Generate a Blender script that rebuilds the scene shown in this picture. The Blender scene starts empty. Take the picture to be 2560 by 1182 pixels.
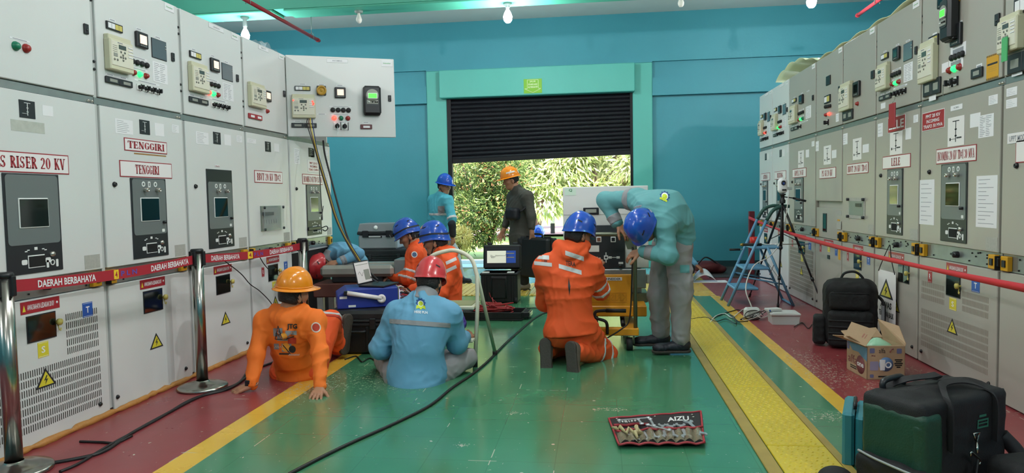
import bpy, bmesh, math, random
import numpy as np
from mathutils import Vector, Matrix
random.seed(7)
RNG = np.random.RandomState(11)
SC = bpy.context.scene
COL = SC.collection
pi, sin, cos, sqrt = math.pi, math.sin, math.cos, math.sqrt
# ---------------------------------------------------------------- camera model (2560 x 1182 frame)
YAW, PIT, ROL, FOC, CAMH = -0.123756232, -0.0549649795, -0.0186107224, 1759.32549, 1.25
FW = Vector((sin(YAW)*cos(PIT), cos(YAW)*cos(PIT), sin(PIT)))
_r0 = Vector((cos(YAW), -sin(YAW), 0)); _u0 = _r0.cross(FW)
RT = _r0*cos(ROL)+_u0*sin(ROL); UP = _u0*cos(ROL)-_r0*sin(ROL)
EYE = Vector((0, 0, CAMH))
def ray(x, y):
    return RT*((x-1280)/FOC) - UP*((y-591)/FOC) + FW
def on(x, y, n, d):              # point of the plane n.p = d
    n = Vector(n); r = ray(x, y)
    return EYE + r*((d-n.dot(EYE))/n.dot(r))
def atX(x, y, X): return on(x, y, (1, 0, 0), X)
def atY(x, y, Y): return on(x, y, (0, 1, 0), Y)
def atZ(x, y, Z=0.0): return on(x, y, (0, 0, 1), Z)
XL, XR, YB = -2.9235, 2.3077, 12.27
# ---------------------------------------------------------------- materials
def lin(c):
    if isinstance(c, str):
        c = c.lstrip('#'); c = [int(c[i:i+2], 16)/255 for i in (0, 2, 4)]
    return tuple(v/12.92 if v <= .04045 else ((v+.055)/1.055)**2.4 for v in c[:3])+(1,)
MATS = {}
def mat(name, col='#808080', rough=.5, metal=0., noise=0., nscale=8., bump=0., bscale=60., emit=0., ecol=None, trans=0., alpha=1., spec=.5, coat=0.):
    if name in MATS: return MATS[name]
    m = bpy.data.materials.new(name); MATS[name] = m; m.use_nodes = True
    nt = m.node_tree; b = nt.nodes['Principled BSDF']; c = lin(col)
    b.inputs['Base Color'].default_value = c; b.inputs['Roughness'].default_value = rough
    b.inputs['Metallic'].default_value = metal; b.inputs['Specular IOR Level'].default_value = spec
    b.inputs['Coat Weight'].default_value = coat
    m.diffuse_color = c
    if trans: b.inputs['Transmission Weight'].default_value = trans
    if alpha < 1: b.inputs['Alpha'].default_value = alpha
    if emit:
        b.inputs['Emission Color'].default_value = lin(ecol or col); b.inputs['Emission Strength'].default_value = emit
    if noise or bump:
        tc = nt.nodes.new('ShaderNodeTexCoord')
    if noise:
        n = nt.nodes.new('ShaderNodeTexNoise'); n.inputs['Scale'].default_value = nscale; n.inputs['Detail'].default_value = 6
        nt.links.new(tc.outputs['Object'], n.inputs['Vector'])
        mx = nt.nodes.new('ShaderNodeMix'); mx.data_type = 'RGBA'
        mx.inputs['A'].default_value = tuple(max(0, v*(1-noise)) for v in c[:3])+(1,)
        mx.inputs['B'].default_value = tuple(min(1, v*(1+noise)) for v in c[:3])+(1,)
        nt.links.new(n.outputs['Fac'], mx.inputs['Factor']); nt.links.new(mx.outputs['Result'], b.inputs['Base Color'])
    if bump:
        n2 = nt.nodes.new('ShaderNodeTexNoise'); n2.inputs['Scale'].default_value = bscale; n2.inputs['Detail'].default_value = 4
        nt.links.new(tc.outputs['Object'], n2.inputs['Vector'])
        bp = nt.nodes.new('ShaderNodeBump'); bp.inputs['Strength'].default_value = bump; bp.inputs['Distance'].default_value = .01
        nt.links.new(n2.outputs['Fac'], bp.inputs['Height']); nt.links.new(bp.outputs['Normal'], b.inputs['Normal'])
    return m
# ---------------------------------------------------------------- text outlines
_TC = {}
def text_geo(s, bold=0.0, serif=False):
    k = (s, bold, serif)
    if k in _TC: return _TC[k]
    if serif: V, F = serif_geo(s)
    else:
        cu = bpy.data.curves.new('t', 'FONT'); cu.body = s; cu.size = 1; cu.resolution_u = 2; cu.offset = bold
        cu.space_line = 1.0; cu.align_x = 'CENTER'
        o = bpy.data.objects.new('t', cu); COL.objects.link(o)
        dg = bpy.context.evaluated_depsgraph_get(); me = bpy.data.meshes.new_from_object(o.evaluated_get(dg))
        V = [tuple(v.co) for v in me.vertices]; F = [tuple(p.vertices) for p in me.polygons]
        bpy.data.objects.remove(o); bpy.data.curves.remove(cu); bpy.data.meshes.remove(me)
    if not V: V = [(0, 0, 0), (1, 0, 0), (0, 1, 0)]
    xs = [v[0] for v in V]; ys = [v[1] for v in V]
    x0, x1, y0, y1 = min(xs), max(xs), min(ys), max(ys)
    V = [((v[0]-x0)/max(1e-6, x1-x0), (v[1]-y0)/max(1e-6, y1-y0)) for v in V]
    _TC[k] = (V, F); return _TC[k]
# condensed serif capitals drawn as strokes: (x0,y0,x1,y1,w) and arcs
def serif_geo(s):
    V, F = [], []
    def bar(x0, y0, x1, y1, w, X):
        dx, dy = x1-x0, y1-y0; l = sqrt(dx*dx+dy*dy) or 1; nx, ny = -dy/l*w/2, dx/l*w/2
        i = len(V); V.extend([(X+x0+nx, y0+ny, 0), (X+x0-nx, y0-ny, 0), (X+x1-nx, y1-ny, 0), (X+x1+nx, y1+ny, 0)]); F.append((i, i+1, i+2, i+3))
    def arc(cx, cy, rx, ry, a0, a1, w0, w1, X, n=12):
        i = len(V)
        for k in range(n+1):
            a = math.radians(a0+(a1-a0)*k/n); t = abs(cos(a)); w = w1+(w0-w1)*t
            V.append((X+cx+(rx)*cos(a), cy+(ry)*sin(a), 0)); V.append((X+cx+(rx-w)*cos(a), cy+(ry-w*.75)*sin(a), 0))
        for k in range(n): F.append((i+2*k, i+2*k+1, i+2*k+3, i+2*k+2))
    S, T, h = .21, .085, 1.0        # stem, thin
    def stem(x, X, ser=True, y0=0, y1=1):
        bar(x, y0, x, y1, S, X)
        if ser:
            bar(x-.15, y0+.03, x+.15, y0+.03, T, X); bar(x-.15, y1-.03, x+.15, y1-.03, T, X)
    X = 0
    for ch in s:
        w = .62
        if ch == 'T': stem(.3, X); bar(0, .97, .6, .97, T, X); bar(.02, 1, .02, .72, T, X); bar(.58, 1, .58, .72, T, X)
        elif ch in 'EL':
            stem(.15, X); bar(.1, .03, .55, .03, T, X); bar(.54, 0, .54, .28, T, X)
            if ch == 'E': bar(.1, .97, .52, .97, T, X); bar(.51, 1, .51, .75, T, X); bar(.15, .52, .42, .52, T, X); bar(.42, .4, .42, .63, T, X)
        elif ch == 'N': bar(.1, 0, .1, 1, T, X); bar(.1, 1, .52, 0, S, X); bar(.53, 0, .53, 1, T, X); bar(0, .03, .22, .03, T, X); bar(.4, .97, .66, .97, T, X); bar(0, .97, .15, .97, T, X); w = .68
        elif ch in 'GCO0Q':
            arc(.29, .5, .29, .5, 50 if ch in 'GC' else 0, 318 if ch in 'GC' else 360, S, T, X, 16)
            if ch in 'GC': bar(.5, .68, .5, .98, T, X)
            if ch == 'G': bar(.5, .08, .5, .45, S*.8, X); bar(.36, .45, .6, .45, T, X)
            w = .62
        elif ch in 'I1': stem(.15, X); w = .32
        elif ch in 'RPBD':
            stem(.14, X)
            if ch == 'D': arc(.14, .5, .42, .5, -90, 90, S, T, X)
            else: arc(.2, .74, .33, .26, -90, 90, S, T, X); bar(.14, .97, .22, .97, T, X); bar(.14, .5, .22, .5, T, X)
            if ch == 'R': bar(.28, .5, .54, 0, S, X); bar(.46, .03, .64, .03, T, X)
            if ch == 'B': arc(.2, .25, .37, .27, -90, 90, S, T, X); bar(.14, .03, .22, .03, T, X)
        elif ch in 'U': bar(.12, 1, .12, .3, S, X); arc(.31, .3, .27, .3, 180, 360, S, T, X, 8); bar(.54, .3, .54, 1, T, X); bar(-.02, .97, .26, .97, T, X); bar(.44, .97, .64, .97, T, X); w = .66
        elif ch in 'S5': arc(.28, .74, .24, .26, 20, 270, T*1.6, T, X, 10); arc(.28, .25, .26, .25, -160, 90, S, T, X, 10); bar(.26, .56, .34, .44, S, X); bar(.48, .75, .48, .97, T, X); bar(.04, .03, .04, .3, T, X)
        elif ch in '23': arc(.26, .72, .26, .28, -60 if ch == '2' else -90, 170, S, T, X, 10); bar(.42, .55, .06, .06, T*1.5, X) if ch == '2' else arc(.26, .24, .28, .24, -170, 90, S, T, X, 10); bar(0, .05, .5, .05, .1, X) if ch == '2' else None; w = .56
        elif ch in 'K': stem(.14, X); bar(.2, .45, .5, .97, T, X); bar(.28, .55, .54, .02, S, X); bar(.42, .03, .64, .03, T, X); bar(.4, .97, .62, .97, T, X); w = .66
        elif ch in 'VA':
            a, b = (1, 0) if ch == 'V' else (0, 1)
            bar(.1, a, .32, b, S if ch == 'V' else T, X); bar(.54, a, .32, b, T if ch == 'V' else S, X)
            bar(0, a-.03 if a else .03, .22, a-.03 if a else .03, T, X); bar(.42, a-.03 if a else .03, .66, a-.03 if a else .03, T, X)
            if ch == 'A': bar(.18, .33, .46, .33, T, X)
            w = .64
        elif ch == 'M': bar(.1, 0, .1, 1, T, X); bar(.1, 1, .36, .1, S, X); bar(.36, .1, .64, 1, T, X); bar(.68, 0, .68, 1, S, X); bar(0, .03, .2, .03, T, X); bar(.55, .03, .82, .03, T, X); w = .84
        elif ch == '#': bar(.15, .1, .25, .9, T, X); bar(.35, .1, .45, .9, T, X); bar(.05, .35, .5, .35, T, X); bar(.1, .65, .55, .65, T, X)
        elif ch == ' ': w = .36
        X += w+.035
    return V, F
# ---------------------------------------------------------------- mesh builder
class MB:
    def __init__(s): s.V = []; s.F = []; s.M = []; s.mats = []; s.S = []; s.T = None
    def mi(s, m):
        if m not in s.mats: s.mats.append(m)
        return s.mats.index(m)
    def add(s, V, F, m, smooth=False):
        i = len(s.V); k = s.mi(m)
        if s.T is not None: V = [tuple(s.T @ Vector(v)) for v in V]
        s.V.extend([tuple(v) for v in V]); s.F.extend([tuple(i+j for j in f) for f in F]); s.M.extend([k]*len(F)); s.S.extend([smooth]*len(F)); return s
    def box(s, x0, x1, y0, y1, z0, z1, m, b=0.0):
        if x0 > x1: x0, x1 = x1, x0
        if y0 > y1: y0, y1 = y1, y0
        if z0 > z1: z0, z1 = z1, z0
        b = min(b, (x1-x0)*.45, (y1-y0)*.45, (z1-z0)*.45)
        if b <= 0:
            V = [(x0, y0, z0), (x1, y0, z0), (x1, y1, z0), (x0, y1, z0), (x0, y0, z1), (x1, y0, z1), (x1, y1, z1), (x0, y1, z1)]
            return s.add(V, [(3, 2, 1, 0), (4, 5, 6, 7), (0, 1, 5, 4), (1, 2, 6, 5), (2, 3, 7, 6), (3, 0, 4, 7)], m)
        V = []; idx = {}
        for ix in (0, 1):
            for iy in (0, 1):
                for iz in (0, 1):
                    for ax in range(3):
                        p = [(x0, x1)[ix], (y0, y1)[iy], (z0, z1)[iz]]; sg = (ix, iy, iz)
                        for a in range(3):
                            if a != ax: p[a] += b*(1-2*sg[a])
                        idx[(ix, iy, iz, ax)] = len(V); V.append(tuple(p))
        F = []
        for ax in range(3):
            o = [a for a in range(3) if a != ax]
            for sd in (0, 1):
                q = []
                for (a, c) in ((0, 0), (1, 0), (1, 1), (0, 1)):
                    k = [0, 0, 0]; k[ax] = sd; k[o[0]] = a; k[o[1]] = c; q.append(idx[(*k, ax)])
                F.append(q if (sd == 1) != (ax == 1) else q[::-1])
        for ax in range(3):
            o = [a for a in range(3) if a != ax]
            for a in (0, 1):
                for c in (0, 1):
                    k = [0, 0, 0]; k[o[0]] = a; k[o[1]] = c; k2 = list(k); k2[ax] = 1
                    q = [idx[(*k, o[0])], idx[(*k, o[1])], idx[(*k2, o[1])], idx[(*k2, o[0])]]
                    F.append(q)
        for ix in (0, 1):
            for iy in (0, 1):
                for iz in (0, 1): F.append([idx[(ix, iy, iz, a)] for a in range(3)])
        c = Vector(((x0+x1)/2, (y0+y1)/2, (z0+z1)/2))
        G = []
        for f in F:
            P = [Vector(V[j]) for j in f]; n = (P[1]-P[0]).cross(P[2]-P[0]); g = sum(P, Vector())/len(P)
            G.append(f if n.dot(g-c) > 0 else f[::-1])
        return s.add(V, G, m)
    def prism(s, pts, y0, y1, m, axis='y', m2=None):
        """pts: (a,b) outline; axis y -> (x,z) outline along y; z -> (x,y) along z; x -> (y,z) along x"""
        n = len(pts)
        def P(a, b, t): return (a, t, b) if axis == 'y' else (a, b, t) if axis == 'z' else (t, a, b)
        V = [P(a, b, y0) for a, b in pts]+[P(a, b, y1) for a, b in pts]
        ar = sum(pts[i][0]*pts[(i+1) % n][1]-pts[(i+1) % n][0]*pts[i][1] for i in range(n))
        F = [tuple(range(n)), tuple(range(2*n-1, n-1, -1))]+[(i, i+n, (i+1) % n+n, (i+1) % n) for i in range(n)]
        if (ar > 0) == (axis in 'zx') : F = [f[::-1] for f in F]
        if y1 < y0: F = [f[::-1] for f in F]
        s.add(V, F[:2], m); i = len(s.V)-2*n
        k = s.mi(m2 or m)
        for f in F[2:]: s.F.append(tuple(i+j for j in f)); s.M.append(k); s.S.append(False)
        return s
    def tube(s, pts, r, m, n=8, cap=True, closed=False):
        pts = [Vector(p) for p in pts]; N = len(pts); rr = r if isinstance(r, (list, tuple)) else [r]*N
        V = []; prev = None
        for i in range(N):
            if closed: t = pts[(i+1) % N]-pts[i-1]
            else: t = pts[min(i+1, N-1)]-pts[max(i-1, 0)]
            t = t.normalized() if t.length > 1e-9 else Vector((0, 0, 1))
            if prev is None:
                a = Vector((0, 0, 1)) if abs(t.z) < .9 else Vector((1, 0, 0)); u = t.cross(a).normalized()
            else:
                u = prev-t*prev.dot(t); u = u.normalized() if u.length > 1e-6 else t.orthogonal().normalized()
            prev = u; w = t.cross(u)
            for k in range(n):
                a = 2*pi*k/n; V.append(tuple(pts[i]+(u*cos(a)+w*sin(a))*rr[i]))
        F = []
        for i in range(N if closed else N-1):
            for k in range(n):
                j = (i+1) % N
                F.append((i*n+k, i*n+(k+1) % n, j*n+(k+1) % n, j*n+k))
        s.add(V, F, m, True)
        if cap and not closed:
            i = len(s.V)-N*n; k = s.mi(m)
            for f in (tuple(range(n))[::-1], tuple((N-1)*n+q for q in range(n))):
                s.F.append(tuple(i+q for q in f)); s.M.append(k); s.S.append(False)
        return s
    def cyl(s, p, q, r, m, n=16, r2=None):
        return s.tube([p, q], [r, r if r2 is None else r2], m, n)
    def lathe(s, prof, c, m, n=24, axis='z'):
        V = []; F = []; k = len(prof)
        for i in range(n):
            a = 2*pi*i/n
            for r, h in prof:
                V.append((c[0]+r*cos(a), c[1]+r*sin(a), c[2]+h) if axis == 'z' else (c[0]+r*cos(a), c[1]-h, c[2]+r*sin(a)) if axis == 'y' else (c[0]+h, c[1]+r*cos(a), c[2]+r*sin(a)))
        for i in range(n):
            for j in range(k-1):
                i2 = (i+1) % n; F.append((i*k+j, i2*k+j, i2*k+j+1, i*k+j+1))
        return s.add(V, F, m, True)
    def ball(s, c, r, m, n=16, k=10):
        if not isinstance(r, (tuple, list)): r = (r, r, r)
        V = []; F = []
        for j in range(k+1):
            t = pi*j/k
            for i in range(n):
                a = 2*pi*i/n; V.append((c[0]+r[0]*sin(t)*cos(a), c[1]+r[1]*sin(t)*sin(a), c[2]-r[2]*cos(t)))
        for j in range(k):
            for i in range(n): F.append((j*n+i, j*n+(i+1) % n, (j+1)*n+(i+1) % n, (j+1)*n+i))
        return s.add(V, F, m, True)
    def text(s, t, x0, x1, z0, z1, y, m, bold=0., serif=False):
        """lettering on a vertical plane facing -y"""
        V, F = text_geo(t, bold, serif)
        return s.add([(x0+(x1-x0)*a, y, z0+(z1-z0)*b) for a, b in V], F, m)
    def quad(s, P, m): return s.add(P, [tuple(range(len(P)))], m)
    def grid(s, fn, nu, nv, m, smooth=True):
        V = [fn(i/nu, j/nv) for j in range(nv+1) for i in range(nu+1)]
        F = [(j*(nu+1)+i, j*(nu+1)+i+1, (j+1)*(nu+1)+i+1, (j+1)*(nu+1)+i) for j in range(nv) for i in range(nu)]
        return s.add(V, F, m, smooth)
    def build(s, name, parent=None, label=None):
        me = bpy.data.meshes.new(name); me.from_pydata(s.V, [], s.F)
        for m in s.mats: me.materials.append(m)
        if len(me.polygons) == len(s.M):
            me.polygons.foreach_set('material_index', s.M); me.polygons.foreach_set('use_smooth', s.S)
        me.update()
        o = bpy.data.objects.new(name, me); COL.objects.link(o)
        if parent is not None: o.parent = parent
        if label: o['label'] = label
        return o
def tag(o, label=None, cat=None, group=None, kind=None):
    if label: o['label'] = label
    if cat: o['category'] = cat
    if group: o['group'] = group
    if kind: o['kind'] = kind
    return o
def thing(name, label, cat, loc=(0, 0, 0), rz=0., group=None):
    o = bpy.data.objects.new(name, None); COL.objects.link(o); o.location = loc; o.rotation_euler = (0, 0, rz); o.empty_display_size = .1
    return tag(o, label, cat, group)
def struct(o): o['kind'] = 'structure'; return o
def solidify(o, t, off=0): md = o.modifiers.new('s', 'SOLIDIFY'); md.thickness = t; md.offset = off; return o
def subdiv(o, n=1): md = o.modifiers.new('sd', 'SUBSURF'); md.levels = n; md.render_levels = n; return o
def bevel(o, w, n=2): md = o.modifiers.new('b', 'BEVEL'); md.width = w; md.segments = n; md.limit_method = 'ANGLE'; md.angle_limit = .6; md.harden_normals = False; return o
def catmull(P, n=6):
    P = [Vector(p) for p in P]; Q = [P[0]*2-P[1]]+P+[P[-1]*2-P[-2]]; out = []
    for i in range(1, len(Q)-2):
        a, b, c, d = Q[i-1:i+3]
        for k in range(n):
            t = k/n; out.append(.5*((2*b)+(c-a)*t+(2*a-5*b+4*c-d)*t*t+(3*b-a-3*c+d)*t**3))
    out.append(P[-1]); return out
# ================================================================ ROOM
cam = bpy.data.cameras.new('camera'); co = bpy.data.objects.new('camera', cam); COL.objects.link(co); SC.camera = co
cam.sensor_width = 36; cam.lens = 36*FOC/2560; cam.clip_end = 300
M3 = Matrix((RT, UP, -FW)).transposed(); co.matrix_world = Matrix.Translation(EYE) @ M3.to_4x4()
W1 = mat('wall_paint_teal', '#42919f', .45, noise=.10, nscale=1.3, bump=.12, bscale=25)
W2 = mat('green_paint', '#58b0a4', .4, noise=.06, nscale=2, bump=.1, bscale=25)
WHITE_C = mat('ceiling_white', '#c9cfcb', .7, noise=.06, nscale=3)
# ---- floor: painted tile, one material per colour zone
def floor_mat(name, col, chips, ct=.35, ro=.07):
    m = mat(name, col, .16, coat=ct); nt = m.node_tree; b = nt.nodes['Principled BSDF']; N = nt.nodes; L = nt.links
    tc = N.new('ShaderNodeTexCoord')
    sep = N.new('ShaderNodeSeparateXYZ'); L.new(tc.outputs['Object'], sep.inputs[0])
    def math_(op, a, v=None, c=None):
        n = N.new('ShaderNodeMath'); n.operation = op
        for i, q in enumerate((a, v, c)):
            if q is None: continue
            if isinstance(q, (int, float)): n.inputs[i].default_value = q
            else: L.new(q, n.inputs[i])
        return n.outputs[0]
    TS = .311
    gx = math_('ABSOLUTE', math_('SUBTRACT', math_('FRACT', math_('MULTIPLY_ADD', sep.outputs[0], 1/TS, 100.705)), .5))
    gy = math_('ABSOLUTE', math_('SUBTRACT', math_('FRACT', math_('MULTIPLY_ADD', sep.outputs[1], 1/TS, 100.55)), .5))
    g = math_('GREATER_THAN', math_('MAXIMUM', gx, gy), .4925)      # grout lines
    n1 = N.new('ShaderNodeTexNoise'); n1.inputs['Scale'].default_value = 3.0; n1.inputs['Detail'].default_value = 8
    L.new(tc.outputs['Object'], n1.inputs['Vector'])
    n2 = N.new('ShaderNodeTexNoise'); n2.inputs['Scale'].default_value = 30.0; n2.inputs['Detail'].default_value = 5
    L.new(tc.outputs['Object'], n2.inputs['Vector'])
    vo = N.new('ShaderNodeTexVoronoi'); vo.inputs['Scale'].default_value = 9; L.new(tc.outputs['Object'], vo.inputs['Vector'])
    c0 = lin(col)
    mx = N.new('ShaderNodeMix'); mx.data_type = 'RGBA'
    mx.inputs['A'].default_value = tuple(v*.86 for v in c0[:3])+(1,); mx.inputs['B'].default_value = tuple(min(1, v*1.16) for v in c0[:3])+(1,)
    L.new(n1.outputs['Fac'], mx.inputs['Factor'])
    m2 = N.new('ShaderNodeMix'); m2.data_type = 'RGBA'; L.new(mx.outputs['Result'], m2.inputs['A'])
    m2.inputs['B'].default_value = tuple(v*.62 for v in c0[:3])+(1,); L.new(math_('MULTIPLY', g, .4), m2.inputs['Factor'])
    # worn-through grout and chips
    cm = math_('GREATER_THAN', math_('ADD', math_('MULTIPLY', n1.outputs['Fac'], .55), math_('MULTIPLY', n2.outputs['Fac'], .5)), chips)
    wear = None
    for wx, wy, rx, ry, st in ((1.55, 5.2, .25, .9, .15), (1.75, 4.5, .25, .45, .15), (2.1, 5.2, .2, .35, .13), (-1.95, 4.45, .35, .45, .15), (-1.6, 4.7, .7, .5, .13), (1.3, 4.05, .3, .14, .17), (.05, 4.1, .16, .06, .2), (-.5, 4.0, .12, .05, .18), (-.7, 3.45, .08, .04, .2)):
        dx = math_('MULTIPLY_ADD', sep.outputs[0], 1/rx, -wx/rx); dy = math_('MULTIPLY_ADD', sep.outputs[1], 1/ry, -wy/ry)
        g2 = math_('MAXIMUM', math_('SUBTRACT', 1., math_('ADD', math_('MULTIPLY', dx, dx), math_('MULTIPLY', dy, dy))), 0.); g2 = math_('MULTIPLY', g2, st); wear = g2 if wear is None else math_('MAXIMUM', wear, g2)
    n3 = N.new('ShaderNodeTexNoise'); n3.inputs['Scale'].default_value = 55.0; n3.inputs['Detail'].default_value = 3; n3.inputs['Distortion'].default_value = 1.2; L.new(tc.outputs['Object'], n3.inputs['Vector'])
    cm = math_('MAXIMUM', cm, math_('GREATER_THAN', math_('ADD', n3.outputs['Fac'], wear), .735))
    gw = math_('MULTIPLY', g, math_('GREATER_THAN', n1.outputs['Fac'], .63))
    sp = math_('MULTIPLY', math_('LESS_THAN', vo.outputs['Distance'], .085), math_('GREATER_THAN', n2.outputs['Fac'], .53))
    allc = math_('MAXIMUM', math_('MAXIMUM', cm, gw), sp)
    m3 = N.new('ShaderNodeMix'); m3.data_type = 'RGBA'; L.new(m2.outputs['Result'], m3.inputs['A'])
    m3.inputs['B'].default_value = lin('#b9b7a2'); L.new(allc, m3.inputs['Factor'])
    L.new(m3.outputs['Result'], b.inputs['Base Color'])
    b.inputs['Coat Roughness'].default_value = .13; b.inputs['Coat IOR'].default_value = 1.6
    rr = math_('MULTIPLY_ADD', n1.outputs['Fac'], .22, ro); L.new(rr, b.inputs['Roughness'])
    bp = N.new('ShaderNodeBump'); bp.inputs['Strength'].default_value = .35; bp.inputs['Distance'].default_value = .002
    hh = math_('ADD', math_('MULTIPLY', g, -1.), math_('MULTIPLY', n1.outputs['Fac'], 1.6))
    L.new(hh, bp.inputs['Height']); L.new(bp.outputs['Normal'], b.inputs['Normal']); L.new(bp.outputs['Normal'], b.inputs['Coat Normal'])
    return m
FG = floor_mat('green_floor_paint', '#43835f', .80); FR = floor_mat('red_floor_paint', '#883a3e', .775, 0., .2)
FY = floor_mat('yellow_floor_paint', '#d6ad3f', .80, 0., .15); FT = floor_mat('pale_teal_floor', '#7fb9b8', .82)
xy0, xy1 = -2.085, -1.935                  # left yellow line
wl0, wl1, wr0, wr1 = .735, .80, 1.085, 1.125     # walkway ledges
yr0, yr1 = 1.345, 1.42
YT0, YT1 = 8.83, 10.12                     # ribbed trench across the hall
def floor_strip(mb, x0, x1, y0, y1, m): mb.quad([(x0, y0, 0), (x1, y0, 0), (x1, y1, 0), (x0, y1, 0)], m)
fl = MB()
for y0, y1, zone in ((-4, YT0, 0), (YT0, YT1, 1), (YT1, YB, 2)):
    if zone == 0:
        cuts = [(-7, xy0, FR), (xy0, xy1, FY), (xy1, yr0, FG), (yr0, yr1+.03, FY), (yr1+.03, 5.8, FR)]
    elif zone == 1: cuts = [(-7, xy0, FR), (xy0, xy1, FY), (xy1, 1.16, FG), (1.16, 1.42, FY), (1.42, 5.8, FR)]
    else: cuts = [(-7, -2.3, FG), (-2.3, 1.0, FT), (1.0, 1.3, FG), (1.3, 1.5, FY), (1.5, 5.8, FR)]
    for a, b_, m in cuts: floor_strip(fl, a, b_, y0, y1, m)
o = fl.build('floor'); struct(o); o['label'] = 'glossy painted tile floor in green, red and yellow zones'
# dark trench zone floor by the far right corner
CONC = mat('bare_concrete', '#3d3633', .6, noise=.3, nscale=6, bump=.3)
mb = MB(); mb.box(1.62, 5.6, 10.75, YB-.02, .0, .012, CONC); o = mb.build('floor_concrete'); struct(o)
# ---- walkway of chequered cover plates
PLY = mat('yellow_plate_paint', '#cdb62c', .34, noise=.12, nscale=5, bump=.1); LEDGE = mat('worn_yellow_ledge', '#a08b45', .5, noise=.25, nscale=9)
seams = [-.6, .9, 2.55, 3.53, 4.62, 5.9, 7.2, 8.7]
wi = wl1+.005
for k in range(len(seams)-1):
    y0, y1 = seams[k]+.004, seams[k+1]-.004
    if y1 < 2.0: continue
    mb = MB(); mb.box(wi, wr0-.005, y0, y1, .0, .012, PLY, .003)
    nx = 10; 
    rows = int((y1-y0)/.036)
    far = y0 > 6
    for j in range(rows):
        for i in range(nx):
            xx = wi+.02+(i+.5*(j % 2)+.25)*(wr0-wi-.045)/nx; yy = y0+.02+j*.036
            a = .7 if (i+j) % 2 else -.7; l = .0125; wd = .0045; ca, sa = cos(a), sin(a)
            q = [(-l, 0), (0, -wd), (l, 0), (0, wd)]
            V = [(xx+p*ca-r*sa, yy+p*sa+r*ca, .0122) for p, r in q]+[(xx, yy, .0162)]
            mb.add(V, [(0, 1, 4), (1, 2, 4), (2, 3, 4), (3, 0, 4)], PLY)
    o = mb.build('trench_cover_plate')
    names = {2.55: 'nearest to the duffel bag', 3.53: 'beside the open wrench roll', 4.62: 'beside the bent man in grey trousers',
             5.9: 'just past the shoes of the bent man', 7.2: 'at the far end by the blue ladder', .9: 'lowest in view at the frame edge'}
    tag(o, 'yellow chequered steel trench cover plate, '+names.get(seams[k], 'of the walkway'), 'floor plate', 'yellow chequered plates of the walkway')
mb = MB(); mb.box(wl0, wl1, -1, 8.75, 0, .010, LEDGE, .003); struct(mb.build('trim_1'))
mb = MB(); mb.box(wr0, wr1, -1, 8.75, 0, .010, LEDGE, .003); struct(mb.build('trim_2'))
# ribbed cover across the hall in front of the door
RIB = mat('ribbed_cover_yellow', '#c9b047', .4, noise=.15, nscale=4)
def ribbed(x0, x1, label):
    mb = MB(); mb.box(x0, x1, YT0+.02, YT1-.02, 0, .006, RIB)
    n = int((x1-x0)/.075)
    for i in range(n):
        x = x0+(i+.5)*(x1-x0)/n; mb.box(x-.016, x+.016, YT0+.03, YT1-.03, .006, .016, RIB, .004)
    tag(mb.build('ribbed_cover'), label, 'floor plate', 'ribbed yellow covers along the doorway')
ribbed(-2.2, -.92, 'yellow ribbed floor cover in front of the open shutter, behind the black screen case')
ribbed(-.9, .42, 'yellow ribbed floor cover under the feet of the man with the black case')
ribbed(.44, 1.14, 'yellow ribbed floor cover behind the legs of the bent man')
# ---- walls
CZ = 4.33
def wpx(x, y): return atY(x, y, YB)
dl, dr = wpx(1117, 300).x, wpx(1582, 300).x                 # door opening
dt = (wpx(1110, 247).z+wpx(1585, 232).z)/2
pl0, pl1 = wpx(1069, 350).x, wpx(1104, 350).x; pr0, pr1 = wpx(1585, 350).x, wpx(1632, 350).x
ht = wpx(1345, 167).z
b0, b1 = wpx(1750, 148).z, wpx(1750, 190).z; b2 = wpx(1750, 234).z
mb = MB()
Dp = .10
mb.box(-7, pl0, YB+Dp, YB+.35, 0, b2, W1)                      # recessed panels
mb.box(-7, pl0, YB, YB+.35, b2, b1, W1); mb.box(-7, pl0, YB+Dp*.7, YB+.35, b1, b0, W1); mb.box(-7, pl0, YB, YB+.35, b0, CZ, W1)
mb.box(pr1, 5.8, YB+Dp, YB+.35, 0, b2, W1); mb.box(pr1, 5.8, YB, YB+.35, b2, b1, W1)
mb.box(pr1, 5.8, YB+Dp*.7, YB+.35, b1, b0, W1); mb.box(pr1, 5.8, YB, YB+.35, b0, CZ, W1)
mb.box(pl0, pr1, YB, YB+.35, ht, CZ, W1)
struct(mb.build('wall_back'))
mb = MB(); mb.box(pl0, dl, YB, YB+.42, 0, ht, W2, .01); struct(mb.build('wall_pillar'))
mb = MB(); mb.box(dr, pr1, YB, YB+.42, 0, ht, W2, .01); struct(mb.build('wall_pillar'))
mb = MB(); mb.box(wpx(1102, 200).x, wpx(1586, 200).x, YB-.16, YB+.1, dt, ht-.02, W2, .012); mb.box(dl, dr, YB+.1, YB+.42, dt, ht, W2)
struct(mb.build('wall_header'))
mb = MB(); mb.box(-7.2, -7, -4, YB+.35, 0, CZ, W1); struct(mb.build('wall_left'))
mb = MB(); mb.box(5.8, 6, -4, YB+.35, 0, CZ, W1); struct(mb.build('wall_right'))
mb = MB(); mb.box(-7.2, 6, -4.2, -4, 0, CZ, W1); struct(mb.build('wall_front'))
mb = MB(); mb.box(-7.2, 6, -4.2, YB+.35, CZ, CZ+.1, WHITE_C); struct(mb.build('ceiling'))
DKT = mat('dark_skirting', '#173a3f', .5)
mb = MB(); mb.box(pr1, 5.8, YB+Dp-.012, YB+Dp, 0, .11, DKT); struct(mb.build('baseboard_back'))
mb = MB(); mb.box(-7, pl0, YB+Dp-.012, YB+Dp, 0, .11, DKT); struct(mb.build('baseboard_back'))
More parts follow.
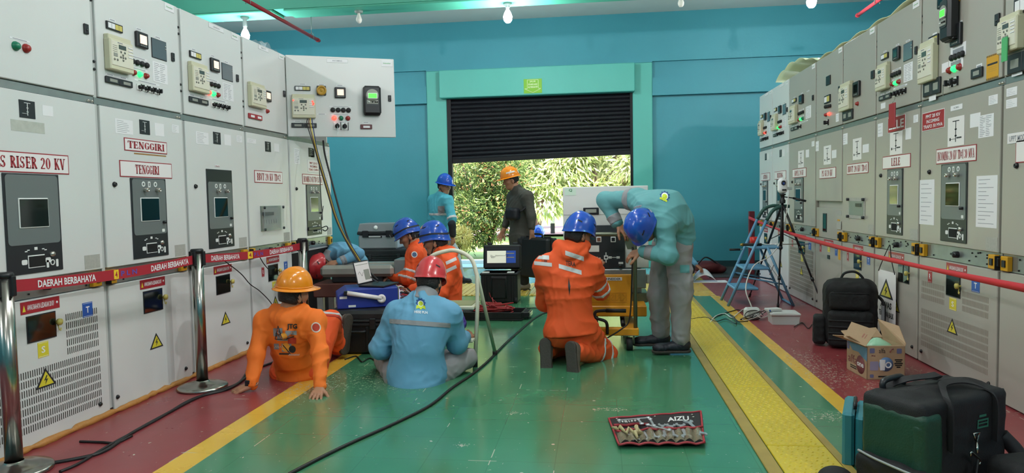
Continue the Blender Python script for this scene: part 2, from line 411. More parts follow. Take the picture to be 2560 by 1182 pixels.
# ceiling beams (x direction), underside in two raised fields
W3 = mat('beam_paint_green', '#55b398', .45, noise=.06, nscale=2)
BZ = 3.9
def beam(y0, y1, nm):
    mb = MB(); mb.box(-7, 5.8, y0, y1, BZ+.03, CZ, W3)
    xs = atZ(686, 25, BZ).x
    mb.box(-7, xs-.07, y0+.0, y1, BZ, BZ+.03, W3, .01); mb.box(xs+.09, 5.8, y0, y1, BZ, BZ+.03, W3, .01)
    struct(mb.build(nm))
beam(9.48, 9.88, 'ceiling_beam'); beam(3.6, 4.05, 'ceiling_beam')
# ---- roller shutter, half open
BLK = mat('shutter_slat_black', '#23242a', .38, metal=.3, noise=.25, nscale=5); BLK2 = mat('shutter_rail_black', '#101114', .4, metal=.4)
Y_S = YB+.06
zb0, zb1 = atY(1126, 402, Y_S).z, atY(1576, 379, Y_S).z
xs0, xs1 = dl+.05, dr-.04
sh = thing('roller_shutter', 'black corrugated roller shutter half lowered in the green doorway', 'shutter', (0, Y_S, 0))
mb = MB(); ns = 15
for i in range(ns):
    # slats droop a little towards one end
    za0 = zb0+(dt+.05-zb0)*(i)/ns; za1 = zb0+(dt+.05-zb0)*(i+1)/ns; zc0 = zb1+(dt+.05-zb1)*i/ns; zc1 = zb1+(dt+.05-zb1)*(i+1)/ns
    prof = [(0, .0), (-.010, .12), (-.028, .3), (-.032, .5), (-.026, .72), (-.008, .86), (0, .9), (.004, 1.)]
    V = []
    for (yy, t) in prof: V += [(xs0, yy, za0+(za1-za0)*t), (xs1, yy, zc0+(zc1-zc0)*t)]
    mb.add(V, [(2*k, 2*k+1, 2*k+3, 2*k+2) for k in range(len(prof)-1)], BLK)
cu = mb.build('shutter_curtain', sh); solidify(cu, .004, 1)
mb = MB()
V = [(xs0, -.03, zb0-.05), (xs1, -.03, zb1-.05), (xs1, .02, zb1-.05), (xs0, .02, zb0-.05), (xs0, -.03, zb0+.03), (xs1, -.03, zb1+.03), (xs1, .02, zb1+.03), (xs0, .02, zb0+.03)]
mb.add(V, [(3, 2, 1, 0), (4, 5, 6, 7), (0, 1, 5, 4), (1, 2, 6, 5), (2, 3, 7, 6), (3, 0, 4, 7)], BLK2); mb.build('bottom_rail', sh)
mb = MB(); mb.box(dl, dl+.075, -.05, .06, 0, dt, BLK2); mb.build('guide_rail', sh)
mb = MB(); mb.box(dr-.045, dr, -.05, .06, 0, dt, BLK2); mb.build('guide_rail', sh)
# evacuation sign
SG = mat('sign_green', '#79b52c', .35, emit=.0); SW = mat('sign_pale', '#e6f2c8', .4)
p0, p1 = atY(1309, 198, YB-.165), atY(1355, 232, YB-.165)
ex = thing('evacuation_sign', 'green alternative evacuation route sign with a down arrow above the shutter', 'sign', ((p0.x+p1.x)/2, YB-.163, (p0.z+p1.z)/2))
hw, hh = (p1.x-p0.x)/2, (p0.z-p1.z)/2
mb = MB(); mb.box(-hw, hw, -.004, 0, -hh, hh, SG, .001); mb.build('sign_plate', ex)
mb = MB(); ar = [(-.6, .88), (.6, .88), (.6, -.35), (.9, -.35), (0, -.93), (-.9, -.35), (-.6, -.35)]
for i in range(7):
    a, b_ = ar[i], ar[(i+1) % 7]; mb.tube([(a[0]*hw, -.005, a[1]*hh), (b_[0]*hw, -.005, b_[1]*hh)], .004, SW, 4)
for t, z0, w_ in (('JALUR', .5, .33), ('EVAKUASI', .12, .48), ('ALTERNATIF', -.26, .52)): mb.text(t, -w_*hw, w_*hw, z0*hh, (z0+.24)*hh, -.006, SW, .02)
mb.build('arrow_lettering', ex)
# ---- bulbs
BUL = mat('lit_bulb', '#ffffff', .3, emit=38., ecol='#f2f7ff'); BUN = mat('unlit_bulb_glass', '#e8e6dd', .25); HOL = mat('lamp_holder_grey', '#8c9a95', .5)
def bulb(x, y, z, lit, drop, label, power=0., big=1.0):
    t = thing('light_bulb', label, 'light bulb', (x, y, z), 0, 'bulbs hanging under the ceiling beam')
    mb = MB(); mb.lathe([(0, 0), (.06, 0), (.055, -.025), (.03, -.035), (.03, -drop+.02), (0, -drop+.02)], (0, 0, 0), HOL, 20); mb.build('lamp_holder', t)
    s = .045*big; h = .075*big
    mb = MB(); mb.lathe([(.016, -drop+.03), (.018, -drop), (s*.75, -drop-h*.5), (s, -drop-h*.95), (s*.86, -drop-h*1.4), (s*.5, -drop-h*1.68), (0, -drop-h*1.75)], (0, 0, 0), BUL if lit else BUN, 20)
    b = mb.build('bulb_glass', t)
    if power:
        l = bpy.data.lights.new('bulb_light', 'POINT'); l.energy = power; l.shadow_soft_size = .06; l.color = (1, .975, .978)
        lo = bpy.data.objects.new('bulb_light', l); COL.objects.link(lo); lo.location = (x, y, z-drop-h*2.6); 
        lo.visible_glossy = False
YBE = 9.68
for x, y, lit, d, pw, lb, bg in ((593, 33, 1, .16, 75, 'lit bulb hanging above the white cabinets, near the red pipe', 1.35), (886, 19, 0, .05, 0, 'small unlit bulb under the beam between two lit ones', .95),
                         (1268, 6, 1, .085, 70, 'lit bulb hanging over the middle of the hall above the shutter', 1.4), (1701, -12, 0, .05, 0, 'small unlit bulb at the top edge beyond the middle lit one', .95), (2018, -22, 1, .085, 70, 'lit bulb hanging above the beige cabinets', 1.4)):
    p = atZ(x, y, BZ); bulb(p.x, YBE, BZ, lit, d, lb, pw, bg)
# ================================================================ SWITCHGEAR ROWS
CW = mat('white_powder_coat', '#d2d5d3', .32, noise=.04, nscale=2, bump=.05, bscale=220)
CB = mat('beige_powder_coat', '#a6a399', .34, noise=.05, nscale=2, bump=.05, bscale=220)
CWE = mat('white_door_edge', '#b9bdba', .4); CBE = mat('beige_door_edge', '#8d8a7f', .4)
GALV = mat('galvanised_steel', '#9da3a1', .38, metal=.75, noise=.2, nscale=14); DARKIN = mat('dark_interior', '#0b0c0d', .8)
PANB = mat('panel_black', '#22262a', .42); PANG = mat('panel_grey', '#6a7171', .42); PANL = mat('panel_white_mark', '#dfe3e0', .5)
GLASS = mat('dark_window_glass', '#0e1714', .06, spec=.8); GLS2 = mat('grey_flap_glass', '#5d676c', .12, spec=.7)
KNOB = mat('silver_knob', '#c9c6bd', .25, metal=.85); BLKP = mat('black_plastic', '#15161a', .38); BLKR = mat('black_rubber', '#17181a', .65)
CREAM = mat('relay_cream', '#c9c7ab', .45); CREAM2 = mat('relay_face_cream', '#d6d4c2', .45); RKEY = mat('relay_key_grey', '#8e9188', .5); LCD = mat('lcd_grey', '#4d5752', .2)
REDP = mat('red_plate', '#a02832', .35); REDT = mat('plate_red_letters', '#9a2f38', .5); WHP = mat('white_plate', '#e6e3e2', .35); PAPER = mat('paper_white', '#e3e4e6', .6); INK = mat('print_grey', '#8a8e94', .7); INKD = mat('print_dark', '#26282c', .6)
YST = mat('yellow_sticker', '#d6c93a', .4); BST = mat('blue_sticker', '#2356a8', .4); YTG = mat('yellow_interlock', '#cf9a1e', .45); YKN = mat('yellow_knob', '#c9bb62', .4)
LG = mat('lamp_green_off', '#1f7a5c', .25); LR = mat('lamp_red_off', '#9a2c2a', .25)
LGO = mat('lamp_green_lit', '#4dff90', .3, emit=1.5, ecol='#1cff62'); LRO = mat('lamp_red_lit', '#ff6a5a', .3, emit=2.5, ecol='#ff3a2e')
SCR = mat('meter_screen_lit', '#e8d4bf', .3, emit=.55, ecol='#ffdcc0'); GSC = mat('meter_lcd_green', '#55f04a', .3, emit=1.1, ecol='#3af02e'); LEDR = mat('relay_led_red', '#ff5448', .4, emit=3., ecol='#ff2a20')
STEELTAG = mat('vent_patch_grey', '#a8a9a1', .6, noise=.2, nscale=60)
STAIN = mat('old_sticker_residue', '#b3b7ae', .7, noise=.2, nscale=30)
BUZ = mat('buzzer_ochre', '#b98e2e', .4)
GRT = mat('green_tag', '#4fae6c', .5)

def cpt(mb, x0, z0, x1, z1, t, m, b=.002, y=0): mb.box(x0, x1, y-t, y, z0, z1, m, b)
def norm(r):
    a, b, c, d = r; return min(a, c), min(b, d), max(a, c), max(b, d)
def caption(P, x0, z0, x1, z1, y=-.0012):
    mb = MB()
    mb.box(x0, x1, y, 0, z0, z1, PAPER); n = 3; h = (z1-z0)
    mb.box(x0+.15*(x1-x0), x1-.15*(x1-x0), y-.0004, 0, z0+h*.3, z0+h*.7, INK); mb.build('caption', P)
def relay(P, r, leds=False, name='protection_relay'):
    x0, z0, x1, z1 = norm(r); w, h = x1-x0, z1-z0; mb = MB(); d = .055
    cpt(mb, x0, z0, x1, z1-h*.12, d*.8, CREAM, .006); cpt(mb, x0+.02*w, z1-h*.14, x1-.02*w, z1, d*.6, CREAM, .004)
    cpt(mb, x0+.04*w, z0+.12*h, x1-.04*w, z1-h*.17, d*.8+.004, CREAM2, .004); y = -d*.8-.0045
    def k(a, b, c, e, m): mb.box(x0+a*w, x0+c*w, y-.0012, y+.001, z0+b*h, z0+e*h, m)
    k(.34, .62, .64, .74, LCD)
    for i in range(4): k(.09, .64-.055*i+.045, .27, .64-.055*i+.05, INKD); k(.74, .66-.09*i+.05, .93, .66-.09*i+.085, PAPER); k(.74, .66-.09*i+.05, .93, .66-.09*i+.054, INKD)
    k(.11, .38, .27, .48, RKEY); k(.3, .8-.02, .5, .8, INK)
    for a, b in ((.42, .55), (.58, .55), (.5, .47), (.4, .40), (.6, .40), (.5, .40), (.5, .32), (.14, .30), (.26, .30)):
        mb.lathe([(0, 0), (0, .0022), (.035*w, .0018), (.035*w, 0)], (x0+a*w, y, z0+b*h), RKEY, 10, 'y')
    if leds:
        for a, b in ((.07, .72), (.88, .7), (.9, .64), (.93, .6), (.9, .56)): mb.ball((x0+a*w, y-.001, z0+b*h), .0065, LEDR, 8, 6)
    mb.build(name, P)
def lamp(P, x, z, m, r=.0155):
    mb = MB(); mb.lathe([(r*1.25, 0), (r*1.25, .006), (r, .008), (r*.95, .018), (r*.6, .024), (0, .025)], (x, 0, z), m, 16, 'y'); mb.build('indicator_lamp', P)
def plug(P, x, z, r=.0165):
    mb = MB(); mb.lathe([(r*1.1, 0), (r*1.1, .012), (r*.8, .018), (0, .018)], (x, 0, z), BLKR, 14, 'y'); mb.build('blanking_plug', P)
def switch(P, x, z, s=.036, key=False):
    mb = MB(); cpt(mb, x-s*.55, z-s*.55, x+s*.55, z+s*.55, .006, WHP if key else PANL, .002); mb.box(x+s*.5, x+s*.58, -.012, 0, z-s*.6, z+s*.6, BLKP)
    mb.lathe([(s*.36, 0), (s*.34, .02), (0, .02)], (x, -.006, z), BLKP, 14, 'y')
    mb.box(x-s*.12, x+s*.12, -.045, -.02, z-s*.42, z+s*.38, BLKP, .004)
    if key: mb.box(x-.002, x+.002, -.05, -.046, z-.085, z-.01, KNOB)
    mb.build('selector_switch', P)
def meter(P, r, m=None, name='power_meter'):
    x0, z0, x1, z1 = norm(r); w, h = x1-x0, z1-z0; mb = MB(); cpt(mb, x0, z0, x1, z1, .022, BLKP, .005)
    mb.box(x0+.22*w, x1-.18*w, -.0235, -.02, z0+.24*h, z1-.2*h, m or GLASS)
    for i in range(4): mb.box(x0+(.25+.15*i)*w, x0+(.34+.15*i)*w, -.0235, -.02, z0+.1*h, z0+.16*h, RKEY)
    mb.build(name, P)
def strip(P, r, m2=None):
    x0, z0, x1, z1 = norm(r); w, h = x1-x0, z1-z0; mb = MB(); cpt(mb, x0, z0, x1, z1, .012, BLKP, .002)
    cs = [PAPER, PAPER, m2 or YKN, m2 or YKN]
    for i in range(4): mb.box(x0+(.06+.225*i)*w, x0+(.265+.225*i)*w, -.0128, -.01, z0+.16*h, z1-.16*h, cs[i])
    mb.build('alarm_window_strip', P)
def flap(P, r, name='flap_window'):
    x0, z0, x1, z1 = norm(r); mb = MB(); cpt(mb, x0, z0, x1, z1, .004, INKD, .001); mb.box(x0+.004, x1-.004, -.0052, -.003, z0+.004, z1-.004, GLS2)
    for dz in (.75, .6): mb.ball((x1-.014, -.005, z0+(z1-z0)*dz), .005, KNOB, 8, 6)
    mb.build(name, P)
def sheet(P, r, name='paper_sheet', lines=9, col=None, off=.0012, cols=1):
    x0, z0, x1, z1 = norm(r); w, h = x1-x0, z1-z0; mb = MB(); mb.box(x0, x1, -off, 0, z0, z1, PAPER)
    rr = random.Random(int(x0*1e4))
    for i in range(lines):
        for c in range(cols):
            zz = z1-(i+1)*h/(lines+1); a = x0+w*(.1+c*.8/cols); l = w*.8/cols*rr.uniform(.45, .95); hl = min(.0016, h*.012); mb.box(a, a+l, -off-.0003, 0, zz-hl, zz+hl, col or INK)
    mb.build(name, P)
def lock(P, r, m=None):
    x0, z0, x1, z1 = norm(r); mb = MB(); cpt(mb, x0, z0, x1, z1, .012, m or BLKP, .003); mb.lathe([(.008, 0), (.007, .003), (0, .003)], ((x0+x1)/2, -.012, z0+(z1-z0)*.4), PANB, 10, 'y'); mb.build('door_lock', P)
def outlets(P, r, m=None, n=2):
    x0, z0, x1, z1 = norm(r); w = (x1-x0)/n
    for i in range(n):
        mb = MB(); cpt(mb, x0+i*w+.002, z0, x0+(i+1)*w-.002, z1, .014, m or PANB, .003); mb.box(x0+i*w+.25*w, x0+(i+1)*w-.2*w, -.0148, -.01, z0+.25*(z1-z0), z1-.3*(z1-z0), RKEY if not m else PAPER); mb.build('test_block', P)
def nameplate(P, r, s, pad=.12, bold=True, name='name_plate'):
    x0, z0, x1, z1 = norm(r); w, h = x1-x0, z1-z0; mb = MB(); cpt(mb, x0, z0, x1, z1, .003, REDT, .0005); mb.box(x0+.006, x1-.006, -.0036, 0, z0+.006, z1-.006, WHP)
    mb.text(s, x0+pad*w, x1-pad*w, z0+.2*h, z1-.2*h, -.0042, REDT, serif=True); return mb.build(name, P)
def redplate(P, r, lines, name='warning_plate', m=None, mt=None):
    x0, z0, x1, z1 = norm(r); w, h = x1-x0, z1-z0; mb = MB(); cpt(mb, x0, z0, x1, z1, .003, PAPER, .0005); mb.box(x0+.004, x1-.004, -.0036, 0, z0+.004, z1-.004, m or REDP); n = len(lines)
    mx = max(len(t) for t in lines)
    for i, t in enumerate(lines):
        zz = z1-h*(.1+(i+.86)*.82/n); ww = .86*w*max(.5, len(t)/mx); mb.text(t, x0+w/2-ww/2, x0+w/2+ww/2, zz, zz+h*.56/n, -.0042, mt or PAPER, .02)
    return mb.build(name, P)
def hazard(P, r):
    x0, z0, x1, z1 = norm(r); w, h = x1-x0, z1-z0; mb = MB(); cpt(mb, x0, z0, x1, z1, .002, REDP, 0)
    mb.prism([(x0+.04*w, z0+.2*h), (x0+.12*w, z0+.2*h), (x0+.08*w, z0+.75*h)], -.0026, 0, YST)
    mb.text('AWAS BAHAYA LEDAKAN 20 KV', x0+.16*w, x0+.85*w, z0+.28*h, z0+.72*h, -.0026, PAPER, .02)
    mb.lathe([(0, .0008), (.028*w, .0006), (.028*w, 0)], (x0+.93*w, -.002, z0+.5*h), PAPER, 12, 'y'); mb.build('hazard_plate', P)
def letter(P, r, s, m, mt=None):
    x0, z0, x1, z1 = norm(r); w, h = x1-x0, z1-z0; mb = MB(); cpt(mb, x0, z0, x1, z1, .0015, m, 0)
    for a in ((x0+.06*w, x1-.06*w, z0+.05*h, z0+.07*h), (x0+.06*w, x1-.06*w, z1-.07*h, z1-.05*h)): mb.box(a[0], a[1], -.0019, 0, a[2], a[3], mt or PAPER)
    mb.text(s, x0+.32*w, x1-.32*w, z0+.28*h, z1-.28*h, -.002, mt or PAPER, .02); mb.build('phase_sticker', P)
def triangle(P, cx, z0, w, h):
    mb = MB(); mb.prism([(cx-w/2, z0), (cx+w/2, z0), (cx, z0+h)], -.002, 0, INKD)
    mb.prism([(cx-w*.37, z0+h*.085), (cx+w*.37, z0+h*.085), (cx, z0+h*.83)], -.0026, 0, YST)
    b = [(.03, .62), (-.1, .36), (.0, .38), (-.05, .14), (.1, .43), (0, .41), (.07, .6)]
    mb.prism([(cx+a*w, z0+c*h) for a, c in b], -.0032, 0, INKD); mb.build('voltage_triangle', P)
def sld(P, r, dark=True):
    x0, z0, x1, z1 = norm(r); w, h = x1-x0, z1-z0; mb = MB(); cpt(mb, x0, z0, x1, z1, .003, PANB if dark else WHP, .0005); m = PANL if dark else INKD
    for a in ((.3, .84, .7, .87), (.48, .14, .52, .86), (.44, .55, .56, .6), (.44, .33, .56, .38), (.15, .24, .5, .255)): mb.box(x0+a[0]*w, x0+a[2]*w, -.0036, 0, z0+a[1]*h, z0+a[3]*h, m)
    if not dark: mb.box(x0+.55*w, x0+.85*w, -.0036, 0, z0+.25*h, z0+.3*h, m); mb.box(x0+.12*w, x0+.2*w, -.0036, 0, z0+.2*h, z0+.3*h, m)
    mb.build('line_diagram_plate', P)
def rrect(x0, z0, x1, z1, r, n=4):
    o = []
    for cx, cz, a0 in ((x1-r, z0+r, -90), (x1-r, z1-r, 0), (x0+r, z1-r, 90), (x0+r, z0+r, 180)):
        for k in range(n+1):
            a = math.radians(a0+90*k/n); o.append((cx+r*cos(a), cz+r*sin(a)))
    return o
def oppanel(P, x0, x1, big=False, topblack=0., knobs=True):
    """operating panel: black plate with grey rounded field, window, rotary marks"""
    z0, z1, w = .905, 1.42, x1-x0
    mb = MB(); cpt(mb, x0, z0, x1, z1+topblack, .006, PANB, .002); mb.prism(rrect(x0+.012, 1.055, x1-.012, z1-.006, .02), -.0075, 0, PANG)
    cz = .965; cx = x0+w*.5
    mb.box(cx-.055, cx+.055, -.007, 0, cz-.032, cz+.034, PANL); mb.box(cx-.05, cx+.055, -.0078, 0, cz-.028, cz+.028, DARKIN)
    for sx in (-1, 1): mb.prism(rrect(cx+sx*.078-.018, cz-.012, cx+sx*.078+.018, cz+.014, .008), -.0075, 0, PANL)
    for k in range(7):
        a = math.radians(25+22*k)
        if k in (2, 3, 4): continue
        mb.box(cx+.07*cos(a)-.008, cx+.07*cos(a)+.008, -.007, 0, cz+.045+.02*sin(a), cz+.05+.02*sin(a), PANL)
    mb.box(cx-.01, cx+.01, -.007, 0, cz+.06, cz+.075, PANL)
    ex = x0+w*.79
    for sx in (-1, 1): mb.prism(rrect(ex+sx*.033-.008, .925, ex+sx*.033+.008, .965, .004), -.0075, 0, PANL)
    mb.lathe([(.016, 0), (.016, .003), (.011, .003), (.011, 0)], (ex, -.006, .95), PANL, 14, 'y')
    mb.build('operating_panel', P)
    mb = MB(); wx0, wx1 = (x0+w*.225, x0+w*.76)
    mb.box(wx0, wx1, -.012, -.006, 1.14, 1.295, PANL, .003); mb.box(wx0+.006, wx1-.006, -.0135, -.008, 1.146, 1.289, GLASS)
    mb.build('inspection_window', P)
    mb = MB(); mb.lathe([(.014, 0), (.013, .012), (0, .013)], (ex+.0, -.006, .995), KNOB, 12, 'y'); mb.build('hand_crank_socket', P)
    if not big:
        mb = MB()
        for k, a in enumerate((.34, .5, .68)):
            if k == 1: mb.prism(rrect(x0+a*w-.012, 1.362, x0+a*w+.012, 1.4, .003), -.0082, 0, PANL); mb.box(x0+a*w-.003, x0+a*w+.003, -.009, 0, 1.37, 1.392, PANB)
            else: mb.lathe([(.018, 0), (.018, .0008), (.009, .0008), (.009, 0)], (x0+a*w, -.0075, 1.381), PANL, 16, 'y')
        mb.build('position_marks', P)
        for a in (.36, .7):
            mb = MB(); mb.lathe([(.013, 0), (.0145, .018), (.012, .03), (.008, .032), (.008, .028), (0, .028)], (x0+a*w, -.0075, 1.345), KNOB, 14, 'y'); mb.build('push_button', P)
        mb = MB(); mb.lathe([(.01, 0), (.01, .02), (0, .022)], (x0+w*.87, -.0075, 1.13), BLKP, 10, 'y'); mb.build('key_lock', P)
        mb = MB(); mb.prism(rrect(x0+w*.82, 1.065, x0+w*.9, 1.085, .004), -.0085, 0, PANL); mb.build('zero_mark', P)
def slots(mb, rects, pitch=.0148, rowh=.036, gap=.011, m=None):
    for (x0, z0, x1, z1) in rects:
        z = z1
        while z-rowh >= z0-1e-4:
            n = int((x1-x0)/pitch)
            for i in range(n):
                x = x0+i*pitch; mb.quad([(x, -.0006, z-rowh), (x+.0062, -.0006, z-rowh), (x+.0062, -.0006, z), (x, -.0006, z)], m)
            z -= rowh+gap
SLD_W = mat('vent_slot_dark', '#3a3833', .8); SLD_B = mat('vent_slot_brown', '#7d7466', .8)
def cabinet(row, ya, yb, spec):
    """ya: edge shown first (photo side) ... local x runs along the row as seen from the aisle"""
    W = abs(yb-ya); white = spec.get('white', row == 'L'); C, E = (CW, CWE) if white else (CB, CBE)
    t = thing('switchgear_cabinet', spec['label'], 'switchgear cabinet', (XL if row == 'L' else XR, ya, 0), pi/2 if row == 'L' else -pi/2, 'white switchgear cabinets along one wall' if row == 'L' else 'switchgear cabinets along the beige row')
    s = 1 if row == 'L' else -1; X = XL if row == 'L' else XR
    def q(x, y):
        p = atX(x, y, X); return (s*(p.y-ya), p.z)
    def R(x0, y0, x1, y1): a, b = q(x0, y0); c, d = q(x1, y1); return norm((a, b, c, d))
    g = .004; x0, x1 = (.034, W-g) if row == 'L' else (g, W-.022); TH = .028
    mb = MB()
    if spec.get('open'):
        mb.box(0, W, TH+.004, 1.2, .02, 1.865, C); mb.box(0, W, 1.1, 1.2, 1.865, 2.64, C); mb.box(0, .02, TH, 1.1, 1.865, 2.64, C); mb.box(W-.02, W, TH, 1.1, 1.865, 2.64, C); mb.box(0, W, TH, 1.1, 2.62, 2.64, C)
        mb.box(.02, W-.02, 1.0, 1.1, 1.87, 2.62, STEELTAG)
    else: mb.box(0, W, TH+.004, 1.2, .02, 2.64, C)
    mb.box(.002 if row == 'L' else W-.018, .03 if row == 'L' else W-.002, .014, TH+.004, .02, 2.62 if not spec.get('open') else 1.84, E, .002)
    mb.build('carcass', t)
    mb = MB(); mb.box(.002, W-.002, .012, TH+.003, 1.845, 1.885, GALV)
    for xx in (W-.05, W-.02): mb.lathe([(.008, 0), (.008, .01), (0, .012)], (xx, .012, 1.858), KNOB, 8, 'y')
    mb.build('hinge_rail', t)
    mb = MB(); mb.box(.002, W-.002, .018, TH+.003, .775, .872, GALV)
    rr = random.Random(int(ya*100))
    for k in range(9): mb.lathe([(.005, 0), (.005, .006), (0, .006)], (rr.uniform(.12, W-.12), .018, rr.uniform(.79, .86)), DARKIN, 8, 'y')
    mb.build('mechanism_plate', t)
    for k, xx in enumerate((.06, W-.07)):
        mb = MB(); mb.box(xx-.035, xx+.035, -.012, .018, .778, .862, YTG, .003); mb.box(xx-.012, xx+.02, -.02, -.01, .8, .84, BLKP, .002)
        if k == 0: mb.box(xx-.06, xx-.03, -.03, .0, .8, .85, BLKP, .004); mb.box(xx-.05, xx-.045, -.035, 0, .78, .86, DARKIN)
        mb.build('interlock_catch', t)
    if spec.get('port', .5):
        xx = W*spec.get('port', .5); mb = MB(); mb.lathe([(.022, 0), (.02, .03), (.012, .034), (0, .034)], (xx, .018, .825), BLKP, 12, 'y'); mb.box(xx-.045, xx+.03, -.012, 0, .82, .834, BLKP, .003); mb.build('racking_port', t)
    # upper door
    if not spec.get('open'):
        mb = MB(); mb.box(x0, x1, 0, TH, 1.89, 2.63, C, .004); ud = mb.build('upper_door', t)
        for zz in (2.05, 2.45):
            mb = MB()
            for dz in (0, .045): mb.lathe([(.009, 0), (.008, .006), (0, .007)], (x1+.008 if row == 'R' else x0-.016, .012, zz+dz), PANB, 8, 'y')
            mb.build('hinge', ud)
        spec['upper'](ud, R, q, W)
    # middle door
    mb = MB(); mb.box(x0, x1, 0, TH, spec.get('midz', .875), 1.842, C, .004); md = mb.build('middle_door', t)
    if spec.get('keyhole', 1):
        mb = MB(); mb.lathe([(.016, 0), (.017, .004), (.012, .014), (.006, .014), (.006, .01), (0, .01)], (.125*W/.865, 0, 1.376), BLKP, 12, 'y'); mb.build('door_lock', md)
    mb = MB(); mb.box(W-.155, W-.03, -.0012, 0, .885, .965, STEELTAG); mb.build('grey_patch', md)
    spec['mid'](md, R, q, W)
    if spec.get('low'):
        mb = MB(); mb.box(x0, x1, 0, TH, .008, .77, C, .004)
        if spec.get('slots'): slots(mb, spec['slots'](W), m=SLD_W if white else SLD_B)
        ld = mb.build('lower_door', t)
        for xx in (.06, W-.09): mb = MB(); mb.lathe([(.013, 0), (.013, .006), (.008, .012), (0, .012)], (xx, 0, .085), BLKP, 10, 'y'); mb.build('door_screw', ld)
        spec['low'](ld, R, q, W)
    return t
def lowwin(P, x0, x1, z0=.545, z1=.69, knob=True, white=True):
    mb = MB(); mb.box(x0, x1, -.004, 0, z0, z1, PANB); mb.box(x0+.006, x1-.006, -.0055, 0, z0+.006, z1-.006, GLASS); mb.build('inspection_window', P)
    if knob:
        mb = MB(); zz = (z0+z1)/2+.01; mb.lathe([(.006, 0), (.006, .015), (.018, .018), (.018, .032), (0, .034)], (x1+.0, 0, zz), YKN if white else YKN, 14, 'y'); mb.tube([(x1+.004, -.012, zz-.015), (x1+.006, -.016, zz-.045), (x1+.016, -.016, zz-.05), (x1+.02, -.016, zz-.035)], .003, YKN, 6); mb.build('window_latch', P)
def std_low(haz=(.32, .58), win=(.345, .545), tri=.46, R_=None, S_=None, T_=None, knob=True):
    def f(P, R, q, W):
        k = W/.865
        if haz: hazard(P, (haz[0]*k, .705, haz[1]*k, .765))
        if win: lowwin(P, win[0]*k, win[1]*k, knob=knob)
        if tri: triangle(P, tri*k, .3, .14, .1)
        if R_: letter(P, (R_*k, .60, (R_+.05)*k, .685), 'R', REDP)
        if S_: letter(P, (S_*k, .456, (S_+.075)*k, .537), 'S', YST)
        if T_: letter(P, (T_*k, .613, (T_+.078)*k, .695), 'T', BST)
    return f
def label_top(P, a, b, z0=2.585, z1=2.622, s=None):
    mb = MB(); mb.box(a, b, -.0015, 0, z0, z1, CWE); mb.box(a+.003, b-.003, -.0019, 0, z0+.003, z1-.003, PAPER)
    if s: mb.text(s, a+.28*(b-a), b-.28*(b-a), z0+.012, z1-.012, -.0022, INK, .01)
    mb.build('label_strip', P)
def makers(P, a, b, z0=2.575, z1=2.625):
    mb = MB(); cpt(mb, a, z0, b, z1, .003, PAPER, .0005); mb.text('Schneider', a+.15*(b-a), b-.15*(b-a), z0+.4*(z1-z0), z0+.62*(z1-z0), -.0036, mat('maker_green', '#5fae6e', .5), .01); mb.build('maker_plate', P)
def feeder_upper(l1, l2, l3, disp=SCR, paper=True, k4=True, sw=4, tag=False, glass=True, title=None, ypaper=False):
    def f(P, R, q, W):
        k = W/.865
        relay(P, (.09*k, 2.063, .305*k, 2.275)); strip(P, (.118*k, 2.31, .26*k, 2.356)); meter(P, (.382*k, 2.258, .495*k, 2.357), disp)
        if glass: flap(P, (.55*k, 2.222, .712*k, 2.352))
        lock(P, (.765*k, 2.237, .795*k, 2.295))
        for a in (.345, .393, .44, .487): plug(P, a*k, 2.156)
        for a, m in zip((.352, .413, .476), (l1, l2, l3)): lamp(P, a*k, 2.086, m)
        outlets(P, (.085*k, 1.985, .33*k, 2.024))
        for i in range(sw): switch(P, (.40+.062*i)*k, 2.003)
        if paper: sheet(P, (.555*k, 2.066, .714*k, 2.2), 'door_paper', 10, cols=2)
        for a in ((.15, 2.366, .21, 2.378), (.40, 2.37, .46, 2.382), (.59, 2.36, .66, 2.372), (.335, 2.185, .5, 2.195), (.335, 2.113, .5, 2.123), (.1, 2.032, .17, 2.042), (.22, 2.032, .29, 2.042), (.36, 2.04, .62, 2.052)): caption(P, a[0]*k, a[1], a[2]*k, a[3])
        makers(P, W-.15, W-.045)
        if title is not None: label_top(P, W*.45, W*.70, s=title)
    return f
def feeder_mid(plate, panel=(.27, .632), dark_sld=True, extra=None, plate_r=(.18, .712), pad=.12, paper=True, topblack=0, sldpx=None):
    def f(P, R, q, W):
        k = W/.865
        r = R(*sldpx) if sldpx else (.39*k, 1.705, .493*k, 1.797); sld(P, r, dark_sld); mb = MB(); a = r[2]+.055*k; mb.box(a, a+.1*k, -.001, 0, r[3]-.09, r[3]-.005, PAPER); mb.build('blank_sticker', P)
        sheet(P, (.74*k, 1.745, .82*k, 1.80), 'small_sticker', 5)
        if paper: sheet(P, (.16*k, 1.69, .325*k, 1.78), 'typed_notice', 7)
        if plate: nameplate(P, (plate_r[0]*k, 1.424, plate_r[1]*k, 1.527), plate, pad)
        oppanel(P, panel[0]*k, panel[1]*k, topblack=topblack)
        if extra: extra(P, R, q, W)
    return f
# ---------------- white row
def up0(P, R, q, W):
    for (x, y, m) in ((38, 115, LG), (64, 121, LR)): a, b = q(x, y); lamp(P, a, b, m, .019)
    r = R(23, 90, 74, 108); caption(P, *r); lock(P, R(207, 58, 219, 87)); makers(P, W-.15, W-.045)
def mid0(P, R, q, W):
    sld(P, R(46, 248, 88, 298)); mb = MB(); mb.box(*R(105, 262, 133, 292)[0::2], -.001, 0, *R(105, 262, 133, 292)[1::2], PAPER); mb.build('blank_sticker', P)
    mb = MB(); r = R(26, 297, 112, 335); mb.box(r[0], r[2], -.0008, 0, r[1], r[3], STAIN); mb.build('sticker_residue', P)
    a = q(172, 436); b = q(-3, 376); nameplate(P, (a[0]-.56, 1.424, a[0], 1.53), 'BUS RISER 20 KV', .05)
    x0 = q(2.5, 431)[0]; x1 = q(143.6, 435)[0]; oppanel(P, x0, x1, big=True)
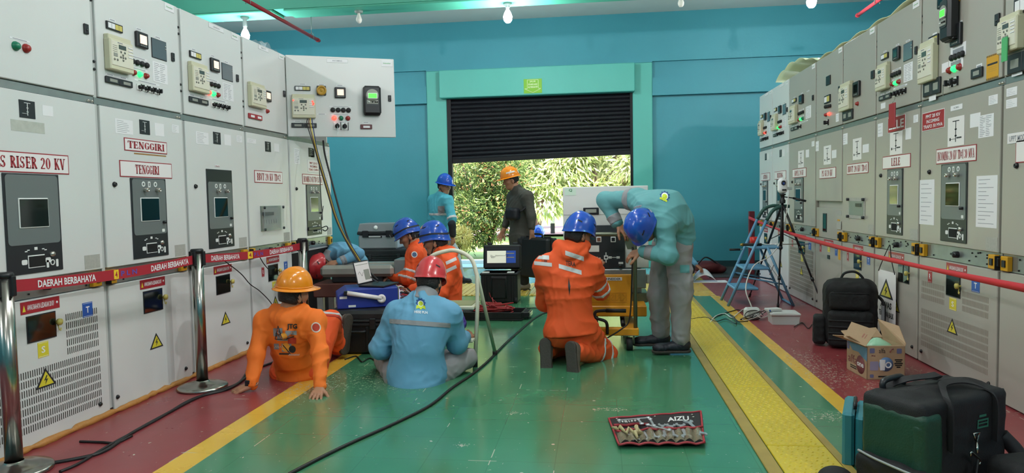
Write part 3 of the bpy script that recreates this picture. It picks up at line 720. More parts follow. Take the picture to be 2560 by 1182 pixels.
def low0(P, R, q, W):
    lx = lambda y: y-2.97
    hazard(P, (lx(3.215), .70, lx(3.475), .763)); lowwin(P, lx(3.246), lx(3.441), .547, .687); letter(P, (lx(3.311), .456, lx(3.383), .537), 'S', YST); letter(P, (lx(3.644), .613, lx(3.723), .696), 'T', BST)
    letter(P, (lx(3.06), .613, lx(3.12), .696), 'R', REDP); triangle(P, lx(3.353), .295, .14, .1)
def slots0(W): return [(.545, .41, .81, .655), (.06, .06, .81, .405), (.06, .41, .17, .60)]
cabinet('L', 2.97, 3.835, dict(label='white switchgear cabinet with the widest dark panel and a BUS RISER plate', upper=up0, mid=mid0, low=low0, slots=slots0, keyhole=0))
def teng(P, R, q, W):
    nm = nameplate(P, R(309, 343, 417, 386), 'TENGGIRI', .07, name='upper_name_plate'); nm['label'] = 'older rust-stained plate with bigger letters'
    mb = MB(); r = R(335, 383, 415, 389); mb.box(r[0], r[2], -.0008, 0, r[1]-.005, r[3], mat('rust_stain', '#9a7440', .7, noise=.3, nscale=40)); mb.build('rust_stain', P)
cabinet('L', 3.835, 4.70, dict(label='white switchgear cabinet bearing two TENGGIRI plates', upper=feeder_upper(LR, LGO, LR), mid=feeder_mid('TENGGIRI', extra=teng, pad=.27), low=std_low(tri=.46)))
def m2x(P, R, q, W):
    redplate(P, R(536, 412, 549, 418), ['TRAFO'], 'tiny_red_label', WHP, REDT)
cabinet('L', 4.70, 5.58, dict(label='white switchgear cabinet without a name plate, its dark panel black at the top', upper=feeder_upper(LRO, LGO, LR, title='CADANGAN 1'), mid=feeder_mid(None, extra=m2x, topblack=.09), low=std_low()))
def up3(P, R, q, W):
    relay(P, R(617, 203, 656, 274)); meter(P, R(657, 224, 674, 256), SCR); outlets(P, R(619, 282, 653, 302), REDP); a, b = q(667, 278); lamp(P, a, b, LR); lock(P, R(707, 226, 712, 243)); label_top(P, *[q(645, 110)[0], q(671, 125)[0]], s='BBVT'); makers(P, W-.13, W-.03)
def mid3(P, R, q, W):
    nameplate(P, R(635, 425, 706, 459), 'BBVT 20 KV TD#2', .08); sld(P, R(662, 353, 677, 380)); mb = MB(); r = R(685, 358, 698, 380); mb.box(r[0], r[2], -.001, 0, r[1], r[3], PAPER); mb.build('blank_sticker', P)
    sheet(P, R(618, 345, 640, 360), 'small_sticker', 4)
    r = R(650, 515, 703, 573); mb = MB(); w_, h_ = r[2]-r[0], r[3]-r[1]
    mb.box(r[0], r[2], -.004, 0, r[1], r[3], GALV); mb.box(r[0]+.02, r[2]-.02, -.005, 0, r[1]+.02, r[3]-.02, STEELTAG); mb.box(r[0]+.03, r[0]+w_*.5, -.03, 0, r[1]+h_*.62, r[1]+h_*.75, PANB)
    for i in range(6): mb.box(r[0]+.05+i*w_*.12, r[0]+.056+i*w_*.12, -.006, 0, r[1]+h_*.28, r[1]+h_*.45, INKD)
    mb.build('recessed_terminal_box', P)
    mb = MB(); mb.box(r[0], r[2], -.034, -.03, r[1], r[3], mat('clear_cover', '#9fb0ae', .08, alpha=.28))
    for a in (r[0]+.015, r[2]-.015):
        for b in (r[1]+.015, r[3]-.015): mb.lathe([(.012, 0), (.012, .012), (0, .012)], (a, -.03, b), PANB, 10, 'y')
    mb.build('clear_cover', P)
cabinet('L', 5.58, 6.405, dict(label='white switchgear cabinet with BBVT TD#2 plate and clear covered terminal box', upper=up3, mid=mid3, low=std_low(R_=.22, T_=.68, S_=.42, tri=.47, knob=True), keyhole=0))
def inc2(P, R, q, W):
    redplate(P, (.44, 1.55, .73, 1.672), ['PMT 20 KV', 'INCOMING', 'TD#2 15 MVA'], 'red_lettered_plate', WHP, REDT)
    sheet(P, R(735, 370, 750, 410), 'taped_form', 9); sheet(P, R(812, 402, 824, 470), 'long_notice', 16)
    sld(P, R(776, 372, 786, 393)); mb = MB(); mb.box(.375, .70, -.02, -.0075, .955, .99, BLKP, .006); mb.tube(catmull([(.7, -.02, .97), (.78, -.04, .985), (.82, -.04, .96), (.78, -.03, .935), (.73, -.02, .95)], 5), .006, BLKP, 6); mb.build('crank_handle', P)
c4 = cabinet('L', 6.405, 7.46, dict(label='white switchgear cabinet at the row end whose upper door stands open, INCOMING TD#2 plate', open=1, mid=feeder_mid('INCOMING 20 KV TD#2 15 MVA', (.31, .612), plate_r=(.247, .67), pad=.05, extra=inc2, paper=False), low=None))
mb = MB(); mb.box(.02, 1.035, .03, .04, .02, .75, DARKIN); mb.build('compartment_shade_sheet', c4)  # flat near-black sheet painting the shade inside the doorless compartment
# open upper door of the last white cabinet: hinged at its near edge
hx, hy = XL, 6.405; tip = atY(987, 245, 6.83); dv = Vector((tip.x-hx, 6.83-hy, 0)); DW = dv.length; ang = math.atan2(dv.y, dv.x)
dn = Vector((dv.y, -dv.x, 0)).normalized()
od = bpy.data.objects.new('upper_door', None); COL.objects.link(od); od.parent = c4
# local frame of the cabinet: rotated +90 deg about z
od.location = (0, 0, 0); od.rotation_euler = (0, 0, ang-pi/2)
od['label'] = 'upper door swung wide open towards the aisle'
def qd(x, y):
    p = on(x, y, dn, dn.dot(Vector((hx, hy, 0)))); return ((p-Vector((hx, hy, 0))).dot(dv)/DW, p.z)
def Rd(x0, y0, x1, y1): a, b = qd(x0, y0); c, d = qd(x1, y1); return norm((a, b, c, d))
mb = MB(); mb.box(.004, DW, 0, .03, 1.868, 2.635, CW, .005); mb.build('door_leaf', od)
Z = lambda a, b, c, d: Rd(710+a/7.386, 180+b/7.386, 710+c/7.386, 180+d/7.386)
relay(od, Z(135, 412, 585, 858), leds=True); strip(od, Z(195, 258, 488, 350)); meter(od, Z(932, 283, 1140, 485), SCR)
r = Z(603, 258, 778, 432); mb = MB(); cpt(mb, *r, .02, PANB, .003); mb.lathe([(.047, 0), (.045, .02), (.03, .022), (.03, .016), (.012, .016), (.01, .022), (0, .022)], ((r[0]+r[2])/2, -.02, (r[1]+r[3])/2), BUZ, 20, 'y'); mb.build('alarm_buzzer', od)
for x, y in ((903, 700), (999, 702), (1095, 704), (1190, 706)): a, b = Z(x, y, x, y)[:2]; plug(od, a, b, .021)
for x, y, m in ((928, 850, LRO), (1053, 853, LG), (1180, 855, LR)): a, b = Z(x, y, x, y)[:2]; lamp(od, a, b, m, .0185)
for x, y, kk in ((983, 997, 1), (1120, 1003, 0)): a, b = Z(x, y, x, y)[:2]; switch(od, a, b, .062, bool(kk))
outlets(od, Z(132, 940, 608, 1030)); outlets(od, Z(1405, 968, 1630, 1055), mat('maroon_block', '#5a2529', .4), 1); lock(od, Z(1920, 430, 1980, 545))
def kwh(P, r):
    x0, z0, x1, z1 = norm(r); w, h = x1-x0, z1-z0; mb = MB(); cpt(mb, x0, z0, x1, z1, .075, BLKP, .018); cpt(mb, x0+.03*w, z0-.02*h, x1-.03*w, z0+.12*h, .05, BLKP, .01); y = -.0755
    mb.prism(rrect(x0+.13*w, z0+.30*h, x1-.13*w, z1-.06*h, .02), y-.003, y+.005, PANB); mb.lathe([(0, .004), (.36*w, .003), (.36*w, 0)], (x0+.5*w, y-.003, z0+.66*h), RKEY, 24, 'y')
    mb.box(x0+.18*w, x1-.18*w, y-.006, y, z0+.36*h, z0+.50*h, RKEY); mb.box(x0+.24*w, x1-.22*w, y-.009, y, z0+.55*h, z0+.74*h, PANL); mb.box(x0+.28*w, x1-.26*w, y-.0105, y, z0+.57*h, z0+.72*h, GSC)
    for a, c in ((.3, PANL), (.5, BLKP), (.66, BLKP), (.76, BLKP)): mb.lathe([(.045*w, 0), (.04*w, .008), (0, .009)], (x0+a*w, y-.006, z0+.43*h), c, 12, 'y')
    mb.build('energy_meter', P)
kwh(od, Z(1448, 268, 1785, 800))
for a in ((275, 212, 408, 235), (625, 225, 755, 248), (965, 235, 1098, 260), (838, 625, 1250, 650), (858, 775, 1240, 800), (180, 895, 315, 918), (920, 918, 1180, 940), (1450, 920, 1575, 945), (612, 765, 780, 790)): caption(od, *Z(*a))
r = Rd(816, 146, 870, 158); label_top(od, r[0], r[2], r[1], r[3], 'INCOMING'); r = Rd(953, 150, 981, 167); makers(od, *r[0::2], *r[1::2])
# ---------------- beige row (two white ones at the far end)
ys = [10.57, 9.81, 8.97, 7.90, 7.07, 6.26, 5.43, 4.39, 3.35]
def white_up(l1, l2): return feeder_upper(l1, l2, LR, disp=GLASS, title='')
def wmid(s): return feeder_mid(s, (.24, .6), plate_r=(.13, .72), pad=.25, paper=False)
cabinet('R', ys[0], ys[1], dict(white=True, label='white switchgear cabinet furthest away beside the teal wall and red post', upper=white_up(LR, LRO), mid=wmid('ASTRANA'), low=std_low()))
cabinet('R', ys[1], ys[2], dict(white=True, label='second white switchgear cabinet from the teal wall, behind the tripod camera', upper=white_up(LGO, LR), mid=wmid('BELITANG'), low=std_low()))
def bx(P, R, q, W):
    sheet(P, R(1977, 370, 1983, 388), 'small_sticker', 3)
def sl_R(W): return [(.05, .08, W-.06, .60)]
def sl_R2(W): return [(.05, .10, W-.1, .40), (.05, .43, W*.38, .60), (W*.6, .43, W-.1, .60)]
cabinet('R', ys[2], ys[3], dict(label='beige cabinet with KOPEL plate and slatted lower door, beside the two white ones', upper=feeder_upper(LR, LGO, LG, disp=GLASS, glass=False, sw=1), mid=feeder_mid('KOPEL 20 KV', (.20, .5), dark_sld=False, sldpx=(1996, 378, 2010, 418), plate_r=(.13, .58), pad=.17, paper=False), low=std_low(R_=.1, S_=.42, T_=.66, tri=.44), slots=sl_R))
def up_ps(P, R, q, W):
    mb = MB(); cpt(mb, *R(2067, 192, 2077, 210), .01, BLKP); mb.build('small_meter', P); strip(P, R(2063, 241, 2077, 255))
    for x in (2065, 2069, 2073, 2077): a, b = q(x, 267-(x-2065)*.2); plug(P, a, b)
    for x, m in ((2066, LR), (2074, LRO)): a, b = q(x, 287-(x-2066)*.3); lamp(P, a, b, m)
    a, b = q(2070, 306); switch(P, a, b, .05); lock(P, R(2098, 216, 2102, 232)); sheet(P, R(2090, 285, 2097, 303), 'small_sticker', 3); makers(P, W-.13, W-.03)
def mid_ps(P, R, q, W):
    nameplate(P, R(2049, 422, 2090, 444), 'PS GI 20 KV', .18); sld(P, R(2060, 366, 2078, 410), False); mb = MB(); r = R(2080, 376, 2091, 394); mb.box(r[0], r[2], -.001, 0, r[1], r[3], PAPER); mb.build('blank_sticker', P); sheet(P, R(2040, 354, 2047, 377), 'small_sticker', 2)
def low_ps(P, R, q, W):
    k = W/.865
    hazard(P, (.3*k, .715, .6*k, .765)); letter(P, (.15*k, .62, .21*k, .71), 'R', REDP); letter(P, (.42*k, .64, .5*k, .72), 'S', YST); letter(P, (.66*k, .62, .73*k, .71), 'T', BST)
    mb = MB(); mb.box(.76*k, .82*k, -.002, 0, .59, .72, YTG); mb.build('service_tag', P); mb = MB(); mb.box(.42*k, .5*k, -.004, 0, .57, .61, BLKP); mb.build('finger_pull', P)
cps = cabinet('R', ys[3], ys[4], dict(label='beige cabinet with PS GI plate and a shorter door above a set-back hatch', midz=1.155, upper=up_ps, mid=mid_ps, low=low_ps, keyhole=0, port=0))
mb = MB(); mb.box(.01, ys[3]-ys[4]-.01, .006, .03, .775, 1.09, CB, .004); ld = mb.build('hatch_door', cps)
mb = MB(); W_ = ys[3]-ys[4]; mb.box(.28*W_, .43*W_, .001, .006, .84, 1.03, PANB); mb.box(.3*W_, .41*W_, 0, .006, .85, 1.02, GLASS); mb.build('hatch_window', ld)
mb = MB(); mb.box(.82*W_, .9*W_, .003, .006, .88, .98, YTG); mb.build('hatch_sticker', ld); mb = MB(); mb.box(.76*W_, .95*W_, .004, .006, 1.02, 1.07, STEELTAG); mb.build('hatch_sticker', ld)
def up_bb(P, R, q, W):
    relay(P, R(2108, 212, 2133, 272)); meter(P, R(2137, 207, 2152, 238), GLASS); outlets(P, R(2109, 280, 2134, 296)); a, b = q(2145, 259); lamp(P, a, b, LR); lock(P, R(2180, 178, 2187, 195)); makers(P, W-.15, W-.045)
def mid_bb(P, R, q, W):
    nameplate(P, R(2118, 411, 2171, 432), 'BBVT 20 KV TD#1', .06); sld(P, R(2133, 348, 2154, 398), False); mb = MB(); r = R(2157, 362, 2172, 380); mb.box(r[0], r[2], -.001, 0, r[1], r[3], PAPER); mb.build('blank_sticker', P); sheet(P, R(2108, 335, 2119, 360), 'small_sticker', 4)
    r = R(2122, 494, 2163, 548); mb = MB(); mb.box(r[0], r[2], -.006, 0, r[1], r[3], STEELTAG); mb.box(r[0]+.03, r[2]-.03, -.0075, 0, r[1]+.03, r[3]-.03, mat('terminal_recess', '#77837b', .4)); mb.box(r[0]+.2, r[0]+.34, -.012, 0, r[3]-.08, r[3]-.05, PANB)
    for a in (r[0]+.015, r[2]-.015):
        for b in (r[1]+.015, r[3]-.015): mb.lathe([(.014, 0), (.014, .02), (0, .02)], (a, -.006, b), PANB, 10, 'y')
    mb.build('clear_covered_window', P)
cabinet('R', ys[4], ys[5], dict(label='beige cabinet with BBVT TD#1 plate, behind the black backpack', upper=up_bb, mid=mid_bb, low=std_low(R_=.15, S_=.4, T_=.68, tri=.42), keyhole=0))
def m_le(P, R, q, W):
    redplate(P, R(2221, 296, 2264, 324), ['LELE'], 'red_name_plate'); sheet(P, R(2195, 310, 2207, 340), 'small_sticker', 3)
def up_le(P, R, q, W):
    feeder_upper(LR, LGO, LR, disp=GLASS)(P, R, q, W)
    a_, b_ = atX(2223, 270, XR-.07), atX(2238, 318, XR-.07); r = norm((ys[5]-a_.y, a_.z, ys[5]-b_.y, b_.z)); mb = MB(); mb.box(r[0], r[2], -.075, -.065, r[1], r[3]+.03, REDP, .004); mb.tube([((r[0]+r[2])/2, -.07, r[3]+.03), ((r[0]+r[2])/2, -.05, r[3]+.07)], .003, KNOB, 6); mb.build('red_key_tag', P)
    mb = MB(); mb.box(.1, .19, -.001, 0, 1.92, 1.965, PAPER); mb.build('blank_sticker', P)
cabinet('R', ys[5], ys[6], dict(label='beige cabinet with LELE plates and a hanging red key tag', upper=up_le, mid=feeder_mid('LELE', (.265, .57), dark_sld=False, sldpx=(2226, 328, 2256, 384), plate_r=(.16, .7), pad=.34, paper=False, extra=m_le), low=std_low(win=(.5, .7), haz=(.3, .6))))
def up_in(P, R, q, W):
    U = lambda a, b, c, d: R(2300+a/5.912, b/5.912, 2300+c/5.912, d/5.912)
    relay(P, U(60, 650, 275, 1175)); strip(P, U(148, 555, 285, 660)); meter(P, U(492, 385, 635, 645), GLASS); kwh(P, (.415, 2.215, .545, 2.49)); lock(P, U(1130, 215, 1190, 360))
    for x, y in ((482, 857), (535, 838), (590, 815), (642, 795)): a, b = q(2300+x/5.912, y/5.912); plug(P, a, b, .019)
    for x, y, m in ((447, 1040, LR), (517, 1015, LGO), (594, 988, LR)): a, b = q(2300+x/5.912, y/5.912); lamp(P, a, b, m, .019)
    outlets(P, U(780, 1030, 942, 1125), None, 1)
    r = U(990, 835, 1162, 1140); mb = MB(); mb.box(r[0], r[2], -.002, 0, r[1], r[3], YTG); w_, h_ = r[2]-r[0], r[3]-r[1]
    for k in range(12): mb.box(r[0]+w_*k/12, r[0]+w_*(k+.5)/12, -.0024, 0, r[3]-.01, r[3], INKD); mb.box(r[0]+w_*k/12, r[0]+w_*(k+.5)/12, -.0024, 0, r[1], r[1]+.01, INKD)
    mb.box(r[0]+.01, r[2]-.01, -.0024, 0, r[3]-h_*.42, r[3]-h_*.34, INKD)
    for k in range(3): mb.box(r[0]+.02, r[2]-.02, -.0024, 0, r[3]-h_*(.5+.08*k), r[3]-h_*(.52+.08*k), BUZ)
    mb.build('yellow_warning_sticker', P)
    outlets(P, R(2312, 205, 2354, 231)); a, b = q(2385, 205); switch(P, a-.04, b, .05, True); switch(P, a+.03, b, .05)
    mb = MB(); r = R(2323, 232, 2340, 249); mb.box(r[0], r[2], -.001, 0, r[1], r[3], PAPER); mb.build('blank_sticker', P); r = R(2355, 160, 2371, 177); mb = MB(); mb.box(r[0], r[2], -.001, 0, r[1], r[3], PAPER); mb.build('blank_sticker', P)
    for a in ((190, 500, 250, 550), (545, 335, 625, 380), (455, 700, 680, 805), (430, 890, 640, 985), (835, 960, 920, 1000)): caption(P, *U(*a))
    r = U(500, 0, 640, 40); mb = MB(); mb.lathe([(.045, 0), (.043, .02), (0, .022)], ((r[0]+r[2])/2, 0, r[3]+.01), BUZ, 18, 'y'); mb.build('alarm_buzzer', P); r = U(298, -50, 410, 80); meter(P, r, GLASS, 'small_meter')
def m_in(P, R, q, W):
    redplate(P, R(2307, 284, 2362, 318), ['PMT 20 KV', 'INCOMING', 'TRAFO 30 MVA'], 'red_name_plate'); sheet(P, R(2447, 290, 2484, 340), 'printed_form', 12, cols=2)
    sheet(P, R(2300, 450, 2335, 563), 'taped_typed_page', 9); sheet(P, R(2442, 440, 2492, 571), 'taped_typed_page', 12); label_top(P, *[R(2377, 262, 2407, 275)[i] for i in (0, 2)], *[R(2377, 265, 2407, 272)[i] for i in (1, 3)], s='INCOMING')
cabinet('R', ys[6], ys[7], dict(label='wide beige cabinet with INCOMING TD#1 plates and two taped typed pages', upper=up_in, mid=feeder_mid('INCOMING 20 KV TD#1 30 MVA', (.27, .555), dark_sld=False, sldpx=(2371, 296, 2411, 362), plate_r=(.205, .637), pad=.04, paper=False, extra=m_in), low=std_low(haz=(.34, .56), win=(.343, .497), tri=.415, R_=.12, S_=.38, T_=.61), slots=sl_R2))
def up_nx(P, R, q, W):
    relay(P, R(2513, 45, 2562, 120)); outlets(P, R(2524, 140, 2600, 165)); mb = MB(); r = R(2533, 95, 2546, 150); mb.box(r[0], r[2], -.06, -.055, r[1], r[3], GRT); mb.build('green_tag', P); sheet(P, R(2530, 165, 2556, 185), 'small_sticker', 4); strip(P, R(2540, 0, 2600, 16))
def mid_nx(P, R, q, W):
    sheet(P, R(2517, 222, 2543, 236), 'small_sticker', 4); sheet(P, R(2516, 250, 2543, 266), 'small_sticker', 4); nameplate(P, R(2541, 350, 2700, 395), 'TRAFO 30 MVA', .3); redplate(P, R(2520, 335, 2600, 350), ['UPPT MODEL TYPE'], 'grey_label', WHP, INK); oppanel(P, .27, .6)
cabinet('R', ys[7], ys[8], dict(label='beige cabinet at the near end of the row, cut off by the frame edge', upper=up_nx, mid=mid_nx, low=std_low(), port=.3))
# brown plinth and expanding foam bead along the cabinet feet
PLI = mat('plinth_brown', '#3a2320', .6, noise=.2, nscale=8); FOAM = mat('expanding_foam', '#b07a3c', .55, noise=.2, nscale=20, bump=.3)
mb = MB(); mb.box(XR+.012, XR+.06, ys[8], ys[0], 0, .03, PLI); struct(mb.build('trim_3'))
mb = MB(); mb.box(XL-.06, XL-.012, 2.9, 7.46, 0, .03, PLI); struct(mb.build('trim_4'))
mb = MB(); pts = []; rr_ = []; rf = random.Random(3); y = 2.6
while y < 6.6: pts.append((XL+.015+rf.uniform(-.008, .008), y, .012)); rr_.append(rf.choice([.011, .017, .02, .022, .019])); y += .045
mb.tube(pts, rr_, FOAM, 8); tag(mb.build('foam_bead'), 'lumpy orange-brown foam bead sealing the foot of the white cabinets', 'sealant')
# crumpled plastic sheet on top of the beige row and loose bits on the white row
PLS = mat('plastic_sheet', '#e9eec0', .3, noise=.1, nscale=6)
def pl(u, v):
    y = 9.9-4.6*u; h = .02+.16*max(0, sin(u*7+.4))*(1-v*.6)*(.4+.6*(u < .75))+.03*abs(sin(u*31)); return (XR+.06+v*.6, y, 2.645+h)
mb = MB(); mb.grid(pl, 60, 8, PLS); o = mb.build('plastic_sheet'); tag(o, 'crumpled pale yellow plastic sheet lying on top of the beige cabinets', 'sheet'); solidify(o, .004, 1)
p = atX(672, 108, XL-.12)
mb = MB(); a = atX(655, 107, XL-.1); b = atX(682, 97, XL-.35); mb.tube([(a.x, a.y, 2.66), (b.x, b.y+.2, 2.76)], .01, WHP, 6); o = mb.build('white_stick'); tag(o, 'thin white stick lying on top of the white cabinets', 'stick')
mb = MB(); mb.grid(lambda u, v: (XL-.1-v*.25, a.y+.05+u*.45, 2.645+.1*abs(sin(u*9+v*4))*(1-u)), 14, 6, mat('clear_wrap', '#bcd0d6', .15, alpha=.5)); o = mb.build('plastic_wrap'); tag(o, 'clear crumpled plastic wrap on top of the white cabinets', 'plastic wrap')
# ================================================================ SMOOTH SOLID MODELLING (signed distance + surface nets)
f32 = np.float32
def V3(v): return np.array(tuple(v), dtype=np.float64)
def unit(v): v = V3(v); return v/(np.linalg.norm(v)+1e-12)
def cone(a, b, ra, rb=None, k=.03, ax=None, ratio=1.): return ('c', V3(a), V3(b), ra, ra if rb is None else rb, k, None if ax is None else unit(ax), ratio)
def ell(c, r, R=None, k=.02): return ('e', V3(c), np.array(r, float), np.eye(3) if R is None else np.array([unit(q) for q in R]), k)
def rbox(c, r, R=None, rad=.01, k=.01): return ('b', V3(c), np.array(r, float), np.eye(3) if R is None else np.array([unit(q) for q in R]), k, rad)
def prim_bounds(p):
    if p[0] == 'c': r = max(p[3], p[4]); return np.minimum(p[1], p[2])-r, np.maximum(p[1], p[2])+r
    r = np.linalg.norm(p[2]) if p[0] == 'b' else np.max(p[2]); return p[1]-r, p[1]+r
def prim_eval(p, X, Y, Z):
    if p[0] == 'c':
        a, b, ra, rb, ax, ratio = p[1], p[2], p[3], p[4], p[6], p[7]
        x, y, z = X-f32(a[0]), Y-f32(a[1]), Z-f32(a[2]); ba = b-a
        if ax is not None:
            s = 1/ratio-1; dt = (x*f32(ax[0])+y*f32(ax[1])+z*f32(ax[2]))*f32(s)
            x, y, z = x+dt*f32(ax[0]), y+dt*f32(ax[1]), z+dt*f32(ax[2]); ba = ba+ax*np.dot(ba, ax)*s
        L2 = max(1e-9, float(ba@ba)); t = np.clip((x*f32(ba[0])+y*f32(ba[1])+z*f32(ba[2]))/f32(L2), 0, 1)
        d = np.sqrt((x-t*f32(ba[0]))**2+(y-t*f32(ba[1]))**2+(z-t*f32(ba[2]))**2)-(f32(ra)+t*f32(rb-ra))
        return d*f32(min(1., ratio*1.15)) if ax is not None else d
    c, r, R = p[1], p[2], p[3]; x, y, z = X-f32(c[0]), Y-f32(c[1]), Z-f32(c[2])
    q = [x*f32(R[i][0])+y*f32(R[i][1])+z*f32(R[i][2]) for i in range(3)]
    if p[0] == 'e':
        k0 = np.sqrt(sum((q[i]/f32(r[i]))**2 for i in range(3))); return (k0-1)*f32(np.min(r)*.5+np.mean(r)*.5)
    rad = p[5]; u = [np.abs(q[i])-f32(r[i]-rad) for i in range(3)]
    return np.sqrt(sum(np.maximum(v, 0)**2 for v in u))+np.minimum(np.maximum(np.maximum(u[0], u[1]), u[2]), 0)-f32(rad)
class Field:
    def __init__(s, prims, h, pad=.03, extra=()):
        lo = np.min([prim_bounds(p)[0] for p in prims], 0)-pad; hi = np.max([prim_bounds(p)[1] for p in prims], 0)+pad
        s.h = h; s.lo = lo; s.n = np.ceil((hi-lo)/h).astype(int)+1
        s.ax = [(lo[i]+h*np.arange(s.n[i])).astype(f32) for i in range(3)]
        s.D = np.full(s.n, .3, f32)
        for p in prims: s.union(p)
    def block(s, lo, hi):
        i0 = np.clip(np.floor((lo-s.lo)/s.h).astype(int), 0, s.n-1); i1 = np.clip(np.ceil((hi-s.lo)/s.h).astype(int)+1, 1, s.n)
        sl = tuple(slice(a, b) for a, b in zip(i0, i1))
        return sl, (s.ax[0][sl[0]][:, None, None], s.ax[1][sl[1]][None, :, None], s.ax[2][sl[2]][None, None, :])
    def union(s, p):
        k = p[5] if p[0] == 'c' else p[4]; lo, hi = prim_bounds(p); m = k+3*s.h
        sl, (X, Y, Z) = s.block(lo-m, hi+m); d = prim_eval(p, X, Y, Z); D = s.D[sl]
        hh = np.maximum(k-np.abs(D-d), 0)/max(k, 1e-6); s.D[sl] = np.minimum(D, d)-hh*hh*f32(k*.25)
    def sub(s, p, k=.01):
        lo, hi = prim_bounds(p); m = k+3*s.h; sl, (X, Y, Z) = s.block(lo-m, hi+m); d = -prim_eval(p, X, Y, Z); D = s.D[sl]
        hh = np.maximum(k-np.abs(D-d), 0)/max(k, 1e-6); s.D[sl] = np.maximum(D, d)+hh*hh*f32(k*.25)
    def cut(s, o, n):      # keep the side opposite to n
        o = V3(o); n = unit(n); X, Y, Z = s.ax
        d = (X[:, None, None]-f32(o[0]))*f32(n[0])+(Y[None, :, None]-f32(o[1]))*f32(n[1])+(Z[None, None, :]-f32(o[2]))*f32(n[2])
        s.D = np.maximum(s.D, d)
    def wrinkle(s, amp, freq, seed=0):
        rs = np.random.RandomState(seed); m = np.nonzero(np.abs(s.D) < 4*s.h+amp*2); P = [s.ax[i][m[i]] for i in range(3)]
        def dot(v): return P[0]*f32(v[0])+P[1]*f32(v[1])+P[2]*f32(v[2])
        w = np.zeros_like(P[0])
        for o in range(4):
            d1 = unit(rs.randn(3)); d2 = unit(rs.randn(3)); d3 = unit(rs.randn(3)); f = freq*(1+.55*o)
            ph = dot(d1)*f32(f)+f32(1.9)*np.sin(dot(d2)*f32(f*.45)+f32(rs.rand()*6))+f32(1.2)*np.sin(dot(d3)*f32(f*.7)+f32(rs.rand()*6))
            g = np.clip(.5+.9*np.sin(dot(d3)*f32(f*.28)+f32(rs.rand()*6)), 0, 1)
            w += (1-np.abs(np.sin(ph))**f32(.7)-f32(.36))*g/(1+.4*o)
        s.D[m] -= w*f32(amp*1.05)
    def mesh(s, D=None):
        D = s.D if D is None else D; h = s.h
        S = D < 0
        c = [S[i:D.shape[0]-1+i, j:D.shape[1]-1+j, k:D.shape[2]-1+k] for i in (0, 1) for j in (0, 1) for k in (0, 1)]
        a = c[0].copy(); o = c[0].copy()
        for q in c[1:]: a &= q; o |= q
        act = o & ~a; I = np.nonzero(act); n = len(I[0])
        if n == 0: return np.zeros((0, 3)), []
        acc = np.zeros((n, 3)); cnt = np.zeros(n); cr = {}
        for i in (0, 1):
            for j in (0, 1):
                for k in (0, 1): cr[i, j, k] = D[I[0]+i, I[1]+j, I[2]+k]
        for (i, j, k) in list(cr):
            for axn in range(3):
                e = [i, j, k]
                if e[axn]: continue
                e[axn] = 1; d0 = cr[i, j, k]; d1 = cr[tuple(e)]; m = (d0 < 0) != (d1 < 0)
                t = np.where(m, d0/np.where(d0 == d1, 1, d0-d1), 0); p = np.zeros((n, 3)); p[:, 0] = i; p[:, 1] = j; p[:, 2] = k; p[:, axn] += t
                acc += p*m[:, None]; cnt += m
        P = s.lo+h*(np.stack(I, 1)+acc/cnt[:, None])
        idx = np.full(act.shape, -1, np.int64); idx[I] = np.arange(n); F = []
        for axn in range(3):
            b, c_ = [(1, 2), (2, 0), (0, 1)][axn]
            sl0 = [slice(1, -1)]*3; sl1 = [slice(1, -1)]*3
            sl0[axn] = slice(0, D.shape[axn]-1); sl1[axn] = slice(1, D.shape[axn])
            A, B = S[tuple(sl0)], S[tuple(sl1)]
            J = np.nonzero(A != B); g = [J[q]+(0 if q == axn else 1) for q in range(3)]
            def at(db, dc):
                q = [x.copy() for x in g]; q[b] = q[b]-db; q[c_] = q[c_]-dc; return idx[q[0], q[1], q[2]]
            q = np.stack([at(1, 1), at(0, 1), at(0, 0), at(1, 0)], 1); fl = ~A[J]; q[fl] = q[fl][:, ::-1]; F.append(q)
        F = np.concatenate(F); F = F[(F >= 0).all(1)]
        return P, F
def sdf_obj(name, P, F, m, parent=None, label=None):
    me = bpy.data.meshes.new(name); F = np.asarray(F)
    me.vertices.add(len(P)); me.vertices.foreach_set('co', np.asarray(P, f32).ravel())
    me.loops.add(F.size); me.loops.foreach_set('vertex_index', F.ravel().astype(np.int32)); me.polygons.add(len(F))
    me.polygons.foreach_set('loop_start', np.arange(0, F.size, 4, dtype=np.int32)); me.polygons.foreach_set('loop_total', np.full(len(F), 4, np.int32))
    me.polygons.foreach_set('use_smooth', np.ones(len(F), bool)); me.materials.append(m); me.update(calc_edges=True)
    o = bpy.data.objects.new(name, me); COL.objects.link(o)
    if parent is not None: o.parent = parent
    if label: o['label'] = label
    return o
from mathutils.bvhtree import BVHTree
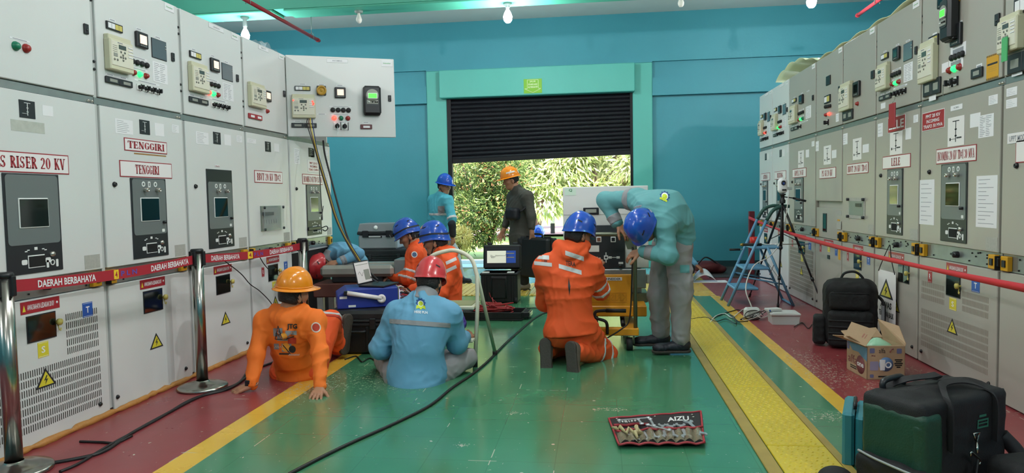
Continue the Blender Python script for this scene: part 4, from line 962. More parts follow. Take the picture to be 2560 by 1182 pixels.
def decal(name, shapes, o, ux, uy, dr, target, parent, off=.002, cell=.012):
    """shapes: [(V2, F, mat)] in metres in the (ux,uy) plane at o, laid on the target mesh (P,F) along dr"""
    P, F = target; bv = BVHTree.FromPolygons([Vector(p) for p in P], [tuple(int(i) for i in f) for f in F])
    o, ux, uy, dr = Vector(o), Vector(unit(ux)), Vector(unit(uy)), Vector(unit(dr))
    bm = bmesh.new(); mats = []
    for V, Fc, m in shapes:
        if m not in mats: mats.append(m)
        vs = [bm.verts.new((v[0], v[1], 0)) for v in V]
        for f in Fc:
            try: bm.faces.new([vs[i] for i in f]).material_index = mats.index(m)
            except ValueError: pass
    bmesh.ops.triangulate(bm, faces=bm.faces[:])
    for _ in range(4):
        ed = [e for e in bm.edges if e.calc_length() > cell]
        if not ed: break
        bmesh.ops.subdivide_edges(bm, edges=ed, cuts=1); bmesh.ops.triangulate(bm, faces=[f for f in bm.faces if len(f.verts) > 4])
    last = .15; co = {}; miss = []
    for v in bm.verts:
        p = o+ux*v.co.x+uy*v.co.y; h = bv.ray_cast(p, dr)
        if h[0] is not None and abs(h[1].dot(dr)) > .12: last = (h[0]-p).length
        else: miss.append(v)
        lift = off*(1+.35*max([mats.index(m) for m in mats if any(f.material_index == mats.index(m) for f in v.link_faces)] or [0]))
        co[v] = p+dr*(last-lift)
    for v in bm.verts: v.co = co[v]
    bmesh.ops.delete(bm, geom=miss, context='VERTS')
    me = bpy.data.meshes.new(name); bm.to_mesh(me); bm.free()
    for m in mats: me.materials.append(m)
    ob = bpy.data.objects.new(name, me); COL.objects.link(ob); ob.parent = parent; return ob
def txt_shape(s, x0, x1, y0, y1, m, bold=.02):
    V, F = text_geo(s, bold); return ([(x0+(x1-x0)*a, y0+(y1-y0)*b) for a, b in V], F, m)
def rect_shape(x0, x1, y0, y1, m): return ([(x0, y0), (x1, y0), (x1, y1), (x0, y1)], [(0, 1, 2, 3)], m)
def disc_shape(cx, cy, r, m, n=20, teeth=0, r2=None):
    pts = []
    for k in range(n):
        a = 2*pi*k/n; rr = r if not teeth or (k*teeth*2//n) % 2 == 0 else r2; pts.append((cx+rr*cos(a), cy+rr*sin(a)))
    return (pts+[(cx, cy)], [(k, (k+1) % n, n) for k in range(n)], m)
# ================================================================ PEOPLE
SKIN = mat('skin', '#a9785c', .5, noise=.08, nscale=18); HAIR = mat('hair_black', '#0d0b0b', .5, bump=.6, bscale=160); EYEW = mat('eye_white', '#e3ded6', .3); IRIS = mat('iris_dark', '#1a0f0a', .2); LIP = mat('lips', '#8a5348', .5); NAIL = mat('nail', '#c49a86', .35)
def cloth(n, c, r=.75):
    m = mat(n, c, r, noise=.07, nscale=7, bump=.12, bscale=420); nt = m.node_tree; b = nt.nodes['Principled BSDF']
    tc = nt.nodes.new('ShaderNodeTexCoord'); w = nt.nodes.new('ShaderNodeTexNoise'); w.inputs['Scale'].default_value = 6.5; w.inputs['Detail'].default_value = 2.5; w.inputs['Distortion'].default_value = 1.1; w.noise_type = 'RIDGED_MULTIFRACTAL'
    bp = nt.nodes.new('ShaderNodeBump'); bp.inputs['Strength'].default_value = .6; bp.inputs['Distance'].default_value = .02
    nt.links.new(tc.outputs['Object'], w.inputs['Vector']); nt.links.new(w.outputs[0], bp.inputs['Height'])
    old = b.inputs['Normal'].links[0].from_node; nt.links.new(bp.outputs[0], old.inputs['Normal']); return m
OR1 = cloth('orange_jersey', '#f0741f'); OR2 = cloth('orange_overall', '#e8551f'); BLS = cloth('sky_blue_shirt', '#659fc0'); TEA = cloth('teal_shirt', '#5f9da1'); GRT2 = cloth('grey_trousers', '#959395'); BLKC = cloth('black_trousers', '#1c2028'); DKS = cloth('charcoal_shirt', '#45453f'); GRC = cloth('grey_collar', '#8f8f92'); GRYB = cloth('grey_band', '#8a8b8e'); LTG = cloth('pale_grey_trousers', '#a4b0b4')
BLT = cloth('turquoise_shirt', '#4fa9ba'); NAVY = cloth('navy_trousers', '#23303f')
REFL = mat('reflective_tape', '#c9cacb', .35, noise=.05); BOOT = mat('boot_brown', '#5d5147', .6, noise=.25, nscale=14, bump=.2, bscale=60); SHOE = mat('shoe_black', '#1b1f29', .5, bump=.2, bscale=90); SOLE = mat('sole_dark', '#3a352e', .7, bump=.3, bscale=70); SHOEG = mat('shoe_grey', '#8a8478', .6)
HB = mat('helmet_blue', '#1d4fb4', .22, coat=.4); HRD = mat('helmet_red', '#c4363c', .25, coat=.4); HOR = mat('helmet_orange', '#e8890f', .2, coat=.5); STRAP = mat('strap_black', '#14151a', .6)
STK = mat('sticker_white', '#d8d8d2', .4)
def R3(f, u):        # rows: right, front, up
    f = unit(f); r = unit(np.cross(f, V3(u))); u = np.cross(r, f); return np.array([r, f, u])
def hand_prims(w, d, n, curl=.35, side=1, s=1., spread=.14, thumb=.7):
    """w wrist, d direction to the fingers, n normal out of the back of the hand, side: +1 when the thumb lies to d x n"""
    w = V3(w); d = unit(d); n = unit(V3(n)-d*np.dot(V3(n), d)); t = np.cross(d, n)*side; out = []
    L = [.068, .078, .072, .056]
    out.append(cone(w-d*.02, w+d*.03*s, .026*s, .026*s, .02, n, .62))
    for i in range(4):
        x = (.028-.019*i)*s; kn = w+d*(.088-.006*abs(i-1))*s+t*x
        out.append(cone(w+d*.025*s+t*x*.6, kn, .0135*s, .0115*s, .012)); p = kn; dd = unit(d+t*spread*(1.2-.8*i)); cl = curl*(1+.12*i)
        for q, fr in enumerate((.45, .3, .25)):
            a = cl*(.7, 1.1, .8)[q]; dd = unit(dd*cos(a)-n*sin(a)); e = p+dd*L[i]*fr*s; r0 = (.0096-.0009*q)*s; out.append(cone(p, e, r0, r0-.0009*s, .006)); p = e
    p = w+d*.028*s+t*.022*s; dd = unit(d*.72+t*thumb-n*.25)
    for q, l in enumerate((.042, .032, .026)):
        e = p+dd*l*s; r0 = (.0135, .0105, .0095)[q]*s; out.append(cone(p, e, r0, r0-.0012*s, .009)); p = e; dd = unit(dd+d*.25-n*curl*.35)
    return out
def head_prims(c, R, s=1.):
    r, f, u = R; c = V3(c); P = lambda a, b, d: c+(r*a+f*b+u*d)*s; o = []
    o.append(ell(P(0, -.012, .03), (.076*s, .094*s, .092*s), R, .03)); o.append(ell(P(0, .022, -.035), (.062*s, .070*s, .085*s), R, .04))
    o.append(ell(P(0, .055, -.092), (.034*s, .030*s, .024*s), R, .035))                  # chin
    for q in (-1, 1):
        o.append(ell(P(q*.045, .055, -.022), (.024*s, .022*s, .020*s), R, .025))                # cheek bones
        o.append(ell(P(q*.078, -.012, -.022), (.010*s, .020*s, .031*s), R, .008))                # ears
        o.append(cone(P(q*.052, .072, .028), P(q*.015, .082, .024), .009*s, .009*s, .015))        # brows
    o.append(cone(P(0, .082, .015), P(0, .104, -.028), .008*s, .014*s, .012)); 
    for q in (-1, 1): o.append(ell(P(q*.012, .094, -.032), (.010*s, .011*s, .009*s), R, .008))
    o.append(cone(P(-.02, .079, -.062), P(.02, .079, -.062), .0075*s, .0075*s, .008)); o.append(cone(P(-.015, .077, -.074), P(.015, .077, -.074), .0085*s, .0085*s, .008))
    return o
def helmet(par, c, R, m, kind='climb', lamp=False, sticker=None, strap=True, name='hard_hat'):
    r, f, u = [Vector(q) for q in R]; c = Vector(c)+u*.048
    T = Matrix((r, f, u)).transposed().to_4x4(); T.translation = c
    mb = MB(); mb.T = T; NU, NV = 48, 18
    a0, b0, hh = (.109, .136, .132) if kind == 'climb' else (.108, .132, .132)
    def surf(i, v):
        a = 2*pi*i; ca, sa = sin(a), cos(a)                 # a=0 front
        t = max(0, v)*pi/2
        rim = -.01 if kind == 'climb' else 0
        if kind == 'climb': rim += -.042*max(0, -sa)**1.5-.010*max(0, sa)**2-.004*abs(ca)
        q = cos(t)**.82; z = rim*(1-sin(t))+hh*sin(t)
        rx, ry = a0*q*ca, b0*q*sa
        if kind == 'climb':
            g = .010*max(0, 1-abs(abs(i-.5)-.36)/.05)*sin(2*t)**2*(v > .05)+.006*max(0, 1-abs(rx)/.022)*sin(t); rx *= 1+g*3; ry *= 1+g*3; z += g*.6
        else:
            g = .007*max(0, 1-abs(rx)/.03)*(sin(t)**.5)*(v > .2); z += g
        if v < 0:
            w = -v; fl = (.024+.045*max(0, sa)**3)*w if kind == 'hat' else (.005+.016*max(0, sa)**3)*w
            rx += fl*ca; ry += fl*sa; z -= w*.016
        return (rx, ry, z)
    V = []; F = []
    vs = [-1, -.85, -.4, -.05]+[k/NV for k in range(NV+1)]
    for v in vs:
        for i in range(NU): V.append(surf(i/NU, v))
    for j in range(len(vs)-1):
        for i in range(NU): F.append((j*NU+i, (j+1)*NU+i, (j+1)*NU+(i+1) % NU, j*NU+(i+1) % NU))
    mb.add(V, F, m, True); sh = mb.build(name, par); solidify(sh, .004, -1)
    def on_s(i, v, lift=.002):
        p = Vector(surf(i, v)); g = p-Vector((0, 0, -.02)); return p+g.normalized()*lift
    if kind == 'climb':
        for i0, i1 in ((.15, .20), (.80, .85), (.34, .39), (.61, .66)):
            mb = MB(); mb.T = T; mb.grid(lambda a, b: on_s(i0+(i1-i0)*a, (.42 if lamp else .22)+.045*b+.06*a*(1 if i0 < .5 else 0)+.06*(1-a)*(0 if i0 < .5 else 1), .0022), 6, 4, STRAP); mb.build('vent_slot', sh)
    else:
        mb = MB(); mb.T = T; mb.tube([on_s(k/24, .02, .001) for k in range(24)], .004, m, 6, closed=True); mb.build('rain_gutter', sh)
    if lamp:
        mb = MB(); mb.T = T; mb.grid(lambda a, b: on_s(a, .13+.06*b, .003), 48, 2, STRAP); mb.build('headlamp_strap', sh)
        mb = MB(); mb.T = T; p = on_s(0, .2, .004); mb.box(p.x-.03, p.x+.03, p.y-.005, p.y+.025, p.z-.02, p.z+.02, STRAP, .006); mb.lathe([(.016, -.0), (.015, -.006), (0, -.006)], (p.x, p.y+.025, p.z), PANL, 14, 'y'); mb.build('headlamp', sh)
    if sticker:
        for (i0, i1, v0, v1, mm, tx) in sticker:
            mb = MB(); mb.T = T
            if mm: mb.grid(lambda a, b: on_s(i1+(i0-i1)*a, v0+(v1-v0)*b, .0022), 10, 4, mm)
            if tx:
                V2, F2 = text_geo(tx[0], .02); ii0, ii1, vv0, vv1 = tx[2]
                mb.add([on_s(ii1+(ii0-ii1)*a, vv0+(vv1-vv0)*b, .004) for a, b in V2], F2, tx[1])
            mb.build('helmet_sticker', sh)
    if strap:
        mb = MB(); mb.T = T
        for q in (-1, 1):
            mb.tube(catmull([(q*.09, -.02, 0), (q*.083, -.005, -.07), (q*.07, .025, -.125), (q*.035, .05, -.158), (0, .058, -.166)], 4), .0045, STRAP, 6)
            mb.tube(catmull([(q*.085, -.075, -.02), (q*.083, -.03, -.07), (q*.073, .01, -.11)], 4), .004, STRAP, 6)
        mb.build('chin_strap', sh)
    return sh
def boot(par, ank, toe, m, up=(0, 0, 1), high=.06, ln=.25, name='shoe', sole=SOLE, h=.006):
    """ank: ankle centre; toe: direction of the toes; up: sole-to-shin direction"""
    a = V3(ank); R = R3(toe, up); r, f, u = R; P = lambda x, y, z: a+r*x+f*y+u*z; w = .044
    pr = [cone(P(0, -.035, -.045), P(0, .05, -.055), .043, .040, .03), cone(P(0, .05, -.05), P(0, ln-.10, -.062), .041, .036, .03, u, .8), ell(P(0, ln-.105, -.062), (.045, .055, .030), R, .03), cone(P(0, -.012, -.04), P(0, -.012, high), .046, .047, .03)]
    F = Field(pr, h); F.cut(P(0, 0, -.084), -u); F.cut(P(0, 0, high-.005), u); F.wrinkle(.0025, 55, 3); o = sdf_obj(name, *F.mesh(), m, par)
    pr = [cone(P(0, -.035, -.085), P(0, .03, -.085), .046, .042, .01), cone(P(0, .03, -.085), P(0, ln-.10, -.085), .042, .046, .01), cone(P(0, ln-.10, -.085), P(0, ln-.085, -.085), .046, .045, .01)]
    F = Field(pr, h); F.cut(P(0, 0, -.082), u); F.cut(P(0, 0, -.104), -u); sdf_obj('sole', *F.mesh(), sole, o)
    mb = MB()
    for k in range(4):
        y = .035+.022*k; z = .004-.016*k; mb.tube([P(-.024, y-.004, z), P(0, y+.006, z+.012), P(.024, y-.004, z)], .0035, STRAP, 5)
    mb.build('laces', o); return o
def torso_prims(j, g=1., off=0.):
    P, C, N = V3(j['pelvis']), V3(j['chest']), V3(j['neck']); SL, SR = V3(j['sl']), V3(j['sr']); HL, HR = V3(j['hl']), V3(j['hr'])
    fr = unit(np.cross(unit(N-P), unit(SR-SL))); frp = unit(np.cross(unit(C-P), unit(HR-HL))); M = (P+C)/2+fr*j.get('bow', 0)
    S = lambda r: r*g+off
    return fr, [cone(HL*.72+P*.28, HR*.72+P*.28, S(.102), S(.102), .05, frp, .92), cone(P, M, S(.128), S(.126), .07, frp, .78), cone(M, C, S(.126), S(.138), .07, fr, .76), cone(C, N-(N-C)*.25, S(.138), S(.085), .07, fr, .74),
                cone(C+(SL-C)*.55-fr*.0, C+(SR-C)*.55, S(.098), S(.098), .06, fr, .8), cone(SL, SR, S(.052), S(.052), .06), cone(N, SL, S(.045), S(.052), .05), cone(N, SR, S(.045), S(.052), .05)]
def limb(a, b, c, r, k=.03, off=0., g=1.): S = lambda x: x*g+off; return [cone(a, b, S(r[0]), S(r[1]), k), cone(b, c, S(r[1]), S(r[2]), k)]
ARM, LEG = (.050, .041, .031), (.082, .060, .043)
class Person:
    def __init__(s, label, base, j, face, up=(0, 0, 1), scale=1., girth=1., name='person', h=.0055):
        s.t = thing(name, label, 'person', (0, 0, 0)); s.j = {k: (V3(v) if hasattr(v, '__len__') else v) for k, v in j.items()}; s.s = scale; s.g = girth; s.h = h
        s.R = R3(face, up); s.fr, s.tp = torso_prims(s.j, girth); s.hand = []; s.meshes = {}
    def body(s, hands):
        j = s.j; pr = head_prims(j['head'], s.R, s.s)
        hb = j['head']-s.R[2]*.06-s.R[1]*.02; pr += [cone(hb, j['neck'], .052, .058, .03)] + [p for p in torso_prims(j, s.g*.93)[1]]
        for q in 'lr':
            pr += limb(j['s'+q], j['e'+q], j['w'+q], (.044, .037, .026), .03, 0, s.g); 
            if 'k'+q in j: pr += limb(j['h'+q], j['k'+q], j['a'+q], (.073, .05, .036), .03, 0, s.g)
        for (q, d, n, curl, side) in hands: pr += hand_prims(j['w'+q], d, n, curl, side, s.s)
        F = Field(pr, s.h); r, f, u = s.R; c = j['head']
        for q in (-1, 1): F.sub(ell(c+r*q*.031+f*.083+u*.004, (.015, .011, .010), s.R), .008)
        o = sdf_obj('body', *F.mesh(), SKIN, s.t)
        for q in (-1, 1):
            mb = MB(); T = Matrix([Vector(x) for x in s.R]).transposed().to_4x4(); T.translation = Vector(c+r*q*.031+f*.069+u*.004); mb.T = T
            mb.ball((0, 0, 0), .0118, EYEW, 12, 8); mb.ball((0, .0085, 0), .0055, IRIS, 10, 6); mb.build('eye', o)
            mb = MB(); T2 = T.copy(); mb.T = T2; mb.tube([(-.018, .018, .022), (0, .0215, .0255), (.018, .015, .021)], [.003, .0042, .0025], HAIR, 6); mb.build('eyebrow', o)
        mb = MB(); T3 = Matrix([Vector(x) for x in s.R]).transposed().to_4x4(); T3.translation = Vector(c); mb.T = T3
        mb.tube([(-.022, .0795, -.067), (0, .0872, -.0665), (.022, .0795, -.067)], [.002, .0042, .002], LIP, 6); mb.build('lips', o)
        return o
    def hair(s, low=-.06, back=1.0):
        c, (r, f, u) = s.j['head'], s.R
        F = Field([ell(c+f*-.016+u*.03, (.083, .099, .098), s.R), ell(c-f*.03-u*.03, (.075*back, .075, .075), s.R, .03)], .006)
        F.cut(c+f*.012+u*.0, unit(f*.9-u*.55)); F.cut(c+u*low, unit(-u-f*.25))
        for q in (-1, 1): F.sub(ell(c+r*q*.08-f*.0-u*.02, (.02, .024, .034), s.R), .01)
        F.wrinkle(.003, 90, 5); sdf_obj('hair', *F.mesh(), HAIR, s.t)
    def garment(s, name, prims, m, h=.008, wr=(.007, 26), cuts=(), bands=(), seed=1, subs=(), pattern=None):
        F = Field(prims, h, .05)
        if wr: F.wrinkle(wr[0], wr[1], seed)
        for p in subs: F.sub(p)
        for o, n in cuts: F.cut(o, n)
        P, Q = F.mesh(); ob = sdf_obj(name, P, Q, m, s.t); s.meshes[name] = (P, Q); X, Y, Z = F.ax
        for (bn, bm_, o, ax, hw, rad) in bands:
            o = V3(o); ax = unit(ax); x, y, z = X[:, None, None]-f32(o[0]), Y[None, :, None]-f32(o[1]), Z[None, None, :]-f32(o[2])
            sl = np.abs(x*f32(ax[0])+y*f32(ax[1])+z*f32(ax[2]))-f32(hw); D = np.maximum(np.maximum(F.D-f32(.0035), sl), np.sqrt(x*x+y*y+z*z)-f32(rad)); D = np.maximum(D, -(F.D+f32(.012)))
            p, q = F.mesh(D)
            if len(p): sdf_obj(bn, p, q, bm_, ob)
        return ob
    def jacket(s, m, off=.016, name='jacket', hem=None, cuff=.93, bands=(), h=.008, wr=(.008, 24), seed=1, extra=(), cuts=(), arms='lr', hemcut=True, subs=()):
        j = s.j; pr = torso_prims(j, s.g, off)[1]
        if hem is not None:
            hv = V3(hem); pr += [cone(j['pelvis'], hv, .128*s.g+off, .132*s.g+off, .06, s.fr, .8)]
        for q in arms: pr += [cone(j['s'+q], j['e'+q], .056*s.g+off, .046*s.g+off, .045), cone(j['e'+q], j['e'+q]+(j['w'+q]-j['e'+q])*cuff, .046*s.g+off, .034*s.g+off*.8, .03)]
        pr += list(extra); cuts = list(cuts)
        if hem is not None and hemcut: cuts.append((hem, unit(j['pelvis']-j['chest'])))
        return s.garment(name, pr, m, h, wr, cuts, bands, seed, subs)
    def trousers(s, m, off=.016, name='trousers', h=.008, bands=(), wr=(.009, 22), seed=2, cuff=.96, waist=.55, k=.04, extra=()):
        j = s.j; P, C = j['pelvis'], j['chest']; frp = unit(np.cross(unit(C-P), unit(j['hr']-j['hl'])))
        pr = [cone(j['hl']*.72+P*.28, j['hr']*.72+P*.28, .104*s.g+off, .104*s.g+off, .05, frp, .92), cone(P, P+(C-P)*waist, .126*s.g+off*.5, .122*s.g+off*.5, .06, frp, .78)]
        for q in 'lr': pr += [cone(j['h'+q], j['k'+q], .084*s.g+off, .064*s.g+off, k), cone(j['k'+q], j['k'+q]+(j['a'+q]-j['k'+q])*cuff, .064*s.g+off, .046*s.g+off*1.1, .03)]
        return s.garment(name, pr+list(extra), m, h, wr, [(P+(C-P)*waist, C-P)], bands, seed)
    def collar(s, m, tilt=(0, 0, 1), r=.068, hgt=.045, off=0.0):
        j = s.j; n = unit(j['head']-s.R[2]*.05-j['neck']); a = j['neck']+n*.012; 
        F = Field([cone(a-n*.05, a+n*hgt, r+.012, r-.004, .02)], .005); F.sub(cone(a-n*.1, a+n*.2, r-.006, r-.012, .01), .004); F.cut(a+n*hgt, n); F.cut(a-n*.03, -n)
        return sdf_obj('collar', *F.mesh(), m, s.t)
def pj(x, y, Y): return V3(atY(x, y, Y))
def hood_folds(n, drops, w=.10, dep=.10, r=.017, sk=0.):
    o = []
    for i, dr in enumerate(drops):
        ww = w*(1-.10*i); P_ = catmull([tuple(n+V3(q)) for q in ((-ww, .01, .03), (-ww*.85, -dep*.55, -dr*.35), (sk, -dep, -dr), (ww*.85, -dep*.55, -dr*.35), (ww, .01, .03))], 3)
        o += [cone(P_[k], P_[k+1], r, r, .010) for k in range(len(P_)-1)]
    return o
def dv_(x, y, Y, ux=(1, 0, 0), uy=(0, 0, 1)):
    p = V3(atY(x, y, Y)); d = unit(p-V3(EYE)); return p-d*.35, ux, uy, d
GP1 = mat('print_pale', '#cfc6bb', .7); GP2 = mat('print_red', '#b5341f', .7); GP3 = mat('print_dark', '#3b2a25', .7); GP4 = mat('print_amber', '#f0a23a', .7); GPG = mat('print_grey', '#c2b8b0', .7)
# ---- A: man in an orange printed jersey sitting on the floor, leaning back on both hands
j = dict(pelvis=pj(742, 918, 4.74), chest=pj(728, 838, 4.60), neck=pj(724, 778, 4.55), sl=pj(663, 802, 4.55), sr=pj(787, 800, 4.57), hl=pj(712, 930, 4.76), hr=pj(782, 930, 4.76),
         el=pj(640, 886, 4.44), er=pj(800, 884, 4.47), wl=pj(630, 962, 4.36), wr=pj(800, 968, 4.33), kl=pj(748, 800, 5.12), al=pj(800, 880, 5.42), kr=pj(826, 800, 5.06), ar=pj(846, 872, 5.36), head=pj(735, 733, 4.56), bow=-.03)
face = unit((.45, .85, -.03)); A = Person('seated person in an orange printed jersey and orange hard hat leaning back on both hands', None, j, face, (.05, -.10, 1), 1.0, .89)
A.body([('l', (-.75, -.28, -.25), (0, -.3, 1), .16, 1), ('r', (.12, -.8, -.2), (.1, -.15, 1), .16, -1)])
A.hair(-.075)
hood = [cone(j['neck']+V3((-.10, .0, .012)), j['neck']+V3((-.01, -.075, -.045)), .045, .052, .02), cone(j['neck']+V3((.10, .0, .012)), j['neck']+V3((.01, -.075, -.045)), .045, .052, .02), cone(j['neck']+V3((-.085, -.05, -.03)), j['neck']+V3((0, -.078, -.10)), .042, .045, .018), cone(j['neck']+V3((.085, -.05, -.03)), j['neck']+V3((0, -.078, -.10)), .042, .045, .018), cone(j['neck']+V3((0, -.07, -.09)), j['neck']+V3((0, -.05, -.155)), .045, .025, .018)]
hood += hood_folds(j['neck'], (.06, .105, .15), .105, .105, .016)
A.jacket(OR1, .014, 'jersey', pj(744, 950, 4.72), .97, seed=4, extra=hood, wr=(.009, 22))
tv = V3(j['kr'])-V3(j['hr']); A.trousers(OR2, .02, seed=6, wr=(.012, 18), k=.05, bands=[('knee_stripe', REFL, V3(j['kr'])+unit(tv)*.035, tv, .012, .13), ('knee_band_red', GP2, V3(j['kr'])+unit(tv)*.008, tv, .013, .13)])
helmet(A.t, A.j['head'], A.R, HOR, 'hat')
bp_ = A.j['ar'].copy(); bp_[2] = .115; boot(A.t, bp_, (.12, .1, 1), BOOT, (-.8, .55, 0), .10, .29, 'boot'); boot(A.t, A.j['al'], (.2, .9, .1), BOOT, (-.2, -.2, 1), .10, .27, 'boot')
# smart watch
wv = unit(A.j['wl']-A.j['el']); wp = A.j['wl']-wv*.012
mb = MB(); mb.tube([wp-wv*.013, wp-wv*.008, wp+wv*.008, wp+wv*.013], [.036, .039, .039, .036], STRAP, 16); q_ = Vector(wp)+Vector((-.015, -.034, .008)); mb.box(q_.x-.018, q_.x+.018, q_.y-.006, q_.y+.006, q_.z-.02, q_.z+.02, BLKP, .004); mb.build('wrist_watch', A.t)
# back print
def tri_s(a, b, c, m): return ([a, b, c], [(0, 1, 2)], m)
def line_s(x0, y0, x1, y1, w, m):
    dx, dy = x1-x0, y1-y0; l = sqrt(dx*dx+dy*dy); nx, ny = -dy/l*w/2, dx/l*w/2; return ([(x0+nx, y0+ny), (x0-nx, y0-ny), (x1-nx, y1-ny), (x1+nx, y1+ny)], [(0, 1, 2, 3)], m)
sh = [rect_shape(-.085, -.02, .02, .075, GPG), rect_shape(-.06, .03, -.01, .03, GPG), rect_shape(-.03, .04, -.085, -.03, GPG), disc_shape(.0, -.055, .03, GP4), disc_shape(-.012, .02, .024, GP4), rect_shape(.015, .075, -.03, .012, GP2), rect_shape(.0, .08, .03, .058, GPG), rect_shape(-.085, -.05, -.07, -.03, GPG)]
for a in ((-.075, 0, -.05, .09), (-.025, 0, -.05, .09), (-.07, .02, -.03, .04), (-.03, .02, -.07, .04), (-.065, .045, -.04, .06), (-.035, .045, -.06, .06), (-.075, 0, -.025, 0)): sh.append(line_s(*a, .005, GP3))
sh += [txt_shape('JTG', .012, .085, .062, .105, GP3, .04), disc_shape(.045, -.068, .025, GP3), disc_shape(.045, -.068, .019, GP4), rect_shape(.035, .055, -.073, -.062, GP3)]
for k in range(8): sh.append(line_s(.018+.01*k, -.112, .026+.01*k, -.1, .004, GP1))
for k in range(5): sh.append(line_s(-.08+.012*k, -.06, -.072+.012*k, -.045, .004, GP1))
sh += [line_s(-.02, -.04, .03, -.1, .006, GP3), line_s(.0, .0, .06, .02, .006, GP3), rect_shape(-.05, .03, -.105, -.095, GP3)]
decal('back_print', sh, *dv_(714, 848, 4.5), A.meshes['jersey'], A.t)
decal('sleeve_badge', [disc_shape(0, 0, .035, GP1), disc_shape(0, 0, .027, GP2), rect_shape(-.02, .02, -.006, .006, GP1)], *dv_(790, 818, 4.5), A.meshes['jersey'], A.t)
# ---- B: man in a sky blue shirt sitting cross-legged, back to us
j = dict(pelvis=pj(1042, 925, 4.66), chest=pj(1050, 825, 4.70), neck=pj(1058, 752, 4.76), sl=pj(993, 785, 4.76), sr=pj(1122, 788, 4.80), hl=pj(1000, 940, 4.68), hr=pj(1084, 940, 4.70),
         el=pj(950, 872, 4.72), er=pj(1143, 858, 4.86), wl=pj(990, 892, 4.98), wr=pj(1160, 842, 5.04), kl=pj(965, 900, 4.98), al=pj(1085, 905, 5.14), kr=pj(1162, 893, 4.98), ar=pj(1040, 912, 5.2), head=pj(1075, 702, 4.84), bow=-.02)
B = Person('seated person in a sky blue shirt with a cogwheel emblem and red helmet, back turned', None, j, unit((.10, .92, -.45)), (.05, .35, 1), 1., 1.06)
B.body([('l', (.4, .6, -.2), (-.5, .2, .8), .5, 1), ('r', (.35, .75, .1), (.6, -.2, .75), .7, -1)])
B.hair(-.085, 1.05)
jk = B.jacket(BLS, .024, 'shirt', pj(1040, 972, 4.60), .95, seed=11, wr=(.009, 20), bands=[('sleeve_band', GRYB, V3(j['el'])*.75+V3(j['wl'])*.25, V3(j['wl'])-V3(j['el']), .014, .09)])
decal('chest_band', [rect_shape(-.215, .215, -.016, .016, GRYB)], *dv_(1050, 808, 4.62, (1, 0, -.07)), B.meshes['shirt'], B.t, .006)
B.collar(GRC, r=.083, hgt=.075)
B.trousers(GRT2, .016, seed=12, wr=(.01, 20))
helmet(B.t, B.j['head'], B.R, HRD, 'climb')
boot(B.t, B.j['ar'], (-.9, .1, .0), SHOE, (0, -.2, 1), .04); boot(B.t, B.j['al'], (.9, .1, .0), SHOE, (0, -.2, 1), .04)
LGB = mat('logo_blue', '#1f4f86', .7); LGY = mat('logo_lime', '#c9d836', .7); LGW = mat('logo_white', '#e8eef0', .7)
sh = [disc_shape(0, .03, .036, LGB, 40, 10, .030), ([(-.03, .012), (0, .022), (.03, .012), (.034, -.012), (.012, -.004), (0, -.016), (-.012, -.004), (-.034, -.012)], [(0, 1, 6, 7), (1, 2, 3, 4), (1, 4, 5, 6)], LGY), disc_shape(0, .026, .021, LGW), disc_shape(0, .026, .016, mat('logo_lime_inner', '#c9d836', .7)), txt_shape('HSSE PLN', -.046, .046, -.042, -.024, LGW, .03)]
decal('back_logo', sh, *dv_(1052, 768, 4.66, (1, 0, -.06)), B.meshes['shirt'], B.t)
# ---- C: man in an orange boiler suit kneeling at the lift truck, back to us
j = dict(pelvis=pj(1428, 815, 5.24), chest=pj(1420, 715, 5.26), neck=pj(1428, 625, 5.32), sl=pj(1363, 668, 5.26), sr=pj(1478, 672, 5.36), hl=pj(1396, 830, 5.22), hr=pj(1466, 832, 5.30),
         el=pj(1362, 755, 5.42), er=pj(1500, 728, 5.48), wl=pj(1420, 720, 5.62), wr=pj(1492, 668, 5.68), kl=pj(1410, 868, 5.66), al=pj(1368, 872, 5.22), kr=pj(1514, 884, 5.50), ar=pj(1440, 880, 5.10), head=pj(1446, 586, 5.36))
Cc = Person('kneeling person in a striped orange boiler suit and blue helmet beside the yellow lift', None, j, unit((.72, .66, -.38)), (.12, .1, 1), 1., 1.02)
Cc.body([('l', (.5, .7, .2), (-.3, .2, .9), .5, 1), ('r', (.3, .7, .5), (.4, -.2, .8), .5, -1)])
Cc.hair(-.09, 1.1)
N_ = V3(j['neck']); hood = [cone(N_+V3((-.095, .0, .03)), N_+V3((-.02, -.085, -.02)), .052, .06, .02), cone(N_+V3((.10, .02, .03)), N_+V3((.0, -.085, -.02)), .05, .06, .02), cone(N_+V3((-.09, -.05, -.02)), N_+V3((-.03, -.10, -.12)), .05, .05, .018), cone(N_+V3((.085, -.04, -.03)), N_+V3((-.01, -.10, -.12)), .048, .05, .018), cone(N_+V3((-.03, -.085, -.10)), N_+V3((-.005, -.075, -.185)), .052, .03, .018)]
ew = lambda a, b, t: V3(j[a])*(1-t)+V3(j[b])*t
hood += hood_folds(N_, (.05, .11, .19), .115, .125, .018, -.015)
jk = Cc.jacket(OR2, .024, 'jacket', pj(1422, 838, 5.2), .97, seed=21, wr=(.010, 19), extra=hood, bands=[('sleeve_stripe', REFL, ew('sr', 'er', .98), V3(j['er'])-V3(j['sr']), .014, .10), ('sleeve_stripe', REFL, ew('sr', 'er', .70), V3(j['er'])-V3(j['sr']), .012, .10)],
              subs=[])
kv = V3(j['ar'])-V3(j['kr'])
Cc.trousers(OR2, .02, seed=22, wr=(.011, 20), bands=[('leg_stripe', REFL, ew('kr', 'ar', .1), kv, .013, .14), ('leg_stripe', REFL, ew('kr', 'ar', .35), kv, .013, .14)])
helmet(Cc.t, Cc.j['head'], Cc.R, HB, 'climb', lamp=False)
